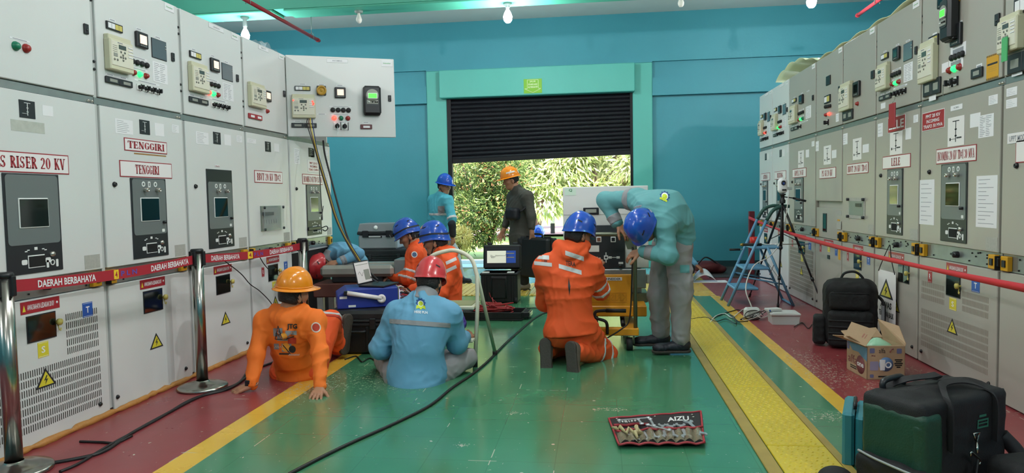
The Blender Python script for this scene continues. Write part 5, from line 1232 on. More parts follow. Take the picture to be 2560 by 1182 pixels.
boot(Cc.t, Cc.j['al'], (.05, -.25, -1), BOOT, (.05, 1, .0), .09, .26, 'boot'); boot(Cc.t, Cc.j['ar'], (.08, -.25, -1), BOOT, (.35, 1, .0), .09, .26, 'boot')
for (xa, ya, xb, yb, hw_) in ((1338, 641, 1373, 644, .016), (1412, 631, 1461, 648, .017), (1335, 657, 1380, 662, .014), (1396, 664, 1455, 682, .016)):
    L_ = (xb-xa)/FOC*5.2/2; decal('reflective_stripe', [rect_shape(-L_, L_, -hw_, hw_, REFL)], *dv_((xa+xb)/2, (ya+yb)/2, 5.12, (1, 0, -(yb-ya)/(xb-xa))), Cc.meshes['jacket'], Cc.t, .003)
LTD = mat('lettering_dark', '#4b2418', .7)
decal('back_lettering', [txt_shape('UIP', -.178, -.138, -.036, -.008, LTD, .03), txt_shape('TERA', -.0, .075, -.022, .012, LTD, .03)], *dv_(1414, 655, 5.12, (1, 0, -.18)), Cc.meshes['jacket'], Cc.t)
decal('pocket_slit', [([(0, .06), (.012, 0), (.004, -.07), (-.006, 0)], [(0, 1, 2, 3)], GP3)], *dv_(1422, 715, 5.1), Cc.meshes['jacket'], Cc.t)
# ---- D: man in teal shirt and grey trousers bending over the lift truck
j = dict(pelvis=pj(1686, 590, 5.66), chest=pj(1660, 530, 5.52), neck=pj(1612, 520, 5.42), sl=pj(1660, 565, 5.36), sr=pj(1590, 498, 5.62), hl=pj(1694, 622, 5.58), hr=pj(1664, 622, 5.76),
         el=pj(1672, 640, 5.30), er=pj(1512, 500, 5.78), wl=pj(1606, 628, 5.36), wr=pj(1544, 560, 5.72), kl=pj(1702, 735, 5.54), al=pj(1702, 848, 5.58), kr=pj(1646, 735, 5.76), ar=pj(1652, 832, 5.82), head=pj(1610, 566, 5.36), bow=-.06)
D_ = Person('person in a teal shirt and grey cargo trousers bending far over the white breaker panel', None, j, unit((-.35, -.12, -1)), unit((-.62, -.72, .30)), 1., 1.0)
D_.body([('l', (-.85, .25, -.25), (-.1, -.5, .8), .5, -1), ('r', (.55, -.15, -.55), (.3, -.6, .6), .4, 1)])
D_.hair(-.07)
bd = [('sleeve_cuff', GRYB, V3(j['er'])*.2+V3(j['wr'])*.8, V3(j['wr'])-V3(j['er']), .035, .075), ('sleeve_cuff', GRYB, V3(j['el'])*.25+V3(j['wl'])*.75, V3(j['wl'])-V3(j['el']), .03, .075), ('shoulder_yoke', GRYB, V3(j['sr'])*.8+V3(j['er'])*.2, V3(j['er'])-V3(j['sr']), .03, .1)]
pv = V3(j['pelvis']); jk = D_.jacket(TEA, .02, 'shirt', pv+V3((.03, 0, -.005)), .93, seed=31, wr=(.010, 18), bands=bd, hemcut=True, extra=[cone(V3(j['chest'])+V3((.02, 0, .03)), pv+V3((.0, 0, .04)), .125, .12, .06), cone(V3(j['chest'])+V3((-.05, 0, .06)), V3(j['chest'])+V3((.05, .02, .06)), .10, .10, .06)])
D_.collar(GRC, r=.075, hgt=.04)
D_.trousers(GRT2, .022, seed=32, wr=(.011, 17), waist=.35, extra=[cone(V3(j['hl'])*.55+V3(j['kl'])*.45+V3((.045, -.03, 0)), V3(j['hl'])*.2+V3(j['kl'])*.8+V3((.04, -.035, 0)), .055, .055, .02)])
helmet(D_.t, D_.j['head'], D_.R, HB, 'climb', lamp=False, sticker=[(.4, .6, .3, .4, None, ('UP2 PMPT PLN RIAU', STK, (.40, .60, .12, .2)))])
boot(D_.t, D_.j['al'], (-1, -.12, 0), SHOE, (0, 0, 1), .035, .27); boot(D_.t, D_.j['ar'], (-1, -.05, 0), SHOE, (0, 0, 1), .035, .27)
decal('cargo_flap', [rect_shape(-.035, .035, -.03, .03, TEA)], *dv_(1712, 672, 5.45), D_.meshes['trousers'], D_.t, .004)
sh = [disc_shape(0, 0, .04, LGB, 40, 10, .033), disc_shape(0, 0, .026, LGW), disc_shape(0, -.004, .02, LGY), rect_shape(-.03, .03, -.034, -.02, LGY)]
decal('back_logo', sh, *dv_(1662, 490, 5.35, (1, 0, -.5), (.3, 0, .8)), D_.meshes['shirt'], D_.t)
# ---- E: man walking in by the door pillar
YE = 10.3; j = dict(pelvis=pj(1105, 590, YE), chest=pj(1098, 530, YE), neck=pj(1103, 487, YE), sl=pj(1120, 502, YE-.18), sr=pj(1083, 500, YE+.14), hl=pj(1116, 600, YE-.08), hr=pj(1098, 600, YE+.08), el=pj(1130, 545, YE-.28), er=pj(1080, 545, YE+.16), wl=pj(1130, 588, YE-.25), wr=pj(1100, 570, YE-.2), kl=pj(1135, 640, YE-.1), al=pj(1150, 688, YE-.05), kr=pj(1100, 640, YE+.1), ar=pj(1085, 690, YE+.15), head=pj(1111, 464, YE-.02))
for a_ in ('al', 'ar'): j[a_] = V3((j[a_][0], j[a_][1], .104))
for k_ in ('kl', 'kr'): j[k_] = V3((j[k_][0], j[k_][1], .46))
E_ = Person('walking person in a turquoise jacket and blue hard hat beside the green door pillar', None, j, unit((.82, -.5, -.2)), (0, 0, 1), 1., .98, h=.008)
E_.body([('l', (.2, -.1, -1), (.6, -.6, 0), .4, 1), ('r', (.6, -.3, -.5), (.3, -.3, .8), .4, -1)]); E_.hair(-.07)
E_.jacket(BLT, .018, 'jacket', pj(1105, 606, YE), .95, h=.011, seed=41, bands=[('chest_stripe', REFL, pj(1098, 535, YE), (0, 0, 1), .018, .21), ('sleeve_stripe', REFL, ew('sl', 'el', .9) if 0 else V3(j['el']), V3(j['el'])-V3(j['sl']), .02, .09)]); E_.collar(GRC, r=.07)
E_.trousers(LTG, .02, h=.011, seed=42)
helmet(E_.t, E_.j['head'], E_.R, HB, 'hat', sticker=[(.42, .58, .12, .3, STK, None), (.7, .8, .1, .3, STK, None)])
boot(E_.t, E_.j['al'], (.85, -.5, 0), SHOE, (0, 0, 1), .04, .27, h=.009); boot(E_.t, E_.j['ar'], (.85, -.5, 0), SHOE, (0, 0, 1), .04, .27, h=.009)
decal('chest_pocket', [rect_shape(-.05, .05, -.06, .06, GRYB)], *dv_(1103, 525, YE-.15), E_.meshes['jacket'], E_.t, .004)
Fq = Field([cone(pj(1130, 560, YE-.35), pj(1132, 585, YE-.33), .06, .05)], .01); Fq.wrinkle(.006, 26, 2); o = sdf_obj('sling_bag', *Fq.mesh(), BLKC, None); tag(o, 'small dark sling bag hanging in front of the walking man in turquoise', 'bag')
# ---- F: standing man in a charcoal shirt
YF = 9.42; j = dict(pelvis=pj(1300, 588, YF), chest=pj(1298, 525, YF), neck=pj(1292, 474, YF), sl=pj(1318, 492, YF-.16), sr=pj(1283, 492, YF+.16), hl=pj(1308, 600, YF-.08), hr=pj(1292, 600, YF+.08), el=pj(1328, 540, YF-.22), er=pj(1272, 540, YF+.18), wl=pj(1330, 585, YF-.26), wr=pj(1258, 578, YF+.12), kl=pj(1308, 660, YF-.1), al=pj(1312, 714, YF-.06), kr=pj(1288, 660, YF+.08), ar=pj(1304, 712, YF+.12), head=pj(1277, 450, YF))
for a_ in ('al', 'ar'): j[a_] = V3((j[a_][0], j[a_][1], .104))
F_ = Person('standing person in a charcoal shirt and orange hard hat carrying a black case', None, j, unit((-.93, -.25, -.22)), (0, 0, 1), 1., 1.02, h=.007)
F_.body([('l', (0, -.05, -1), (.3, -.9, 0), .9, -1), ('r', (-.4, -.1, -.8), (.2, .8, .2), .3, 1)]); F_.hair(-.06)
F_.jacket(DKS, .018, 'shirt', pj(1302, 622, YF), .62, h=.0095, seed=51); F_.collar(DKS, r=.066, hgt=.035); F_.trousers(BLKC, .014, h=.01, seed=52)
helmet(F_.t, F_.j['head'], F_.R, HOR, 'hat', sticker=[(.42, .58, .12, .3, STK, None), (.66, .82, .22, .32, STK, None)], strap=False)
boot(F_.t, F_.j['al'], (-.9, -.3, 0), SHOEG, (0, 0, 1), .05, .28, h=.009); boot(F_.t, F_.j['ar'], (-.9, -.3, 0), SHOEG, (0, 0, 1), .05, .28, h=.009)
fp = V3(pj(1286, 535, YF-.2)); t = thing('waist_bag', 'dark waist bag strapped across the chest of the man in charcoal', 'bag', (0, 0, 0)); Fq = Field([rbox(fp+V3((-.02, -.02, 0)), (.10, .07, .085), R3((-.5, -.85, 0), (0, 0, 1)), .05, .02)], .009); Fq.wrinkle(.005, 30, 7); sdf_obj('bag_body', *Fq.mesh(), mat('bag_navy_black', '#12141c', .6), t)
mb = MB(); mb.tube(catmull([tuple(fp+V3((.08, -.05, .03))), tuple(pj(1312, 520, YF-.24)), tuple(pj(1322, 500, YF-.2)), tuple(pj(1305, 478, YF-.05))], 5), .014, STRAP, 6); mb.build('strap', t)
# ---- G and H: two seated men in orange, in profile
YG = 6.75; j = dict(pelvis=pj(1042, 758, YG), chest=pj(1040, 680, YG), neck=pj(1040, 618, YG), sl=pj(1038, 638, YG-.17), sr=pj(1045, 636, YG+.17), hl=pj(1040, 770, YG-.09), hr=pj(1044, 768, YG+.09), el=pj(1020, 695, YG-.24), er=pj(1020, 690, YG+.24), wl=pj(978, 690, YG-.15), wr=pj(985, 700, YG+.12), kl=pj(975, 725, YG-.2), al=pj(965, 790, YG-.1), kr=pj(985, 720, YG+.22), ar=pj(970, 785, YG+.1), head=pj(1022, 588, YG))
G_ = Person('seated person in an orange boiler suit and blue helmet furthest from the viewer, looking down', None, j, unit((-.88, -.12, -.45)), (-.1, 0, 1), 1., 1.0, h=.0065)
G_.body([('l', (-.9, .2, -.2), (0, -.3, .9), .5, -1), ('r', (-.9, -.1, -.2), (0, .3, .9), .5, 1)]); G_.hair(-.07)
G_.jacket(OR2, .02, 'jacket', None, .9, h=.009, seed=61, bands=[('sleeve_stripe', REFL, ew('sl', 'el', .82) if 0 else V3(j['sl'])*.3+V3(j['el'])*.7, V3(j['el'])-V3(j['sl']), .014, .1), ('sleeve_stripe', REFL, V3(j['el']), V3(j['el'])-V3(j['sl']), .014, .1)]); G_.collar(OR2, r=.075); G_.trousers(OR2, .02, h=.01, seed=62)
helmet(G_.t, G_.j['head'], G_.R, HB, 'climb', lamp=True); boot(G_.t, G_.j['al'], (-1, 0, 0), BOOT, (0, 0, 1), .06, .27, 'boot', h=.009); boot(G_.t, G_.j['ar'], (-1, 0, 0), BOOT, (0, 0, 1), .06, .27, 'boot', h=.009)
decal('sleeve_badge', [disc_shape(0, 0, .03, PANL), disc_shape(0, 0, .022, mat('badge_blue', '#47628a', .6))], *dv_(1036, 636, YG-.25), G_.meshes['jacket'], G_.t, .003)
YH = 6.05; j = dict(pelvis=pj(1120, 775, YH), chest=pj(1116, 695, YH), neck=pj(1106, 632, YH), sl=pj(1122, 662, YH-.17), sr=pj(1100, 650, YH+.17), hl=pj(1118, 790, YH-.09), hr=pj(1116, 788, YH+.09), el=pj(1100, 735, YH-.24), er=pj(1075, 715, YH+.22), wl=pj(1045, 745, YH-.12), wr=pj(1030, 725, YH+.15), kl=pj(1040, 760, YH-.15), al=pj(1010, 815, YH-.05), kr=pj(1010, 735, YH+.25), ar=pj(1000, 800, YH+.25), head=pj(1088, 602, YH))
H_ = Person('seated person in an orange boiler suit and glasses, blue helmet, behind the step stool', None, j, unit((-.93, .05, -.18)), (-.05, -.03, 1), 1., 1.02, h=.0055)
H_.body([('l', (-.9, .1, -.2), (0, -.3, .9), .5, -1), ('r', (-.9, -.1, -.2), (0, .3, .9), .5, 1)]); H_.hair(-.075)
H_.jacket(OR2, .022, 'jacket', None, .93, seed=71, extra=[cone(V3(j['neck'])+V3((.05, -.06, -.01)), V3(j['neck'])+V3((.07, .07, -.01)), .055, .055, .05)])
for y_ in (652, 672): decal('reflective_stripe', [rect_shape(-.05, .05, -.014, .014, REFL)], *dv_(1128, y_, YH-.2, (1, 0, .45), (-.3, 0, 1)), H_.meshes['jacket'], H_.t, .003)
H_.collar(OR2, r=.078); H_.trousers(OR2, .02, seed=72)
helmet(H_.t, H_.j['head'], H_.R, HB, 'climb', lamp=True, sticker=[(.86, .93, .45, .6, mat('sticker_orange_ring', '#d9a07a', .5), None)]); boot(H_.t, H_.j['al'], (-1, 0, 0), BOOT, (0, 0, 1), .06, .27, 'boot'); boot(H_.t, H_.j['ar'], (-1, 0, 0), BOOT, (0, 0, 1), .06, .27, 'boot')
mb = MB(); T = Matrix([Vector(x) for x in H_.R]).transposed().to_4x4(); T.translation = Vector(H_.j['head']); mb.T = T; GLF = mat('glasses_frame', '#2a2422', .3)
for q in (-1, 1):
    mb.tube([(q*.033+.022*cos(a*pi/7), .098, .0+.017*sin(a*pi/7)) for a in range(14)], .0022, GLF, 5, closed=True); mb.tube([(q*.055, .096, .004), (q*.078, .03, .004), (q*.083, -.01, -.002)], .002, GLF, 5)
mb.tube([(-.011, .1, .004), (.011, .1, .004)], .002, GLF, 5); mb.build('glasses', H_.t)
mb = MB(); mb.T = T; mb.tube(catmull([(-.03, .084, -.052), (0, .094, -.05), (.03, .084, -.052)], 4), .004, HAIR, 6); mb.tube(catmull([(-.02, .085, -.1), (0, .09, -.108), (.02, .085, -.1)], 4), .008, HAIR, 6); mb.build('moustache', H_.t)
# ---- I: crouching man with his head in the end cabinet
YI = 7.1; j = dict(pelvis=pj(892, 652, YI+.45), chest=pj(862, 632, YI+.2), neck=pj(828, 640, YI+.05), sl=pj(858, 640, YI-.05), sr=pj(838, 625, YI+.32), hl=pj(895, 665, YI+.38), hr=pj(898, 660, YI+.55), el=pj(896, 634, YI-.38), er=pj(812, 660, YI+.35), wl=pj(846, 655, YI-.5), wr=pj(785, 680, YI+.3), kl=pj(860, 735, YI+.25), al=pj(905, 760, YI+.45), kr=pj(918, 676, YI+.6), ar=pj(955, 725, YI+.75), head=pj(799, 664, YI-.06), bow=-.03)
I_ = Person('crouching person in a sky blue shirt and red helmet reaching into the end cabinet', None, j, unit((-.25, .3, -1)), unit((-.5, -.85, -.05)), 1., .84, h=.0075)
I_.body([('l', (-.95, -.1, -.12), (.0, -.45, .85), .3, -1), ('r', (-.8, 0, -.4), (0, .3, .8), .4, 1)]); I_.hair(-.05)
I_.jacket(BLS, .018, 'shirt', None, .9, h=.0095, seed=81, bands=[('sleeve_cuff', GRYB, V3(j['el'])*.22+V3(j['wl'])*.78, V3(j['wl'])-V3(j['el']), .03, .08)]); I_.collar(GRC, r=.08, hgt=.07); I_.trousers(BLS, .02, h=.01, seed=82)
helmet(I_.t, I_.j['head'], I_.R, HRD, 'climb', strap=False)
boot(I_.t, I_.j['al'], (.3, .3, -.9), SHOE, (.9, .2, .3), .05, .26, h=.009); boot(I_.t, I_.j['ar'], (.3, .3, -.9), SHOE, (.9, .2, .3), .05, .26, h=.009)
# ---- J: man sitting by the far wall, seen past the legs of the bent man
YJ = 10.55; j = dict(pelvis=pj(1690, 668, YJ), chest=pj(1688, 622, YJ-.03), neck=pj(1684, 580, YJ-.06), sl=pj(1702, 592, YJ-.1), sr=pj(1664, 592, YJ), hl=pj(1700, 676, YJ-.04), hr=pj(1680, 676, YJ+.04), el=pj(1714, 640, YJ-.2), er=pj(1655, 630, YJ-.2), wl=pj(1740, 662, YJ-.3), wr=pj(1670, 660, YJ-.4), kl=pj(1722, 672, YJ-.4), al=pj(1690, 692, YJ-.45), kr=pj(1650, 668, YJ-.4), ar=pj(1700, 695, YJ-.6), head=pj(1684, 556, YJ-.08))
J_ = Person('person in a blue shirt sitting by the far wall, hand on the papers', None, j, unit((.25, -.8, -.5)), (0, 0, 1), 1., 1.0, h=.009)
J_.body([('l', (.75, -.2, -.6), (.3, -.3, .8), .45, -1), ('r', (.5, -.5, -.4), (0, 0, 1), .4, 1)]); J_.hair(-.07); J_.jacket(BLS, .018, 'shirt', None, .88, h=.012, seed=91); J_.trousers(BLKC, .018, h=.012, seed=92)
helmet(J_.t, J_.j['head'], J_.R, HB, 'climb', strap=False)
# ---- K: man crouching outside behind the carried case
YK = 13.3; j = dict(pelvis=pj(1346, 640, YK), chest=pj(1346, 618, YK-.05), neck=pj(1346, 597, YK-.08), sl=pj(1360, 604, YK-.1), sr=pj(1330, 604, YK-.1), hl=pj(1352, 645, YK-.04), hr=pj(1338, 645, YK), el=pj(1362, 628, YK-.2), er=pj(1328, 628, YK-.2), wl=pj(1352, 645, YK-.4), wr=pj(1338, 645, YK-.4), kl=pj(1356, 640, YK-.4), al=pj(1354, 665, YK-.2), kr=pj(1336, 640, YK-.4), ar=pj(1338, 665, YK-.2), head=pj(1348, 585, YK-.12))
K_ = Person('person crouching outdoors, only the blue helmet visible above the carried case', None, j, unit((-.2, -.85, -.5)), (0, 0, 1), 1., .9, h=.012)
K_.body([]); K_.jacket(BLT, .018, 'shirt', None, .95, h=.016, seed=95); K_.trousers(BLKC, .018, h=.016, seed=96); helmet(K_.t, K_.j['head'], K_.R, HB, 'climb', strap=False)
# ================================================================ THINGS ON THE FLOOR
CHR = mat('chrome', '#a5a49d', .22, metal=1.); CHRB = mat('brushed_chrome', '#b9b7b0', .28, metal=.9); BELT = mat('belt_red', '#a5202f', .6); BELT2 = mat('rope_red', '#c0202e', .55); YLOGO = mat('logo_yellow', '#e9c52a', .5); PLNV = mat('lettering_violet', '#5b4fa8', .5)
CASE = mat('case_black', '#15171a', .48, bump=.12, bscale=160); LATCH = mat('case_latch_black', '#1d1f22', .4); STEEL = mat('tool_steel', '#d6dade', .3, metal=.75)
def F0(x, y): return atZ(x, y, 0)
# ---- chrome barrier posts and belts
def post(x, y, zt, label, belts=True):
    t = thing('barrier_post', label, 'barrier post', (x, y, 0), 0, 'chrome barrier posts')
    mb = MB(); mb.lathe([(0, 0), (.16, 0), (.163, .012), (.155, .022), (.11, .034), (.05, .045), (.04, .055)], (0, 0, 0), CHR, 40); mb.build('base', t)
    mb = MB(); mb.cyl((0, 0, .045), (0, 0, zt), .037, CHR, 28); mb.build('tube', t)
    mb = MB(); mb.lathe([(0, zt+.012), (.036, zt+.012), (.042, zt+.004), (.042, zt-.012), (.037, zt-.016)], (0, 0, 0), BLKP, 28)
    for a in (0, 1, 2, 3):
        c, s = cos(a*pi/2+.1), sin(a*pi/2+.1); mb.box(c*.04-.013, c*.04+.013, s*.04-.013, s*.04+.013, zt-.10, zt-.004, BLKP, .004)
    mb.build('belt_head', t); return Vector((x, y, zt-.055))
P1 = post(-2.755, 2.945, .935, 'chrome barrier post nearest the viewer, cut by the frame edge'); P2 = post(-2.685, 4.42, .935, 'chrome barrier post with its whole round base in view')
p3 = pj(757, 640, 5.95); P3 = post(p3[0], 5.95, .915, 'chrome barrier post beside the crouching worker at the row end')
def belt(a, b, label, items, name='barrier_belt'):
    t = thing(name, label, 'barrier belt', a, 0, 'red printed barrier belts'); d = b-a; n = Vector((d.y, -d.x, 0)).normalized(); L = sqrt(d.x**2+d.y**2); h = .029
    if n.dot(EYE-a) < 0: n = -n
    def sag(u): return -.022*4*u*(1-u)
    mb = MB(); N = 24; V = []
    for k in range(N+1):
        u = k/N; q = d*u+Vector((0, 0, sag(u)))
        for z in (-h, h):
            for s in (-.001, .001): V.append(tuple(q+Vector((0, 0, z))+n*s))
    F = []
    for k in range(N):
        i = 4*k; F += [(i+1, i+5, i+7, i+3), (i, i+2, i+6, i+4), (i+2, i+3, i+7, i+6), (i, i+4, i+5, i+1)]
    mb.add(V, F, BELT); mb.build('webbing', t)
    def uu(x): p = on(x, 600, n, n.dot(a)); return (p-a).dot(d)/d.dot(d)
    for (s, x0, x1, m, zf) in items:
        mb = MB(); u0, u1 = uu(x0), uu(x1)
        if s == '#': P = [(u0, -.9), (u1, -.9), (u1, .9), (u0, .9)]; mb.add([tuple(d*u+Vector((0, 0, sag(u)+z*h))+n*.0016) for u, z in P], [(0, 1, 2, 3)], m); 
        else:
            V2, F2 = text_geo(s, .025); mb.add([tuple(d*(u0+(u1-u0)*p)+Vector((0, 0, sag(u0+(u1-u0)*p)+(-zf+2*zf*q)*h))+n*.0022) for p, q in V2], F2, m)
        mb.build('emblem' if s in '#4' else 'lettering', t)
belt(P1, P2, 'red barrier belt lettered DAERAH BERBAHAYA between the two nearer chrome posts', [('DAERAH BERBAHAYA', 88, 234, PAPER, .62), ('#', 280, 292, YLOGO, 1), ('4', 283, 289, BELT, .6), ('P L N', 298, 338, PLNV, .5), ('DAERAH BERBAHAYA', 374, 468, PAPER, .62)])
belt(P2, P3, 'red barrier belt lettered DAERAH BERBAHAYA running on to the third chrome post', [('DAERAH BERBAHAYA', 526, 597, PAPER, .62), ('#', 618, 630, YLOGO, 1), ('4', 621, 627, BELT, .6), ('P L N', 634, 656, PLNV, .5), ('DAERAH BERBAHAYA', 673, 731, PAPER, .62)])
RPOST = mat('red_post_paint', '#6a1c24', .45)
t = thing('red_post', 'dark red square post on a plate by the teal wall, tied with red tape', 'post', (2.27, 10.93, .012))
mb = MB(); mb.box(-.04, .04, -.04, .04, 0, .97, RPOST, .006); mb.build('post', t); mb = MB(); mb.box(-.2, .2, -.2, .2, 0, .03, BLKP, .008); mb.build('base_plate', t)
pa, pb = Vector((2.22, 10.9, .89)), Vector((1.70, 2.2, .86)); mb = MB(); N = 60; V = []
for k in range(N+1):
    u = k/N; q = pa.lerp(pb, u)+Vector((0, 0, -.10*4*u*(1-u)*.75)); tw = .5+.5*sin(u*19)*(1-u); hz = .021*(.55+.45*abs(cos(u*9*(1-u)))); V += [tuple(q+Vector((-.004*tw, 0, -hz))), tuple(q+Vector((.004*tw, 0, hz)))]
mb.add(V, [(2*k, 2*k+2, 2*k+3, 2*k+1) for k in range(N)], BELT2, True); o = mb.build('barrier_tape'); solidify(o, .002); tag(o, 'long plain red barrier tape sagging in front of the beige cabinets', 'barrier tape')
# ---- hanging warning sign
Xs = XR-.03; c0 = atX(2197, 672, Xs); c1 = atX(2239, 812, Xs); w_ = abs(c1.y-c0.y); h_ = atX(2197, 672, Xs).z-atX(2197, 796, Xs).z
t = thing('warning_sign', 'white AWAS plate with a voltage triangle hanging by a cord on a beige cabinet', 'sign', (Xs, c0.y, c0.z-h_), -pi/2)
mb = MB(); mb.prism(rrect(0, 0, w_, h_, .012), -.004, 0, WHP); mb.build('plate', t)
mb = MB(); cx = w_*.48; mb.prism([(cx-.4*w_, .47*h_), (cx+.4*w_, .47*h_), (cx, .85*h_)], -.0055, -.004, INKD); mb.prism([(cx-.28*w_, .505*h_), (cx+.28*w_, .505*h_), (cx, .775*h_)], -.0065, -.004, YST); mb.prism([(cx+a*w_, c*h_) for a, c in ((.03, .7), (-.08, .6), (0, .61), (-.03, .52), (.08, .625), (.0, .62), (.06, .69))], -.0075, -.004, INKD); mb.build('voltage_triangle', t)
mb = MB(); mb.text('AWAS', .16*w_, .8*w_, .27*h_, .40*h_, -.0055, INKD, .04); mb.text('TEGANGAN BALIK', .08*w_, .92*w_, .10*h_, .21*h_, -.0055, INKD, .03); mb.build('lettering', t)
pt = atX(2234, 612, Xs); hx_ = -(pt.y-c0.y); mb = MB(); mb.tube(catmull([(.01, -.006, h_-.012), (hx_*.6, -.02, (h_+pt.z-c0.z+h_)*.52), (hx_, -.03, pt.z-c0.z+h_)], 6), .0035, STRAP, 6); mb.tube(catmull([(w_-.012, -.006, h_-.012), (w_*.8+hx_*.1, -.02, h_+.1), (hx_+.01, -.03, pt.z-c0.z+h_)], 6), .0035, STRAP, 6); mb.build('hanging_cord', t)
# ---- blue folding step ladder
LBL = mat('ladder_blue', '#5f95b8', .4, noise=.12, nscale=10); LGN = mat('ladder_grip_green', '#234f47', .5)
yn, yf = 8.02, 8.47; t = thing('step_ladder', 'blue folding step ladder with dark green arched grip rails beside the tripod', 'step ladder', (0, 0, 0))
topn = pj(1912, 560, yn); a0_ = pj(1820, 765, yn); sx = (topn[0]-a0_[0])/(topn[2])
rail = lambda z, y: (a0_[0]+sx*z*1.0, y, z)
for y in (yn, yf):
    mb = MB(); ze = 1.0; e = rail(ze, y); mb.tube([rail(.0, y), rail(.3, y), rail(.95, y)], .0155, LBL, 10); mb.build('front_rail', t)
    mb = MB(); mb.tube(catmull([rail(.95, y), (e[0]+.05, y, 1.06), (e[0]+.14, y, 1.10), (e[0]+.22, y, 1.10)], 5), .02, LGN, 10); mb.build('grip', t)
    mb = MB(); mb.tube([(a0_[0]+.70, y, 0), (a0_[0]+.42, y, .66)], .015, LBL, 8); mb.build('rear_leg', t)
    mb = MB(); mb.tube([(a0_[0]+sx*.33, y+.012, .33), (a0_[0]+.60, y+.012, .24)], .010, LBL, 6); mb.build('spreader', t)
for z, dp in ((.205, .24), (.43, .26), (.66, .30)):
    mb = MB(); x = a0_[0]+sx*z; mb.box(x-.02, x+dp, yn-.01, yf+.01, z-.028, z, LBL, .008); mb.build('tread', t)
mb = MB(); mb.tube([(a0_[0]+.70, yn, .012), (a0_[0]+.70, yf, .012)], .014, LBL, 8); mb.tube([(a0_[0]+.55, yn, .3), (a0_[0]+.50, yf, .48)], .004, KNOB, 6); mb.tube([(a0_[0]+.55, yf, .3), (a0_[0]+.50, yn, .48)], .004, KNOB, 6); mb.build('rear_brace', t)
xp = a0_[0]+sx*.66
RCUP = mat('red_plastic', '#c22a22', .35); t = thing('red_cup', 'small red plastic cup standing on the top tread of the blue ladder', 'cup', (xp+.06, 8.33, .66)); mb = MB(); mb.lathe([(0, .002), (.042, .002), (.05, .09), (.046, .09), (.038, .012), (0, .012)], (0, 0, 0), RCUP, 20); mb.build('cup', t)
t = thing('telescopic_tester', 'black handled brass tipped rod lying across the top tread of the blue ladder', 'tester rod', (0, 0, 0)); zz = .66+.016
mb = MB(); mb.tube([(xp-.10, 8.14, zz), (xp+.10, 8.14, zz)], .016, BLKR, 10); mb.build('grip', t); mb = MB(); mb.tube([(xp-.13, 8.14, zz), (xp-.10, 8.14, zz)], [.012, .02], mat('brass', '#a98c4a', .3, metal=.9), 10); mb.build('brass_tip', t); mb = MB(); mb.tube([(xp+.10, 8.14, zz), (xp+.62, 8.12, zz+.002)], .006, KNOB, 8); mb.build('rod', t)
p = pj(1845, 626, 8.3); t = thing('torch', 'short black handled tool hooked on the far rail of the blue ladder', 'tool', (0, 0, 0)); mb = MB(); mb.tube([(p[0]-.07, 8.44, p[2]), (p[0]+.05, 8.44, p[2])], .014, BLKR, 10); mb.tube([(p[0]+.05, 8.44, p[2]), (p[0]+.09, 8.47, p[2]+.004)], .006, KNOB, 8); mb.build('handle', t)
# ---- camera on tripod
ap = V3(pj(1956, 508, 8.0)); t = thing('tripod', 'black photo tripod with a pan handle standing before the beige row', 'tripod', (0, 0, 0)); feet = [V3(F0(1945, 768)), V3((2.37, 7.80, 0)), V3(F0(1873, 742))]
for k, ft in enumerate(feet):
    mb = MB(); d = unit(ft-ap); s0 = ap+d*.03; L = np.linalg.norm(ft-ap); q = lambda u: s0+(ft-s0)*u
    mb.tube([q(0), q(.42)], .013, BLKP, 8); mb.tube([q(.40), q(.72)], .0105, BLKP, 8); mb.tube([q(.70), q(.97)], .008, BLKP, 8)
    for u in (.41, .71): mb.tube([q(u-.015), q(u+.02)], .018, BLKP, 8)
    mb.tube([q(.965), q(1.0)], .014, BLKR, 8); mb.build('leg', t)
mb = MB(); mb.tube([ap+V3((0, 0, .02)), ap-V3((0, 0, .42))], .014, BLKP, 10); 
for ft in feet: e = ap+(ft-ap)*.36; mb.tube([ap-V3((0, 0, .33)), e], .005, BLKP, 6)
mb.build('centre_column', t)
mb = MB(); mb.lathe([(.03, 0), (.034, .03), (.022, .05), (.022, .085), (.035, .09), (.035, .105), (0, .105)], tuple(ap), BLKP, 16); mb.build('pan_head', t)
mb = MB(); mb.tube([ap+V3((.02, 0, .07)), ap+V3((.10, -.04, .055))], .006, BLKP, 8); mb.tube([ap+V3((.10, -.04, .055)), ap+V3((.22, -.10, .02))], .012, BLKP, 8); mb.build('pan_handle', t)
CAMW = mat('camera_white', '#e9ebee', .25); CAMB = mat('camera_lens_blue', '#123a8c', .1, coat=.6)
t = thing('smart_camera', 'white rounded video camera with a blue lens on top of the black tripod', 'camera', tuple(ap+V3((0, 0, .106))), .35); mb = MB()
Fq = Field([rbox((0, 0, .085), (.052, .045, .085), None, .044, .01)], .005); sdf_obj('body', *Fq.mesh(), CAMW, t)
mb.lathe([(.026, -.0), (.026, .008), (0, .010)], (-.018, -.043, .115), BLKP, 20, 'y'); mb.lathe([(.015, 0), (.013, .006), (0, .007)], (-.018, -.052, .108), CAMB, 16, 'y'); mb.build('lens', t); mb = MB(); mb.box(-.035, .02, -.049, -.04, .03, .048, BLKP, .006); mb.build('sensor_bar', t)
mb = MB(); mb.box(.045, .11, -.02, .03, .04, .07, mat('clear_plastic', '#cfd6d8', .2, alpha=.7), .006); mb.build('clear_adapter', t)
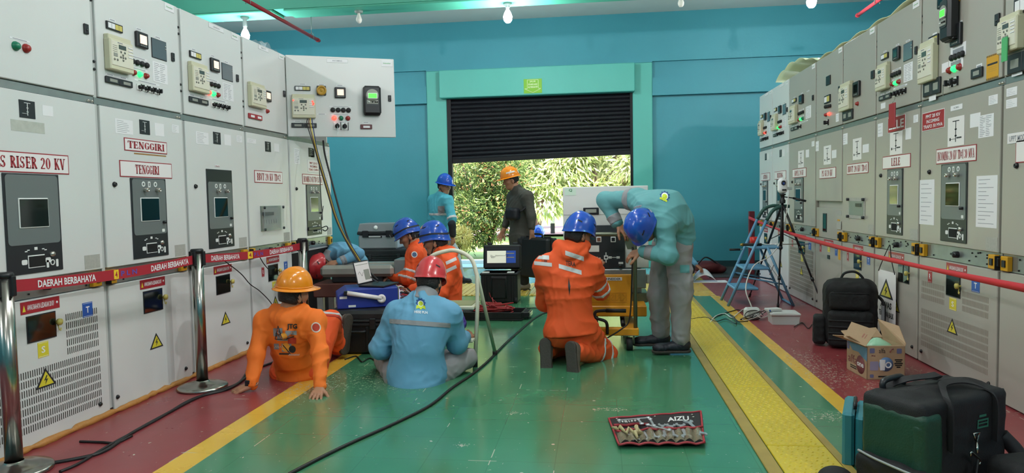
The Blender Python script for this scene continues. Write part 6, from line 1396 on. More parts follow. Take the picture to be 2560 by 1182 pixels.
# ---- white box, adapter, extension socket and cables on the red floor
p = F0(1932, 813); q = F0(2004, 814); WPL = mat('white_plastic', '#cdd2d0', .4)
t = thing('plastic_container', 'lidded white plastic container on the red floor in front of the tripod', 'container', ((p.x+q.x)/2, 6.98, 0), -.03); hw = (q.x-p.x)/2
mb = MB(); mb.prism([(-hw*.93, 0), (hw*.93, 0), (hw, .085), (-hw, .085)], -.1, .1, WPL); mb.build('tub', t); mb = MB(); mb.box(-hw*1.06, hw*1.06, -.115, .115, .085, .108, WPL, .006); mb.box(-hw*.9, hw*.9, -.095, .095, .108, .112, WPL, .003); mb.box(hw*1.04, hw*1.12, -.02, .02, .07, .1, WPL, .004); mb.build('lid', t)
t = thing('power_adapter', 'flat white adapter resting on the lid of the white container', 'adapter', (1.655, 7.0, .1125), .3); mb = MB(); mb.box(-.07, .07, -.045, .045, 0, .028, WPL, .006); mb.build('body', t); mb = MB(); mb.box(-.066, -.05, -.0465, .0, .004, .02, BST); mb.build('blue_mark', t)
sp = F0(1880, 797); t = thing('extension_socket', 'white square extension socket tangled in cables beside the yellow line', 'socket', (sp.x, sp.y, 0), .1); mb = MB(); mb.box(-.075, .075, -.05, .05, 0, .115, WPL, .02); mb.build('housing', t)
mb = MB(); 
for k in (-1, 1): mb.lathe([(.02, -.006), (.022, .002), (.016, .003), (.016, -.01), (0, -.01)], (k*.035, -.05, .06), PANL, 14, 'y')
mb.build('outlet', t)
CBK = mat('cable_black', '#101113', .45); CWH = mat('cable_white', '#d5d7d3', .45); CGY = mat('cable_grey', '#8c8f91', .45); CRD = mat('cable_red', '#9a2a2c', .45); CYE = mat('cable_yellow', '#c9b02e', .45)
def cable(pts, r, m, label, name='cable', group=None, n=8, seg=7):
    mb = MB(); mb.tube(catmull(pts, seg), r, m, n); return tag(mb.build(name), label, 'cable', group)
def fl(*px, z=.006): return [tuple(F0(x, y)+Vector((0, 0, z))) for x, y in px]
cable(fl((1722, 806), (1755, 803), (1790, 792), (1825, 780), (1850, 776))+[(sp.x-.03, sp.y-.06, .03), (sp.x+.0, sp.y-.07, .05)], .005, CBK, 'black cable from the white socket across the yellow plates towards the bent man')
cable(fl((1728, 800), (1765, 796), (1790, 806), (1815, 800), (1840, 812), (1835, 795), (1825, 790), (1845, 806), (1870, 806), z=.012), .0045, CBK, 'looping black cable on the green strip beside the white socket')
cable(fl((1775, 808), (1790, 792), (1812, 786), (1830, 796), (1845, 785), (1858, 775), z=.01), .005, CWH, 'white cable curling over the green strip next to the socket')
cable([(sp.x+.02, sp.y-.07, .06)]+fl((1905, 800), (1925, 790), z=.02)+[(1.60, 6.93, .12)], .005, CWH, 'white cable from the socket to the adapter on the container')
for k in range(3):
    pts = [(sp.x+(.09+.02*k)*cos(a+k), sp.y-.08+.03*sin(a*1.3+k), .05+.045*sin(a+k*2)) for a in [i*.75 for i in range(9)]]; cable(pts, .004, (CBK, CWH, CBK)[k], ('black cord coiled over the face of the white socket', 'white cord wound over the white socket', 'second black cord hanging loose on the white socket')[k])
cable([(sp.x, sp.y+.02, .115), (sp.x-.04, sp.y+.1, .30), (sp.x+.08, sp.y+.3, .50), tuple(V3(pj(1925, 640, 7.9))), tuple(V3(pj(1952, 600, 8.05))), tuple(ap+V3((.03, -.05, -.1))), tuple(ap+V3((.05, -.05, .09)))], .006, CWH, 'white cable rising from the socket to the camera on the tripod')
cable([tuple(F0(1985, 820)+Vector((0, 0, .01)))]+fl((2005, 808), (2020, 822), (2030, 812)), .004, CBK, 'thin black cord loop at the foot of the backpack')
# ---- papers and red pouch by the far wall
pp = F0(1760, 704); t = thing('paper_sheets', 'white sheets of paper, one bent up, on the floor beyond the bent man', 'paper', (pp.x, pp.y, 0))
mb = MB(); mb.box(-.28, .32, -.12, .14, .0, .004, PAPER); mb.build('flat_sheet', t); mb = MB(); mb.grid(lambda u, v: (-.16+.34*u, -.05+.2*v, .006+.17*sin(pi*u)*(.55+.45*v)), 12, 4, PAPER); solidify(mb.build('bent_sheet', t), .002)
pp = V3(pj(1768, 668, 11.3)); t = thing('red_pouch', 'dark red and black cloth pouch lying near the far wall behind the papers', 'pouch', (pp[0], 11.3, .012)); Fq = Field([ell((0, 0, .10), (.22, .16, .10)), ell((.16, .02, .06), (.14, .12, .07))], .012); Fq.wrinkle(.012, 18, 4); Fq.cut((0, 0, .0), (0, 0, -1)); sdf_obj('bag_body', *Fq.mesh(), mat('pouch_red', '#571a1c', .7), t); mb = MB(); mb.tube(catmull([(-.15, -.1, .16), (-.05, -.14, .26), (.08, -.1, .2), (.16, -.08, .12)], 6), .012, STRAP, 6); mb.build('strap', t)
# ---- cardboard carton
CARD = mat('cardboard', '#ab9071', .75, noise=.08, nscale=14, bump=.1, bscale=80); CARDI = mat('cardboard_inside', '#9a7650', .8); CBL = mat('carton_blue', '#5b87a0', .7); CMA = mat('carton_maroon', '#824a4c', .7); CVI = mat('carton_violet', '#66688a', .7); CBLU2 = mat('carton_mug_blue', '#5d7ca8', .7)
a, b, c = F0(2127, 925), F0(2167, 949), F0(2262, 948); ang_ = math.atan2(c.y-b.y, c.x-b.x); W_ = (c-b).length; D0 = .30; H0 = .222
t = thing('cardboard_box', 'open brown cardboard box with blue mug print on the red floor', 'cardboard box', (b.x, b.y, 0), ang_)
mb = MB(); th = .004; mb.box(0, W_, 0, th, 0, H0, CARD); mb.box(0, W_, D0-th, D0, 0, H0, CARD); mb.box(0, th, 0, D0, 0, H0, CARD); mb.box(W_-th, W_, 0, D0, 0, H0, CARD); mb.box(0, W_, 0, D0, 0, th, CARD); mb.build('carton_body', t)
def flapq(P, nm): m_ = MB(); m_.quad(P, CARD); o = m_.build(nm, t); solidify(o, .004); return o
flapq([(0, 0, H0), (0, D0, H0), (-.10, D0*1.0, H0+.02), (-.11, 0+.02, H0+.07)], 'flap'); flapq([(0, D0, H0), (W_, D0, H0), (W_, D0+.10, H0+.05), (0, D0+.10, H0+.03)], 'flap')
flapq([(W_, D0, H0), (W_, 0, H0), (W_+.02, .03, H0+.01), (W_+.04, .16, H0+.105), (W_-.02, D0+.03, H0+.125)], 'flap'); flapq([(0, .0, H0), (W_, 0, H0), (W_, .11, H0-.02), (0, .11, H0-.02)], 'flap')
o = flapq([(-.02, -.02, H0+.005), (.075, .03, H0+.10), (-.05, .12, H0+.145), (-.125, .07, H0+.05)], 'flap'); mb = MB(); mb.T = None
e0, e1, e3 = Vector((-.02, -.02, H0+.005)), Vector((.075, .03, H0+.10)), Vector((-.125, .07, H0+.05)); nn = (e1-e0).cross(e3-e0).normalized(); nn = -nn if nn.y > 0 else nn
for u0, u1, v0, v1, m in ((.25, .55, .28, .8, CMA),): pass
mb.add([tuple(e0+(e1-e0)*u+(e3-e0)*v+nn*.004) for u, v in ((.36, .2), (.6, .2), (.6, .24), (.36, .24), (.36, .3), (.6, .3), (.6, .42), (.36, .42), (.36, .5), (.6, .5), (.6, .62), (.36, .62), (.7, .3), (.9, .3), (.9, .75), (.7, .75))], [(0, 1, 2, 3), (4, 5, 6, 7), (8, 9, 10, 11)], mat('carton_print_rose', '#9a6656', .7)); mb.build('flap_print', t)
mb = MB(); w_ = W_
def fq(x0, x1, z0, z1, m, y=-.0012): mb.prism(rrect(x0*w_, z0*H0, x1*w_, z1*H0, .006), y, y+.0012, m)
for a in ((.07, .20, .80, .95), (.78, .91, .78, .93), (.08, .18, .06, .16)): mb = MB(); fq(*a, CVI); mb.build('corner_mark', t)
mb = MB(); fq(.08, .3, .28, .55, mat('carton_pale_violet', '#8c86a0', .7)); mb.build('pale_print', t); mb = MB()
mb.lathe([(0, .0008), (.19*w_, .0006), (.19*w_, 0)], (.50*w_, -.001, .46*H0), CBLU2, 24, 'y'); mb.prism([(.345*w_, .28*H0), (.465*w_, .28*H0), (.48*w_, .6*H0), (.33*w_, .6*H0)], -.003, -.001, PAPER); mb.lathe([(.085*w_, .0018), (.075*w_, .0022), (.05*w_, .002), (.05*w_, .001)], (.56*w_, -.001, .44*H0), PAPER, 18, 'y')
mb.build('mug_print', t); mb = MB(); mb.text('alfa', .31*w_, .48*w_, .80*H0, .94*H0, -.0012, INKD, .0); mb.build('brand_lettering', t); mb = MB(); mb.text('Mug', .12*w_, .22*w_, .69*H0, .75*H0, -.0012, CMA, .02)
mb.tube([(.6*w_, -.001, .82*H0), (.63*w_, -.001, .9*H0), (.69*w_, -.001, .93*H0)], .004, CMA, 4)
mb.build('red_print', t); mb = MB()
for k, l in enumerate((.2, .15, .22, .18, .1)): fq(.83-l/2, .83+l/2, .58-.055*k, .60-.055*k, INKD)
mb.build('text_lines', t); mb = MB(); fq(.3, .72, .085, .10, INKD); fq(.42, .58, .04, .07, INKD); mb.build('front_print', t)
mb = MB(); mb.T = Matrix.Rotation(-pi/2, 4, 'Z')         # side face, local x runs away from the front edge
d_ = D0; mb.prism([(-d_*.98, .93*H0), (-d_*.5, .95*H0), (0, .95*H0), (0, .55*H0), (-.22*d_, .62*H0), (-.4*d_, .72*H0), (-.7*d_, .70*H0)], -.0012, 0, CBL)
mb.lathe([(0, .0008), (.062, .0006), (.062, 0)], (-.30*d_, -.0012, .36*H0), CMA, 22, 'y'); mb.text('alfa', -.92*d_, -.46*d_, .30*H0, .55*H0, -.0016, CMA, .0); mb.text('one', -.46*d_, -.14*d_, .3*H0, .42*H0, -.0028, PAPER, .03)
for k in range(2): mb.box(-.8*d_, -.5*d_, -.0016, 0, (.2-.06*k)*H0, (.23-.06*k)*H0, INKD)
mb.box(-.98*d_, -.86*d_, -.0012, 0, .68*H0, .9*H0, CVI); mb.build('side_print', t)
tl = thing('green_bag', 'crumpled pale green plastic bag inside the open cardboard box', 'plastic bag', (b.x, b.y, 0), ang_)
Fq = Field([ell((W_*.60, D0*.55, .12), (.12, .10, .115)), ell((W_*.62, D0*.62, .18), (.05, .05, .065))], .009); Fq.wrinkle(.014, 30, 8); sdf_obj('bag', *Fq.mesh(), mat('pale_green_film', '#9fd4b4', .3), tl)
# ---- backpack
BPK = mat('backpack_black', '#111113', .75, noise=.2, nscale=10, bump=.35, bscale=240); BPS = mat('webbing_black', '#1b1b1e', .7)
b0_, b1_ = F0(2052, 868), F0(2188, 872); bx_ = ((b0_.x+b1_.x)/2, 5.90); bw = .36
t = thing('backpack', 'large black tactical backpack standing on the red floor against the beige row', 'backpack', (2.0, 5.93, 0), -.28)
Fq = Field([rbox((0, .02, .27), (.20, .12, .27), None, .09, .03), rbox((0, -.02, .44), (.165, .11, .09), None, .06, .05)], .01); Fq.wrinkle(.006, 24, 12); sdf_obj('main_compartment', *Fq.mesh(), BPK, t)
Fq = Field([rbox((.0, -.12, .16), (.165, .05, .145), None, .04, .02)], .009); Fq.wrinkle(.006, 28, 14); o = sdf_obj('lower_pocket', *Fq.mesh(), BPK, t)
mb = MB()
for z in (.08, .13, .18, .23): mb.tube([(-.16, -.165, z), (0, -.176, z+.003), (.16, -.165, z)], .007, BPS, 6)
mb.build('webbing', o)
Fq = Field([rbox((-.01, -.10, .385), (.145, .045, .075), None, .035, .02)], .009); Fq.wrinkle(.005, 28, 15); o = sdf_obj('upper_pocket', *Fq.mesh(), BPK, t); mb = MB(); mb.tube([(-.14, -.135, .445), (0, -.15, .45), (.13, -.135, .445)], .004, KNOB if 0 else BPS, 6); mb.build('zip', o)
Fq = Field([rbox((-.225, .0, .13), (.05, .08, .12), None, .03, .02)], .009); Fq.wrinkle(.006, 30, 16); sdf_obj('side_pouch', *Fq.mesh(), BPK, t)
mb = MB(); mb.tube(catmull([(-.07, .06, .53), (-.04, .06, .585), (.03, .06, .60), (.08, .06, .57), (.11, .06, .52)], 5), .010, BPS, 8); mb.build('grab_handle', t)
mb = MB(); mb.tube(catmull([(.19, .08, .42), (.24, .02, .36), (.245, -.02, .22), (.22, .0, .10)], 5), .012, BPS, 6); mb.box(.225, .245, -.03, .0, .22, .34, GRYB); mb.build('shoulder_strap', t)
def ribbon(mb, pts, wv, m, th=.006):
    P_ = [Vector(p) for p in pts]; wv = Vector(wv); V = []
    for i, p in enumerate(P_):
        t_ = (P_[min(i+1, len(P_)-1)]-P_[max(i-1, 0)]).normalized(); n_ = t_.cross(wv).normalized()*th/2; V += [tuple(p+wv+n_), tuple(p-wv+n_), tuple(p-wv-n_), tuple(p+wv-n_)]
    F = [(4*i+a, 4*i+(a+1) % 4, 4*i+4+(a+1) % 4, 4*i+4+a) for i in range(len(P_)-1) for a in range(4)]; mb.add(V, F, m, False)
# ---- duffel tool bag, teal case, small black bags in the near corner
DUF = mat('duffel_black', '#101114', .7, bump=.3, bscale=260); DGN = mat('duffel_green', '#16402f', .5, bump=.2, bscale=120); DPI = mat('piping_grey', '#9aa0a0', .5)
t = thing('tool_bag', 'big black and dark green duffel tool bag in the near corner', 'bag', (1.385, 3.10, 0), .557)
Lx, Ly, Hz = .275, .138, .42
Fq = Field([rbox((0, 0, Hz/2), (Lx, Ly, Hz/2), None, .028, .02), cone((-Lx+.10, 0, Hz-.075), (Lx-.08, 0, Hz-.065), .085, .085, .04, (0, 1, 0), 1.)], .009); Fq.wrinkle(.004, 16, 31); sdf_obj('bag_body', *Fq.mesh(), DUF, t); BG = Fq.mesh()
mb = MB(); mb.T = None
Fg = Field([rbox((-Lx+.055, -.01, .25), (.061, Ly+.003, .13), None, .025, .02)], .009); Fg.wrinkle(.002, 20, 32); sdf_obj('green_end_panel', *Fg.mesh(), DGN, t)
Fg = Field([rbox((-Lx+.06, -Ly+.02, .235), (.07, .025, .11), None, .02, .02)], .009); Fg.wrinkle(.004, 20, 33); sdf_obj('green_side_panel', *Fg.mesh(), DGN, t)
Fg = Field([rbox((-Lx-.012, -.02, .085), (.035, .15, .085), None, .025, .02)], .009); Fg.wrinkle(.005, 22, 34); o = sdf_obj('side_pocket', *Fg.mesh(), DUF, t); mb = MB(); mb.tube(catmull([(-Lx-.03, .12, .172), (-Lx-.048, .02, .168), (-Lx-.045, -.14, .158), (-Lx, -.172, .15)], 6), .005, DPI, 6); mb.build('piping', o)
mb = MB(); ribbon(mb, catmull([(-.12, -.145, Hz-.20), (-.12, -.142, Hz-.03), (-.09, -.10, Hz+.02), (-.02, -.05, Hz+.035), (.09, -.05, Hz+.032), (.14, -.10, Hz+.015), (.16, -.142, Hz-.03), (.16, -.145, Hz-.20)], 6), (.004, .019, .004), BPS); mb.build('carry_handle', t)
mb = MB(); ribbon(mb, catmull([(-.12, .143, Hz-.12), (-.12, .138, Hz-.02), (-.08, .08, Hz+.03), (.0, .03, Hz+.045), (.10, .05, Hz+.035), (.16, .138, Hz-.03), (.16, .143, Hz-.12)], 6), (.004, .019, .004), BPS); mb.build('carry_handle', t)
mb = MB(); mb.tube(catmull([(-.17, .11, Hz-.02), (-.17, .11, Hz+.025), (-.11, .11, Hz+.035), (-.05, .11, Hz+.03), (-.05, .11, Hz-.02)], 3), .013, BLKP, 8); mb.build('trolley_handle', t)
mb = MB(); mb.tube([(-.17, .0, Hz+.008), (.19, .0, Hz+.018)], .006, BPS, 6); mb.build('zip', t)
EMB = mat('embroidery_green', '#2c6f5a', .7); decal('embroidered_logo', [rect_shape(-.035, .035, -.022, -.015, EMB), rect_shape(-.035, .035, .008, .015, EMB), rect_shape(-.035, -.028, -.022, .015, EMB), rect_shape(.028, .035, -.022, .015, EMB), rect_shape(-.03, .03, -.005, 0, EMB), rect_shape(-.025, .02, .024, .034, EMB)], (.10, -.45, .30), (1, 0, 0), (0, 0, 1), (0, 1, 0), BG, t, .003)
mb = MB(); mb.tube([(.02, -Ly-.012, .27), (.035, -Ly-.016, .235), (.06, -Ly-.012, .27)], .005, CHR, 8, closed=True); mb.tube([(.035, -Ly-.016, .235), (.02, -Ly-.03, .195)], .006, CHR, 8); mb.tube(catmull([(-.03, -Ly-.035, .195), (-.03, -Ly-.035, .21), (.0, -Ly-.035, .19), (.03, -Ly-.035, .165), (.025, -Ly-.035, .15)], 4), .005, CHR, 8); mb.build('snap_hook', t)
mb = MB(); mb.grid(lambda u, v: ((.0-.04*u*3, -Ly-.045-.02*sin(u*3)+.005*v, .18-.16*u-.03*v)), 8, 2, BPS); solidify(mb.build('shoulder_strap', t), .006)
mb = MB(); mb.tube(catmull([(Lx-.02, -Ly+.02, .22), (Lx+.02, -Ly-.03, .14), (Lx-.04, -Ly-.09, .05), (Lx-.16, -Ly-.12, .03)], 6), .03, BPS, 8); mb.build('strap_end', t)
t = thing('teal_case', 'teal plastic tool case standing upright behind the duffel bag', 'tool case', (1.185, 3.43, 0), -.36); TCL = mat('case_teal', '#2f7f8c', .42); 
mb = MB(); mb.box(-.05, .0, -.155, .155, 0, .25, TCL, .012); mb.build('half_shell', t); mb = MB(); mb.box(.004, .045, -.15, .15, 0, .235, TCL, .012); mb.build('half_shell', t); mb = MB(); mb.tube(catmull([(.0, -.06, .245), (.0, -.05, .27), (.0, .05, .27), (.0, .06, .245)], 4), .008, BLKP, 6); mb.build('handle', t)
t = thing('camera_pouch', 'rounded black pouch with grey piping at the lower frame corner beside the duffel bag', 'pouch', (1.63, 2.92, 0), .3); Fq = Field([rbox((0, 0, .10), (.10, .09, .10), None, .05, .01)], .009); sdf_obj('pouch_body', *Fq.mesh(), DUF, t); mb = MB(); mb.tube(catmull([(-.1, -.06, .05), (-.085, -.085, .15), (0, -.095, .185), (.085, -.085, .15)], 6), .004, DPI, 6); mb.build('piping', t)
t = thing('dark_hat', 'dark rounded cap edge lying on the yellow plates at the bottom of the frame', 'cap', (.99, 3.09, .013)); Fq = Field([ell((0, 0, .01), (.075, .07, .055))], .008); Fq.cut((0, 0, 0), (0, 0, -1)); sdf_obj('cap_body', *Fq.mesh(), DUF, t)
# ---- wrench roll on the green floor
ROLB = mat('roll_black', '#1a191b', .7, bump=.2, bscale=120); ROLR = mat('roll_red_binding', '#a8323a', .55); ROLC = mat('roll_clear_pocket', '#a39c80', .18, alpha=.62, bump=.4, bscale=40)
A_, B_, C_, D_r = F0(1522, 1050), F0(1752, 1033), F0(1761, 1120), F0(1548, 1122)
def rp(u, v, z=0.): 
    q = A_.lerp(B_, u).lerp(D_r.lerp(C_, u), v); return (q.x, q.y, z+.006+.010*abs(sin(u*14+v*3))*(.3+.7*v)+.012*max(0, v-.82)*5)
t = thing('wrench_roll', 'black tool roll with red edging spread open on the green floor', 'tool roll', (0, 0, 0))
mb = MB(); mb.grid(lambda u, v: rp(u, v), 40, 16, ROLB); solidify(mb.build('roll_sheet', t), .004)
mb = MB(); 
mb.tube([rp(k/30, 0, .003) for k in range(31)], .006, ROLR, 6); mb.tube([rp(k/30, 1, .003) for k in range(31)], .006, ROLR, 6); mb.tube([rp(0, k/10, .003) for k in range(11)], .006, ROLR, 6); mb.tube([rp(1, k/10, .003) for k in range(11)], .006, ROLR, 6)
mb.tube([rp(k/30, .60+.03*sin(k), .022) for k in range(31)], .006, ROLR, 6); mb.tube([rp(.02+.38*k/14, .33, .008) for k in range(15)], .008, ROLR, 6); mb.build('edge_binding', t)
for k in range(9):
    u0, u1 = .02+k*.108, .02+(k+1)*.108; mb = MB(); mb.grid(lambda u, v: tuple(Vector(rp(u0+(u1-u0)*u, .6+.36*v, .004+.022*sin(pi*u)*(1-.3*v)))), 8, 6, ROLC); mb.build('clear_pocket', t)
mb = MB()
def rtext(s, u0, u1, v0, v1, m): V2, F2 = text_geo(s, .03); mb.add([tuple(Vector(rp(u0+(u1-u0)*a, v1+(v0-v1)*b, .004))) for a, b in V2], F2, m)
rtext('C e m t o o', .08, .28, .10, .2, PANL); rtext('AIZU', .62, .86, .12, .27, PANL); mb.build('roll_lettering', t)
mb = MB()
for u, v in ((.08, .05), (.49, .06), (.9, .08), (.91, .17)): q = rp(u, v, .004); mb.lathe([(.007, 0), (.007, .002), (.003, .002), (.003, 0)], q, KNOB, 10)
mb.build('eyelet', t)
def wrench(u, v, L, ang, s, label, zl=.02):
    v += .05; s *= .72; L = min(L*.85, (.93-v)*.30); q = rp(u, v, .012); tt = thing('open_end_wrench', label, 'wrench', q, ang, 'wrenches lying in the open tool roll'); mb = MB(); w = .011*s
    def jaw(y, sg):
        pts = [(-w, 0), (-w*2.3, sg*w*1.6), (-w*2.1, sg*w*3.6), (-w*1.1, sg*w*4.2), (-w*1.0, sg*w*2.2), (0, sg*w*1.7), (w*1.0, sg*w*2.2), (w*1.3, sg*w*4.0), (w*2.2, sg*w*3.2), (w*2.2, sg*w*1.5), (w, 0)]
        mb.prism([(a, y+b) for a, b in pts], 0, .006*s, STEEL, 'z')
    mb.box(-w*.8, w*.8, -L, 0, .001, .005*s, STEEL, .001); jaw(0, 1); jaw(-L, -1); mb.build('wrench', tt)
ws = [(.33, .55, .12, .15, .9, 'small open-end wrench, fourth from the torn end of the tool roll'), (.41, .52, .13, .12, 1.0, 'open-end wrench beside a ring key in the middle of the tool roll'), (.47, .5, .13, .15, 1.0, 'open-end wrench crossed by a loose key in the tool roll'), (.55, .42, .16, .0, 1.25, 'open-end wrench in the centre pocket of the tool roll'), (.645, .48, .16, -.02, 1.4, 'wide open-end wrench with jaws under the roll lettering'), (.76, .46, .17, .05, 1.5, 'second largest open-end wrench in the tool roll'), (.86, .38, .19, .22, 1.5, 'largest open-end wrench, in the end pocket of the tool roll'), (.17, .68, .08, .4, .75, 'tiny open-end wrench by the torn pocket of the tool roll'), (.25, .70, .07, -.3, .7, 'tiny open-end wrench next to the torn plastic of the tool roll')]
for w in ws: wrench(*w)
def key(u, v, L, ang, label):
    q = rp(u, v, .034); tt = thing('ring_wrench', label, 'wrench', q, ang, 'wrenches lying in the open tool roll'); mb = MB(); mb.box(-.006, .006, -L/2, L/2, 0, .005, STEEL, .001)
    for s_ in (-1, 1): mb.lathe([(.006, 0), (.012, 0), (.012, .006), (.006, .006), (.006, 0)], (0, s_*(L/2+.008), 0), STEEL, 12)
    mb.build('wrench', tt)
key(.24, .33, .15, -1.25, 'slim ring wrench lying crosswise on the torn pocket'); key(.30, .42, .06, .2, 'short double wrench standing across the slim one'); key(.43, .48, .09, .1, 'short ring key over the middle wrenches'); key(.49, .64, .11, .95, 'ring key lying slantwise over the clear pockets')
mb = MB(); pts = [rp(-.02+.26*(k/9), .56+.05*sin(k*1.7)+.18*(k/9), .03+.012*sin(k*2.3)) for k in range(10)]+[rp(.24+.04*sin(k*2), .62+.09*k, .03+.01*cos(k*3)) for k in range(4)]; mb.tube(pts, [.006, .010, .007, .012, .008, .010, .006, .009, .006, .008, .012, .016, .011, .006], mat('torn_plastic', '#b9aa7c', .5, bump=.5, bscale=60), 7); o = mb.build('torn_plastic_edge', t)
# ---- long cables
cable(fl((600, 1260), (735, 1182), (865, 1116), (985, 1062), (1075, 1016), (1130, 972), (1180, 938), (1222, 903), (1262, 862), (1300, 828), (1338, 796), (1372, 780), (1420, 770)), .010, CBK, 'long black power cable curving across the green floor', 'power_cable')
cable(fl((-40, 1168), (80, 1166), (190, 1150), (262, 1130), (330, 1085), (420, 1035), (500, 994), (570, 975), (610, 950), (640, 925), (690, 905)), .010, CBK, 'thick black cable along the red floor strip beside the chrome post base', 'power_cable')
cable(fl((150, 1182), (200, 1160), (280, 1112), (400, 1047), (480, 1000), (585, 965), (612, 940), (618, 925)), .008, CBK, 'second black cable running next to the thick one on the red strip', 'power_cable')
cable(fl((200, 1106), (255, 1108), (292, 1109), (330, 1092)), .007, CBK, 'short black cable end on the red strip by the foam bead', 'power_cable')
cable(fl((862, 900), (890, 892), (905, 906), (925, 897), (945, 908), (960, 912)), .005, CBK, 'thin black cable squiggling between the two seated men')
cable(fl((1225, 797), (1260, 780), (1310, 772), (1370, 770)), .005, CBK, 'thin black cable from the screen case to the lift truck')
# ---- test leads hanging from the open cabinet door and wires on the white row
b_ = Vector(qd(778, 297) + (0,)); hp = lambda x, y, o: tuple(on(x, y, dn, dn.dot(Vector((hx, hy, 0)))-o))
for k, (x, m, lb) in enumerate(((770, CBK, 'black test lead from the relay on the open cabinet door'), (774, mat('cable_brown', '#5a3a22', .5), 'brown test lead from the relay on the open cabinet door'), (777, CYE, 'yellowish test lead from the relay on the open cabinet door'), (781, mat('cable_blue', '#22345e', .5), 'dark blue test lead from the relay on the open cabinet door'))):
    pts = [hp(x-1, 296, -.06), hp(x-2+k, 312, -.11)]; yy = [(786+2*k, 370, 6.3), (800+2*k, 420, 6.22), (818+2*k, 480, 6.15), (836+2*k, 540, 6.1), (858+2*k, 590, 6.05), (890+3*k, 645, 6.0), (925, 690, 5.95), (945, 705, 5.9)]
    pts += [tuple(pj(a, b, c)) for a, b, c in yy]; cable(pts, .0042, m, lb, 'test_lead', None, 6)
cable([tuple(pj(808, 352, 6.55)), tuple(pj(812, 385, 6.45)), tuple(pj(826, 440, 6.35)), tuple(pj(850, 530, 6.25)), tuple(pj(872, 600, 6.15)), tuple(pj(905, 660, 6.1)), tuple(pj(945, 700, 6.0))], .009, CBK, 'thick black cable hanging from the open cabinet compartment', 'test_cable')
cable([tuple(pj(797, 400, 6.6)), tuple(pj(800, 450, 6.6)), tuple(pj(803, 500, 6.6)), tuple(pj(806, 545, 6.58)), tuple(pj(804, 545, 6.5)), tuple(pj(808, 515, 6.55))], .004, CBK, 'short black lead pair hanging in front of the end cabinet', 'test_lead')
cable([tuple(atX(648, 640, XL+.04)), tuple(atX(660, 660, XL+.03)), tuple(atX(672, 674, XL+.02))], .004, CBK, 'short thin wire beside the window latch of the BBVT cabinet', 'wire')
cable([tuple(atX(545, 640, XL+.03)), tuple(atX(600, 682, XL+.04)), tuple(atX(625, 710, XL+.03)), tuple(atX(650, 728, XL+.03)), tuple(atX(678, 758, XL+.03)), tuple(atX(690, 790, XL+.05))], .004, CBK, 'thin wire trailing down the white cabinets behind the orange hard hat', 'wire')
# ---- cream step stool
STO = mat('stool_cream', '#d5d3be', .4, noise=.1, nscale=12); STT = mat('stool_tread_olive', '#8f936a', .6); STL = mat('stool_leg_green', '#a9b39b', .42); yS = 5.10
t = thing('step_stool', 'cream folding step stool with a high arched grip beside the red-helmeted man', 'step stool', (0, 0, 0)); xr = F0(1187, 918).x; xl = xr-.40; yr_ = 5.50
zt = pj(1130, 628, 5.2)[2]
mb = MB(); mb.tube([(xr, yS, .03), (xr+.02, yS+.04, .45), (xr+.015, yS+.08, .66)]+[tuple(q) for q in catmull([(xr+.012, yS+.085, .68), (xr-.03, yS+.1, zt-.06), (xr-.13, yS+.11, zt), (xl+.17, yS+.11, zt), (xl+.05, yS+.1, zt-.05), (xl+.01, yS+.085, .66)], 6)]+[(xl, yS+.04, .45), (xl, yS, .03)], .0155, STO, 12); mb.build('front_frame', t)
for x in (xr+.09, xl-.02):
    mb = MB(); mb.tube([(x-.07 if x > -1 else x+.02, yS+.08, .66), (x, yr_, .02)], .014, STL, 10); mb.build('rear_leg', t)
    mb = MB(); mb.tube([(x, yr_, 0), (x, yr_, .035)], .02, BLKR, 10); mb.build('foot_cap', t)
for x in (xr, xl): mb = MB(); mb.tube([(x, yS, 0), (x, yS, .06)], .019, BLKR, 10); mb.build('foot_cap', t)
mb = MB(); mb.box(xl+.01, xr-.0, yS+.0, yS+.28, .425, .455, STO, .008); mb.box(xl+.03, xr-.02, yS+.02, yS+.26, .455, .46, STT); mb.build('top_tread', t)
mb = MB(); mb.box(xl+.01, xr+.0, yS-.06, yS+.14, .19, .22, STO, .008); mb.box(xl+.03, xr-.02, yS-.05, yS+.13, .22, .225, STT); mb.build('lower_tread', t)
PUR = mat('purple_cloth', '#4a3a8c', .6); pp = V3(pj(1150, 800, 5.08)); t = thing('purple_pouch', 'purple cloth pouch held by the man in sky blue', 'pouch', tuple(pp)); Fq = Field([ell((0, 0, 0), (.035, .05, .06)), ell((.02, 0, -.03), (.03, .04, .04))], .007); Fq.wrinkle(.008, 40, 3); sdf_obj('pouch_body', *Fq.mesh(), PUR, t)
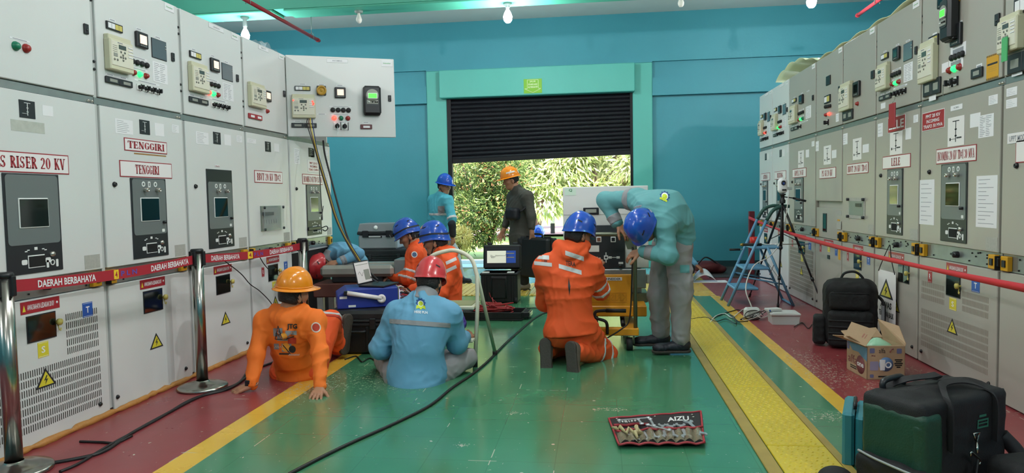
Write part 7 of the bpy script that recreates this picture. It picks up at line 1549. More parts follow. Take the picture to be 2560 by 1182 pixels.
# ---- rugged cases
def rugged(name, label, cx, cy, z0, w, d, h, rz, m=CASE, lid=.28, cat='case', ribs=True, handle=True, closed=True):
    t = thing(name, label, cat, (cx, cy, z0), rz); hb = h*(1-lid) if closed else h
    mb = MB(); mb.box(-w/2, w/2, -d/2, d/2, .0, hb, m, .02)
    if ribs:
        for x in (-.36, -.18, .18, .36): mb.box(x*w-.015, x*w+.015, -d/2-.008, d/2+.008, .02, hb*.9, m, .006)
    mb.box(-w/2-.008, w/2+.008, -d/2-.008, d/2+.008, hb-.03, hb, m, .008); mb.build('case_body', t)
    if closed:
        mb = MB(); mb.box(-w/2-.008, w/2+.008, -d/2-.008, d/2+.008, hb+.003, hb+.03, m, .008); mb.box(-w/2, w/2, -d/2, d/2, hb+.01, h, m, .025); mb.build('lid', t)
        for x in (-.28, .28): mb = MB(); mb.box(x*w-.025, x*w+.025, -d/2-.022, -d/2, hb-.05, hb+.04, LATCH, .005); mb.build('latch', t)
    if handle: mb = MB(); mb.tube(catmull([(-.07, -d/2-.005, hb-.06), (-.07, -d/2-.03, hb-.065), (.07, -d/2-.03, hb-.065), (.07, -d/2-.005, hb-.06)], 3), .01, LATCH, 8); mb.build('handle', t)
    return t
# black case under the blue test set
rugged('equipment_case', 'black rugged case on the green floor carrying the blue test set', -1.99, 5.78, 0, .50, .62, .355, .06)
# blue relay test set
BLU = mat('test_set_blue', '#26368f', .4); tsx, tsy, tsz = -1.99, 5.80, .357
t = thing('relay_test_set', 'blue test set with a white carrying bar and coloured plugs on the black case', 'test set', (tsx, tsy, tsz), .40)
w_, d_, h_ = .50, .36, .16; mb = MB(); mb.prism([(-w_/2, 0), (w_/2, 0), (w_/2, h_), (-w_/2+.08, h_), (-w_/2, h_-.05)], -d_/2, d_/2, BLU); bevel(mb.build('housing', t), .008)
mb = MB(); mb.box(w_/2, w_/2+.012, -d_/2, d_/2, .0, h_, RKEY, .003); mb.build('front_panel', t); mb = MB(); mb.box(w_/2+.012, w_/2+.016, -d_/2+.01, -d_/2+.055, .02, h_-.02, mat('display_violet', '#cfc8ff', .3, emit=1.0, ecol='#c9c0ff')); mb.build('display', t)
pc = [mat('plug_red', '#a83236', .4), BLKP, mat('plug_blue', '#2b4a8a', .4), PANL, mat('plug_brown', '#7a4a34', .5)]
for i in range(4):
    for k in range(4): mb = MB(); y = -d_/2+.10+.065*k; z = .03+.034*i; mb.tube([(w_/2+.012, y, z), (w_/2+.05, y, z+.004), (w_/2+.075, y-.01, z-.006)], .008, pc[(i*3+k*2) % 5], 7); mb.build('plug', t)
mb = MB(); mb.tube([(.11, -d_/2-.012, .075), (-.17, -d_/2-.02, .135)], .019, WHP, 10); mb.lathe([(.036, -.0), (.036, .02), (.014, .022), (.012, .018), (0, .018)], (.11, -d_/2-.004, .072), WHP, 20, 'y'); mb.box(-.195, -.165, -d_/2-.035, -d_/2, .118, .152, BLKP, .004); mb.build('carrying_bar', t)
mb = MB(); mb.box(-.23, -.17, -d_/2-.0015, -d_/2, .085, .105, PANL); mb.box(-.16, -.10, -d_/2-.0015, -d_/2, .012, .03, PANL); mb.build('type_label', t)
for k in range(5):
    y0 = tsy-.02+.05*k; cable([(tsx+.31, y0, tsz+.08+.01*k), (tsx+.40, y0-.05, tsz+.06), (tsx+.42+.03*k, y0+.05, tsz-.10), (tsx+.36+.05*k, y0+.2, .05), (tsx+.2+.06*k, y0+.45, .012), (tsx+.5-.1*k, y0+.6, .012)], .006, (CBK, CRD, CBK, CGY, CBK)[k], ('black lead plugged into the top of the blue test set', 'red lead plugged into the blue test set', 'black lead in the middle plug of the blue test set', 'grey lead plugged into the blue test set', 'last black lead of the blue test set, nearest its far corner')[k], 'test_lead')
# laptop on the test set
lp = V3(pj(905, 706, 5.82)); t = thing('laptop', 'black laptop showing a grey relay page, open on the blue test set', 'laptop', (tsx+.10, tsy+.02, tsz+h_+.002), -.2)
mb = MB(); mb.box(-.12, .12, -.12, .16, 0, .016, BLKP, .004); mb.build('keyboard_base', t)
ls = bpy.data.objects.new('lid', None); COL.objects.link(ls); ls.parent = t; ls.location = (-.12, 0, .016); ls.rotation_euler = (0, -.22, 0)
mb = MB(); mb.box(-.007, 0, -.125, .125, 0, .20, BLKP, .003); mb.build('lid_shell', ls); mb = MB(); mb.box(0, .001, -.115, .115, .012, .19, mat('laptop_page', '#c9c6c4', .3, emit=.12, ecol='#d8d4d0')); mb.box(.001, .0015, .01, .10, .03, .12, RKEY); mb.box(.001, .0015, -.1, .1, .165, .17, RKEY); mb.tube([(.0015, -.09, .09), (.0015, -.06, .11), (.0015, -.03, .07), (.0015, 0, .1)], .0015, INKD, 4); mb.build('screen', ls)
# withdrawn breaker truck behind it
SIL = mat('breaker_silver', '#a9aaa2', .35, metal=.55, noise=.1); BRN = mat('breaker_base_brown', '#5e342c', .6)
t = thing('breaker_truck', 'silver breaker unit on a brown base in front of the crouching worker', 'breaker', (-2.38, 6.62, 0), .05)
mb = MB(); mb.box(-.36, .42, -.18, .22, .33, .46, BRN, .01); mb.build('base_box', t)
for x in (-.3, .36):
    for y in (-.14, .18): mb = MB(); mb.box(x-.03, x+.03, y-.03, y+.03, .05, .33, GALV, .004); mb.lathe([(.05, -.012), (.05, .012), (0, .012), (0, -.012), (.05, -.012)], (x, y, .05), BLKR, 16, 'y'); mb.build('wheel_leg', t)
mb = MB(); mb.box(-.30, .42, -.16, -.02, .52, .63, SIL, .03); mb.box(-.25, .4, .02, .18, .52, .64, SIL, .03); mb.build('pole_housing', t); mb = MB(); mb.box(.42, .55, -.12, .16, .50, .68, GALV, .006); mb.box(.55, .56, -.12, .16, .5, .70, CHRB, .004); mb.build('end_plate', t); mb = MB(); mb.box(-.2, .3, -.1, .1, .46, .53, PANB, .01); mb.build('mechanism', t)
# grey toolbox on black chest at the back wall
GTB = mat('toolbox_grey', '#7d8487', .5)
t = rugged('black_chest', 'black chest under the grey toolbox by the teal back wall', -3.50, 11.45, 0, .86, .60, .44, 0, CASE, .25, 'chest', True, False)
t = thing('toolbox', 'grey lidded toolbox standing on the black chest', 'toolbox', (-3.63, 11.45, .442), 0)
mb = MB(); mb.box(-.33, .33, -.24, .24, 0, .24, GTB, .025); mb.build('box_body', t); mb = MB(); mb.box(-.345, .345, -.25, .25, .24, .29, BLKP, .012); mb.build('seal_band', t); mb = MB(); mb.prism([(-.34, .29), (.34, .29), (.30, .43), (-.30, .43)], -.24, .24, GTB); bevel(mb.build('lid', t), .012)
for x in (-.2, .2): mb = MB(); mb.box(x-.05, x+.05, -.262, -.24, .2, .31, BLKP, .006); mb.build('latch', t)
mb = MB(); mb.lathe([(.035, 0), (.03, .01), (0, .01)], (-.02, -.245, .36), PANL, 16, 'y'); mb.build('round_badge', t); mb = MB(); mb.box(-.16, .08, -.252, -.24, .195, .225, BLKP, .003); mb.box(-.14, .06, -.254, -.25, .204, .216, PANL); mb.build('name_badge', t)
bootm = mat('old_boot_tan', '#6b5a45', .7, noise=.25, nscale=16)
for k, (x, y, lb) in enumerate(((985, 715, 'worn tan boot nearest the black chest by the seated men'), (1006, 712, 'worn tan boot behind the elbow of the seated man'))):
    p = F0(x, y); t = thing('work_boot', lb, 'boot', (0, 0, 0), 0, 'worn tan boots on the floor'); boot(t, (p.x, p.y+.05, .104), (-.3 if k == 0 else .2, -.9, 0), bootm, (0, 0, 1), .16, .29, 'boot_upper')
# screen case and lead tray
sc = rugged('screen_case', 'black wheeled instrument case with a lit screen in its raised lid', -1.19, 8.40, 0, .44, .34, .36, 0, CASE, .0, 'instrument case', True, False, closed=False)
mb = MB(); mb.box(-.10, .10, -.19, -.17, .06, .32, LATCH, .01); mb.tube([(-.085, -.195, .06), (-.085, -.195, .30), (.085, -.195, .30), (.085, -.195, .06)], .008, BLKP, 6); mb.build('pull_handle', sc)
for x in (-.2, .2): mb = MB(); mb.cyl((x-.015, -.17, .035), (x+.015, -.17, .035), .035, BLKR, 14); mb.build('wheel', sc)
mb = MB(); mb.box(-.2, -.12, -.17, -.10, .36, .372, PANL); mb.box(.10, .18, -.17, -.1, .36, .372, PANL); mb.build('white_panel_edge', sc)
lidz = bpy.data.objects.new('lid', None); COL.objects.link(lidz); lidz.parent = sc; lidz.location = (0, .15, .375); lidz.rotation_euler = (-.12, 0, 0)
mb = MB(); mb.box(-.235, .235, -.03, .05, 0, .30, CASE, .02); mb.build('lid_shell', lidz)
mb = MB(); mb.box(-.21, .21, -.034, -.028, .03, .27, mat('lid_panel', '#22262e', .4)); mb.build('lid_panel', lidz)
mb = MB(); mb.box(-.185, .05, -.037, -.033, .075, .225, mat('screen_pale', '#dfe2d2', .3, emit=.3, ecol='#e4e8d4')); mb.box(.055, .17, -.037, -.033, .075, .225, mat('screen_blue', '#2a4a9c', .3, emit=.2, ecol='#3058b8')); mb.box(.06, .15, -.0375, -.033, .19, .197, YLOGO); mb.box(.06, .15, -.0375, -.033, .14, .147, YLOGO)
mb.tube([(-.14+.27*k/60, -.0378, .15+.03*sin(k*1.9)*math.exp(-k/14)+.015*(k > 12)-.02*(k > 40)*sin(k)) for k in range(61)][:50], .0016, INKD, 4); mb.build('screen', lidz)
for x in (-.16, .16): mb = MB(); mb.box(x-.03, x+.03, .0, .03, .30, .33, LATCH, .005); mb.build('latch', lidz)
t = thing('lead_tray', 'open black case lid on the green floor holding red test leads', 'tray', (-1.08, 7.22, 0), -.05); mb = MB(); mb.box(-.32, .30, -.17, .17, 0, .02, CASE, .005)
for a in ((-.32, .30, -.17, -.155), (-.32, .30, .155, .17), (-.32, -.305, -.17, .17), (.285, .30, -.17, .17)): mb.box(*a, .02, .085, CASE, .004)
mb.build('tray_shell', t); mb = MB(); mb.box(.28, .36, -.10, .10, .02, .08, LATCH, .008); mb.box(.36, .375, -.08, .08, .03, .07, KNOB, .004); mb.build('tray_latch', t)
rl = random.Random(5)
for k in range(5):
    pts = [(-1.10+rl.uniform(-.2, .2), 7.2+rl.uniform(-.12, .1), .05+.02*k+rl.uniform(0, .03)) for _ in range(11)]; cable(pts, .007, CRD, ['red test lead heaped in the black tray, lowest coil', 'red test lead heaped in the black tray, second coil', 'red test lead heaped in the black tray, middle coil', 'red test lead heaped in the black tray, upper coil', 'red test lead on top of the heap in the black tray'][k], 'red_test_lead', 'red test leads in the black tray', 6)
cable([(-1.1, 7.2, .12), (-1.13, 7.3, .2), (-1.15, 7.6, .05), (-1.2, 8.1, .02), (-1.3, 8.22, .1), (-1.35, 8.3, .36)], .005, CRD, 'red lead rising from the tray to the screen case', 'red_test_lead')
rugged('flat_case', 'flat black case lying behind the step stool', -1.55, 7.30, 0, .42, .32, .10, .05, CASE, .5, 'case', False, False)
# ---- yellow platform lift truck with the white breaker panel on it
YEL = mat('lift_yellow', '#d9951a', .38, noise=.08, nscale=6); YEL2 = mat('lift_yellow_emboss', '#c78513', .4); HTB = mat('handle_tube_grey', '#6f7764', .38, metal=.5)
LY = 5.95; xl_, xr_ = pj(1470, 700, LY)[0], pj(1598, 700, LY)[0]; t = thing('platform_lift', 'yellow platform lift truck with a tall grey push bar and caster wheels', 'lift truck', (0, 0, 0))
zt_, zb_ = pj(1540, 686, LY)[2], pj(1540, 782, LY)[2]
mb = MB(); mb.box(xl_-.02, xr_-.06, LY, LY+.03, zb_, zt_, YEL, .006); mb.box(xl_-.02, xr_+.06, LY-.01, LY+.8, zb_-.03, zb_+.06, YEL, .008)
mb.build('front_plate', t)
x0, x1 = pj(1475, 740, LY)[0], pj(1567, 740, LY)[0]; z0, z1 = pj(1500, 752, LY)[2], pj(1500, 735, LY)[2]
mb = MB(); mb.box(x0, x1, LY-.003, LY, z0-.012, z0-.006, YEL2); mb.box(x0, x1, LY-.003, LY, z1+.008, z1+.014, YEL2)
V2, F2 = text_geo('KRISBOW', .03); mb.add([(x1-(x1-x0)*a, LY-.004, z0+(z1-z0)*b) for a, b in V2], [f[::-1] for f in F2], YEL2); mb.build('embossed_lettering', t)
x0, x1 = pj(1503, 697, LY)[0], pj(1555, 697, LY)[0]; z0, z1 = pj(1503, 701, LY)[2], pj(1503, 693, LY)[2]; mb = MB(); mb.box(x0-.06, x1, LY-.004, LY, z0, z1, WHP); mb.text('PMT SCHNEIDER', x0-.055, x1-.01, z0+.004, z1-.004, LY-.0046, INKD, .03); mb.build('paper_label', t)
zf0, zf1 = pj(1540, 838, 5.72)[2], pj(1540, 820, 5.72)[2]; xr2 = pj(1597, 830, 5.72)[0]
mb = MB(); mb.box(xl_-.1, xr2, 5.70, 5.78, zf0, zf1, YEL, .006); mb.build('base_frame', t); mb = MB(); mb.box(xl_-.1, xl_-.02, 5.74, 6.75, zf0, zf1-.01, YEL, .006); mb.build('side_rail', t); mb = MB(); mb.box(xr2-.1, xr2-.02, 5.74, 6.75, zf0, zf1-.01, YEL, .006); mb.build('side_rail', t)
mb = MB(); mb.tube([(xl_+.06, 5.85, zf1), (xl_+.06, 6.65, zb_-.02)], .02, BLKP, 8); mb.tube([(xr2-.12, 5.85, zf1), (xr2-.12, 6.65, zb_-.02)], .02, BLKP, 8); mb.tube([(xl_+.06, 6.65, zf1), (xl_+.06, 5.95, zb_-.02)], .02, BLKP, 8); mb.tube([(xr2-.12, 6.65, zf1), (xr2-.12, 5.95, zb_-.02)], .02, BLKP, 8); mb.build('scissor_arms', t)
hxr = pj(1588, 700, 5.72)[0]; hxl = pj(1440, 700, 5.72)[0]; htop = pj(1540, 586, 5.72)[2]
mb = MB(); mb.tube([(hxr, 5.74, zf1), (hxr, 5.72, htop-.1)]+[tuple(q) for q in catmull([(hxr, 5.72, htop-.09), (hxr-.015, 5.72, htop-.025), (hxr-.08, 5.72, htop), (hxl+.08, 5.72, htop), (hxl+.015, 5.72, htop-.025), (hxl, 5.72, htop-.09)], 5)]+[(hxl, 5.74, zf1)], .0165, HTB, 12); mb.build('push_bar', t)
mb = MB(); mb.prism([(hxr-.1, htop), (hxr, htop-.02), (hxr, htop-.12), (hxr-.06, htop-.12)], 5.71, 5.73, HTB); mb.build('bar_gusset', t)
px_ = pj(1515, 800, 5.68)[0]; zz = pj(1540, 776, 5.66)[2]; mb = MB(); mb.tube(catmull([(px_+.01, 5.68, zf0+.02), (px_+.0, 5.66, zf1+.06), (px_-.08, 5.66, zz-.06), (px_-.08, 5.66, zz-.01), (px_+.0, 5.66, zz)], 6), .013, BLKP, 8); mb.tube([(px_+.0, 5.66, zz), (px_+.16, 5.66, zz-.002)], .016, BLKR, 10); mb.build('pump_pedal', t)
for (x, y) in ((hxr-.05, 5.72), (hxl+.05, 5.72), (hxr-.05, 6.65), (hxl+.05, 6.65)):
    mb = MB(); mb.box(x-.05, x+.05, y-.035, y+.035, .12, zf0+.005, HTB, .006); mb.tube([(x-.035, y, .05), (x-.035, y, .14)], .008, HTB, 6); mb.tube([(x+.035, y, .05), (x+.035, y, .14)], .008, HTB, 6); mb.cyl((x-.025, y, .052), (x+.025, y, .052), .052, BLKR, 20); mb.build('caster', t)
cable([(hxr-.02, 5.70, htop-.1), (hxr-.03, 5.69, htop-.4), (hxr-.05, 5.68, zb_), (hxr-.12, 5.66, zf1), (hxr-.3, 5.66, zf0-.05)], .006, CBK, 'thin black brake cable running down the push bar of the lift truck')
# white breaker panel standing on the lift platform
BYp = 6.22; Lx0, Lx1 = pj(1408, 560, BYp)[0], pj(1621, 560, BYp)[0]; bz0, bz1 = pj(1600, 669, BYp)[2], pj(1500, 466, BYp)[2]
t = thing('circuit_breaker', 'white withdrawable breaker front with a black control plate standing on the yellow lift', 'circuit breaker', (0, BYp, 0)); q2 = lambda x, y: (pj(x, y, BYp)[0], pj(x, y, BYp)[2])
mb = MB(); mb.box(Lx0, Lx1, 0, .03, bz0, bz1, CW, .005); mb.build('front_cover', t)
zq = q2(1500, 535)[1]; mb = MB(); mb.box(Lx0+.0, Lx1, -.003, .0, zq-.003, zq+.001, CWE); mb.build('cover_crease', t)
a, b = q2(1468, 563), q2(1563, 669); mb = MB(); mb.box(a[0], b[0], -.016, 0, b[1], a[1], PANB, .004); mb.box(a[0]+.005, b[0]-.005, -.018, -.01, q2(1500, 590)[1]-.004, a[1]-.004, mat('plate_slate', '#31373c', .4)); mb.build('control_plate', t)
for x, m in ((1497, mat('button_brown', '#6e4a36', .4)), (1533, BLKP)): c = q2(x, 598); mb = MB(); mb.box(c[0]-.022, c[0]+.022, -.022, -.015, c[1]-.024, c[1]+.024, PANL, .002); mb.box(c[0]-.015, c[0]+.015, -.026, -.02, c[1]-.016, c[1]+.016, m, .002); mb.build('push_button', t)
mb = MB(); c = q2(1485, 621); mb.box(c[0]-.045, c[0]+.045, -.018, -.015, c[1]-.028, c[1]+.028, STK); mb.build('rating_plate', t)
mb = MB(); c = q2(1515, 643); mb.box(c[0]-.004, c[0]+.004, -.018, -.015, c[1]-.045, c[1]+.045, PANL); mb.box(c[0]-.018, c[0]+.018, -.019, -.015, c[1]-.018, c[1]+.018, PANL); mb.box(c[0]-.01, c[0]+.01, -.02, -.015, c[1]-.008, c[1]+.008, PANB); mb.box(c[0]+.018, c[0]+.12, -.018, -.015, c[1]-.003, c[1]+.003, PANL)
for dx in (.036, .105): mb.box(c[0]+dx-.014, c[0]+dx+.014, -.019, -.015, c[1]-.01, c[1]+.01, PANL)
c = q2(1552, 657); mb.box(c[0]-.02, c[0]+.02, -.019, -.015, c[1]-.008, c[1]+.010, PANL); mb.lathe([(.014, 0), (.012, .012), (0, .012)], (c[0]-.005, -.016, c[1]-.026), BLKP, 12, 'y'); mb.build('diagram_marks', t)
a, b = q2(1458, 519), q2(1497, 536); mb = MB(); mb.box(a[0], b[0], -.012, 0, b[1], a[1], BLKP, .004); mb.box(a[0]+.02, b[0]-.02, -.016, -.01, b[1]+.015, a[1]-.015, RKEY, .004); mb.build('plug_socket', t)
a, b = q2(1412, 471), q2(1440, 488); mb = MB(); mb.box(a[0], b[0], -.0015, 0, b[1], a[1], mat('sticker_mint', '#c5dccb', .5)); mb.text('Q', a[0]+.035, a[0]+.065, b[1]+.03, a[1]-.004, -.0022, mat('sticker_green', '#2f7a4a', .5), .02); mb.build('qc_sticker', t)
mb = MB(); mb.box(Lx0+.08, Lx1-.06, .03, .42, zb_+.062, bz1-.1, GALV, .01); mb.build('breaker_body', t)
mb = MB(); a, b = q2(1588, 672), q2(1615, 720); mb.box(Lx0+.1, b[0], -.02, .03, b[1], a[1], GALV, .006); mb.box(b[0], b[0]+.03, .0, .05, b[1]+.04, a[1]-.05, CWE, .004); mb.build('lower_plate', t); mb = MB(); a, b = q2(1588, 732), q2(1620, 756); mb.box(Lx0+.1, b[0], .0, .3, b[1], a[1], HTB, .006); mb.build('racking_rail', t)
# black case carried by the standing man
fc = V3(pj(1345, 640, 9.15)); t = thing('carried_case', 'big black case hanging from the hand of the man in the charcoal shirt', 'case', (fc[0], 9.15, fc[2]), -.75); 
mb = MB(); mb.box(-.27, .27, -.085, 0, -.28, .24, CASE, .025); mb.build('case_half', t); mb = MB(); mb.box(-.27, .27, .004, .12, -.28, .24, CASE, .025); mb.box(-.28, .28, -.012, .02, -.29, .25, CASE, .01); mb.build('case_half', t)
mb = MB(); mb.tube(catmull([(-.09, 0, .245), (-.08, 0, .285), (.08, 0, .285), (.09, 0, .245)], 4), .013, LATCH, 8); mb.build('carry_handle', t)
for x in (-.18, .18): mb = MB(); mb.box(x-.035, x+.035, -.03, .04, .235, .262, LATCH, .005); mb.build('latch', t)
# red fire pipes under the ceiling
PIPE = mat('fire_pipe_red', '#8e2a33', .4)
def pipe(pa_, pb_, hang, label):
    t = thing('fire_pipe', label, 'pipe', (0, 0, 0), 0, 'red fire pipes'); mb = MB(); mb.tube([pa_, pb_], .024, PIPE, 12); d = Vector(pb_)-Vector(pa_); mb.tube([Vector(pa_)+d*.965, Vector(pa_)+d*.985], .03, PIPE, 12); mb.build('pipe_run', t)
    for u in hang: q = Vector(pa_)+d*u; mb = MB(); mb.tube([q+Vector((0, 0, .0)), (q.x, q.y, CZ if q.y > 10.1 or q.y < 9.6 else BZ)], .005, GALV, 6); mb.tube([(q.x-.03, q.y, q.z-.03), (q.x-.03, q.y, q.z+.03), (q.x, q.y, q.z+.06), (q.x+.03, q.y, q.z+.03), (q.x+.03, q.y, q.z-.03)], .005, GALV, 6); mb.build('pipe_hanger', t)
e = atX(798, 100, -4.2) if 0 else None
pz = 3.62; e1 = atZ(798, 102, pz); s1 = atZ(600, -8, pz); s1 = e1+(s1-e1)*1.0
pipe(tuple(s1), tuple(e1), (.08, .88), 'red fire pipe hanging under the ceiling above the white cabinets')
e2 = atZ(2142, 40, pz); s2 = atZ(2215, -12, pz); pipe(tuple(e2+(s2-e2)*1.6), tuple(e2), (.55,), 'short end of a red fire pipe hanging above the beige cabinets')
# ================================================================ OUTSIDE THE DOOR
GRS = mat('lawn_green', '#6f8438', .8, noise=.25, nscale=3, bump=.6, bscale=40); RDP = mat('pink_paving', '#a07d78', .7, noise=.12, nscale=5); PAVE = mat('apron_concrete', '#8fb0ac', .35, noise=.1, nscale=2); KBW = mat('kerb_white', '#d8dad6', .6); KBB = mat('kerb_black', '#2a2b2c', .6)
mb = MB(); mb.box(-30, 30, YB+.36, 13.3, -.2, -.005, PAVE); struct(mb.build('ground_apron'))
mb = MB(); mb.grid(lambda u, v: (-40+80*u, 13.3+60*v, -.06+.5*v*v), 10, 12, GRS); struct(mb.build('ground_lawn'))
mb = MB(); mb.grid(lambda u, v: (-40+80*u, 23.+6*v, .03+.03*v), 4, 2, RDP); struct(mb.build('ground_path'))
mb = MB()
for k in range(40): mb.box(-14+.7*k, -14+.7*k+.69, 13.3, 13.45, -.1, .07, KBB if k % 2 else KBW, .01)
struct(mb.build('kerb'))
p = atZ(1377, 590, .0); pw = thing('marker_post', 'white marker post with a black foot on the sunlit lawn', 'post', (p.x, 23.5, .02)); mb = MB(); mb.box(-.07, .07, -.07, .07, .35, 1.05, KBW, .01); mb.build('white_part', pw); mb = MB(); mb.box(-.07, .07, -.07, .07, 0, .35, KBB, .01); mb.build('black_foot', pw)
def leafmat(n, c1, c2):
    m = mat(n, c1, .45); nt = m.node_tree; b = nt.nodes['Principled BSDF']; g = nt.nodes.new('ShaderNodeNewGeometry'); mx = nt.nodes.new('ShaderNodeMix'); mx.data_type = 'RGBA'
    mx.inputs['A'].default_value = lin(c1); mx.inputs['B'].default_value = lin(c2); nt.links.new(g.outputs['Random Per Island'], mx.inputs['Factor']); nt.links.new(mx.outputs['Result'], b.inputs['Base Color'])
    t = nt.nodes.new('ShaderNodeBsdfTranslucent'); nt.links.new(mx.outputs['Result'], t.inputs['Color']); a = nt.nodes.new('ShaderNodeMixShader'); a.inputs[0].default_value = .35
    out = nt.nodes['Material Output']; nt.links.new(b.outputs[0], a.inputs[1]); nt.links.new(t.outputs[0], a.inputs[2]); nt.links.new(a.outputs[0], out.inputs['Surface']); return m
LF1 = leafmat('leaf_deep', '#34502a', '#8a9a55'); LF2 = leafmat('leaf_mango', '#6c7d48', '#c0c48c'); LF3 = leafmat('leaf_red_shoot', '#b0604a', '#d9a06a'); LF4 = leafmat('leaf_gold', '#b59f4a', '#d6cf8e'); BARK = mat('bark', '#4f4034', .9, bump=.6, bscale=30)
def foliage(name, blobs, n, L, m, parent, droop=.5, seed=1, wd=.26, shell=.75):
    rs = np.random.RandomState(seed); wts = np.array([b[3]*b[4]*b[5] for b in blobs])**.67; wts /= wts.sum(); ch = rs.choice(len(blobs), n, p=wts); B = np.array(blobs)[ch]
    d = rs.randn(n, 3); d /= np.linalg.norm(d, axis=1)[:, None]; r = shell+(1-shell)*rs.rand(n)**.5; C = B[:, :3]+d*B[:, 3:6]*r[:, None]*(1+.12*rs.randn(n))[:, None]
    ax = d+rs.randn(n, 3)*.6; ax[:, 2] -= droop; ax /= np.linalg.norm(ax, axis=1)[:, None]; sd = np.cross(ax, rs.randn(n, 3)); sd /= np.linalg.norm(sd, axis=1)[:, None]
    nr = np.cross(ax, sd); l = L*(.6+.8*rs.rand(n))[:, None]; w = l*wd
    V = np.stack([C, C+ax*l*.45+sd*w*.5+nr*l*.05, C+ax*l, C+ax*l*.45-sd*w*.5+nr*l*.05], 1).reshape(-1, 3); F = np.arange(4*n).reshape(-1, 4)
    o = sdf_obj(name, V, F, m, parent); o.data.polygons.foreach_set('use_smooth', np.zeros(n, bool)); return o
def plant(name, label, cat, base, blobs, n, L, m, trunk, seed, extra=None, droop=.5, group=None, wd=.26):
    t = thing(name, label, cat, (0, 0, 0), 0, group); foliage('foliage', blobs, n, L, m, t, droop, seed, wd)
    mb = MB()
    for b in blobs[:7]:
        mb.tube(catmull([(base[0], base[1], base[2]), ((base[0]*2+b[0])/3, (base[1]*2+b[1])/3, base[2]*.5+b[2]*.5), (b[0], b[1], b[2])], 4), [trunk*(1-.06*k) for k in range(9)], BARK, 7)
    mb.build('trunk', t)
    if extra: foliage('young_shoots', blobs, extra[0], extra[1], extra[2], t, -.3, seed+1, .3, .95)
rs_ = random.Random(9)
def blobs(cx, cy, z0, z1, rx, ry, k, r): return [(cx+rs_.uniform(-rx, rx), cy+rs_.uniform(-ry, ry), rs_.uniform(z0, z1), r*rs_.uniform(.7, 1.2), r*rs_.uniform(.7, 1.2), r*rs_.uniform(.6, 1.0)) for _ in range(k)]
bx = pj(1215, 500, 15.0)[0]
plant('shrub', 'tall dense dark green shrub with reddish young shoots behind the man in charcoal', 'shrub', (bx, 15.2, -.05), blobs(bx, 15.2, .35, 2.7, .62, .4, 18, .48), 17000, .105, LF1, .05, 3, (1500, .09, LF3), .1)
bx2 = pj(1140, 500, 15.6)[0]
plant('shrub', 'bright green shrub beside the door pillar behind the walking man', 'shrub', (bx2, 15.9, -.05), blobs(bx2, 15.9, .5, 2.9, .4, .4, 12, .45), 9000, .11, LF2, .05, 5, (150, .1, LF3), .1)
bx3 = pj(1148, 600, 14.3)[0]
plant('gold_shrub', 'low golden leaved shrub at the foot of the tall shrub', 'shrub', (bx3, 14.4, -.05), blobs(bx3, 14.4, .2, .7, .10, .1, 6, .17), 2200, .09, LF4, .02, 7, None, -.3, None, .16)
tx_ = pj(1470, 480, 21)[0]
plant('mango_tree', 'large pale green mango tree with hanging leaves beyond the doorway', 'tree', (tx_+.3, 21.5, 0), blobs(tx_, 21.3, 1.15, 5.2, 2.4, 1.0, 46, .75), 26000, .21, LF2, .14, 11, (500, .2, LF4), .9)
tx2 = pj(1340, 470, 27)[0]
plant('mango_tree', 'sunlit tree further off between the shrub and the mango tree', 'tree', (tx2, 27, 0), blobs(tx2, 27, 1.6, 6.5, 2.6, 1.2, 30, 1.1), 15000, .26, LF2, .16, 13, None, .7)
tx3 = pj(1650, 450, 24)[0]
plant('mango_tree', 'sunlit tree at the far side of the doorway behind the breaker panel', 'tree', (tx3, 24, 0), blobs(tx3, 24, 1.6, 6.0, 1.8, 1.0, 20, 1.0), 10000, .24, LF2, .15, 17, None, .7)
# distant belt of trees closing the view
for k in range(6):
    x = -14+6.2*k; y = 44+3*(k % 2); plant('distant_tree', ['hazy distant tree, first of the far row from the door pillar', 'hazy distant tree, second of the far row', 'hazy distant tree, third of the far row', 'hazy distant tree, fourth of the far row', 'hazy distant tree, fifth of the far row', 'hazy distant tree, last of the far row'][k], 'tree', (x, y, .2), blobs(x, y, 1.5, 9.5, 2.8, 1.2, 18, 1.9), 4200, .75, LF2, .25, 20+k, None, .5)
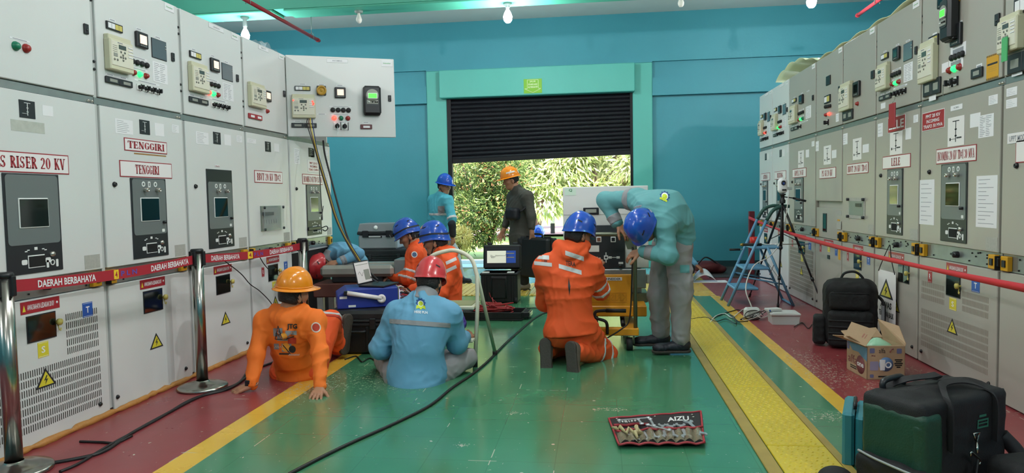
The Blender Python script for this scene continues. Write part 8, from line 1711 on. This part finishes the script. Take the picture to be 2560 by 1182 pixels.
# ================================================================ LIGHT
w = bpy.data.worlds.new('world'); SC.world = w; w.use_nodes = True; nt = w.node_tree
sk = nt.nodes.new('ShaderNodeTexSky'); sk.sky_type = 'NISHITA'; sk.sun_elevation = math.radians(58); sk.sun_rotation = math.radians(155); sk.sun_disc = False; sk.air_density = 1.2; sk.dust_density = 2.5
nt.links.new(sk.outputs[0], nt.nodes['Background'].inputs[0]); nt.nodes['Background'].inputs[1].default_value = 1.3
s = bpy.data.lights.new('sun', 'SUN'); s.energy = 17.; s.angle = .01; s.color = (1, .95, .84)
so = bpy.data.objects.new('sun', s); COL.objects.link(so)
sd = Vector((.35, -.62, 1.25)).normalized(); so.rotation_euler = sd.to_track_quat('Z', 'Y').to_euler()
# lamps out of the frame: an inferred bulb row, then lights added for evenness
def lamp_at(x, y, z, e, r=.07):
    l = bpy.data.lights.new('bulb_light', 'POINT'); l.energy = e; l.shadow_soft_size = r; l.color = (1, .975, .978)
    o = bpy.data.objects.new('bulb_light', l); COL.objects.link(o); o.location = (x, y, z)
for x, e in ((-4.7, 140), (-.4, 45), (3.9, 190)): lamp_at(x, 3.8, 3.62, e)
for x, e in ((-4.7, 120), (-.4, 25), (3.9, 120)): lamp_at(x, -1.8, 3.62, e)  # unseen row behind the camera, added to spread light over the cabinets
for y in (.4, 2.9, 5.3, 7.7):        # added area lights under the ceiling, no fittings, to brighten the hall evenly
    l = bpy.data.lights.new('fill_area_light', 'AREA'); l.shape = 'RECTANGLE'; l.size = 1.3; l.size_y = .28; l.energy = 17; l.color = (1, .975, .978)
    o = bpy.data.objects.new('fill_area_light', l); COL.objects.link(o); o.location = (-.35, y, 4.2); o.rotation_euler = (0, 0, pi/2)
SC.view_settings.view_transform = 'Standard'; SC.view_settings.look = 'None'; SC.view_settings.gamma = 1; SC.view_settings.use_curve_mapping = False
SC.view_settings.exposure = 0.6
SC.cycles.max_bounces = 7; SC.cycles.diffuse_bounces = 4; SC.cycles.glossy_bounces = 4; SC.cycles.transparent_max_bounces = 12
SC.cycles.sample_clamp_indirect = 6.; SC.cycles.use_denoising = True; SC.cycles.caustics_reflective = False; SC.cycles.caustics_refractive = False
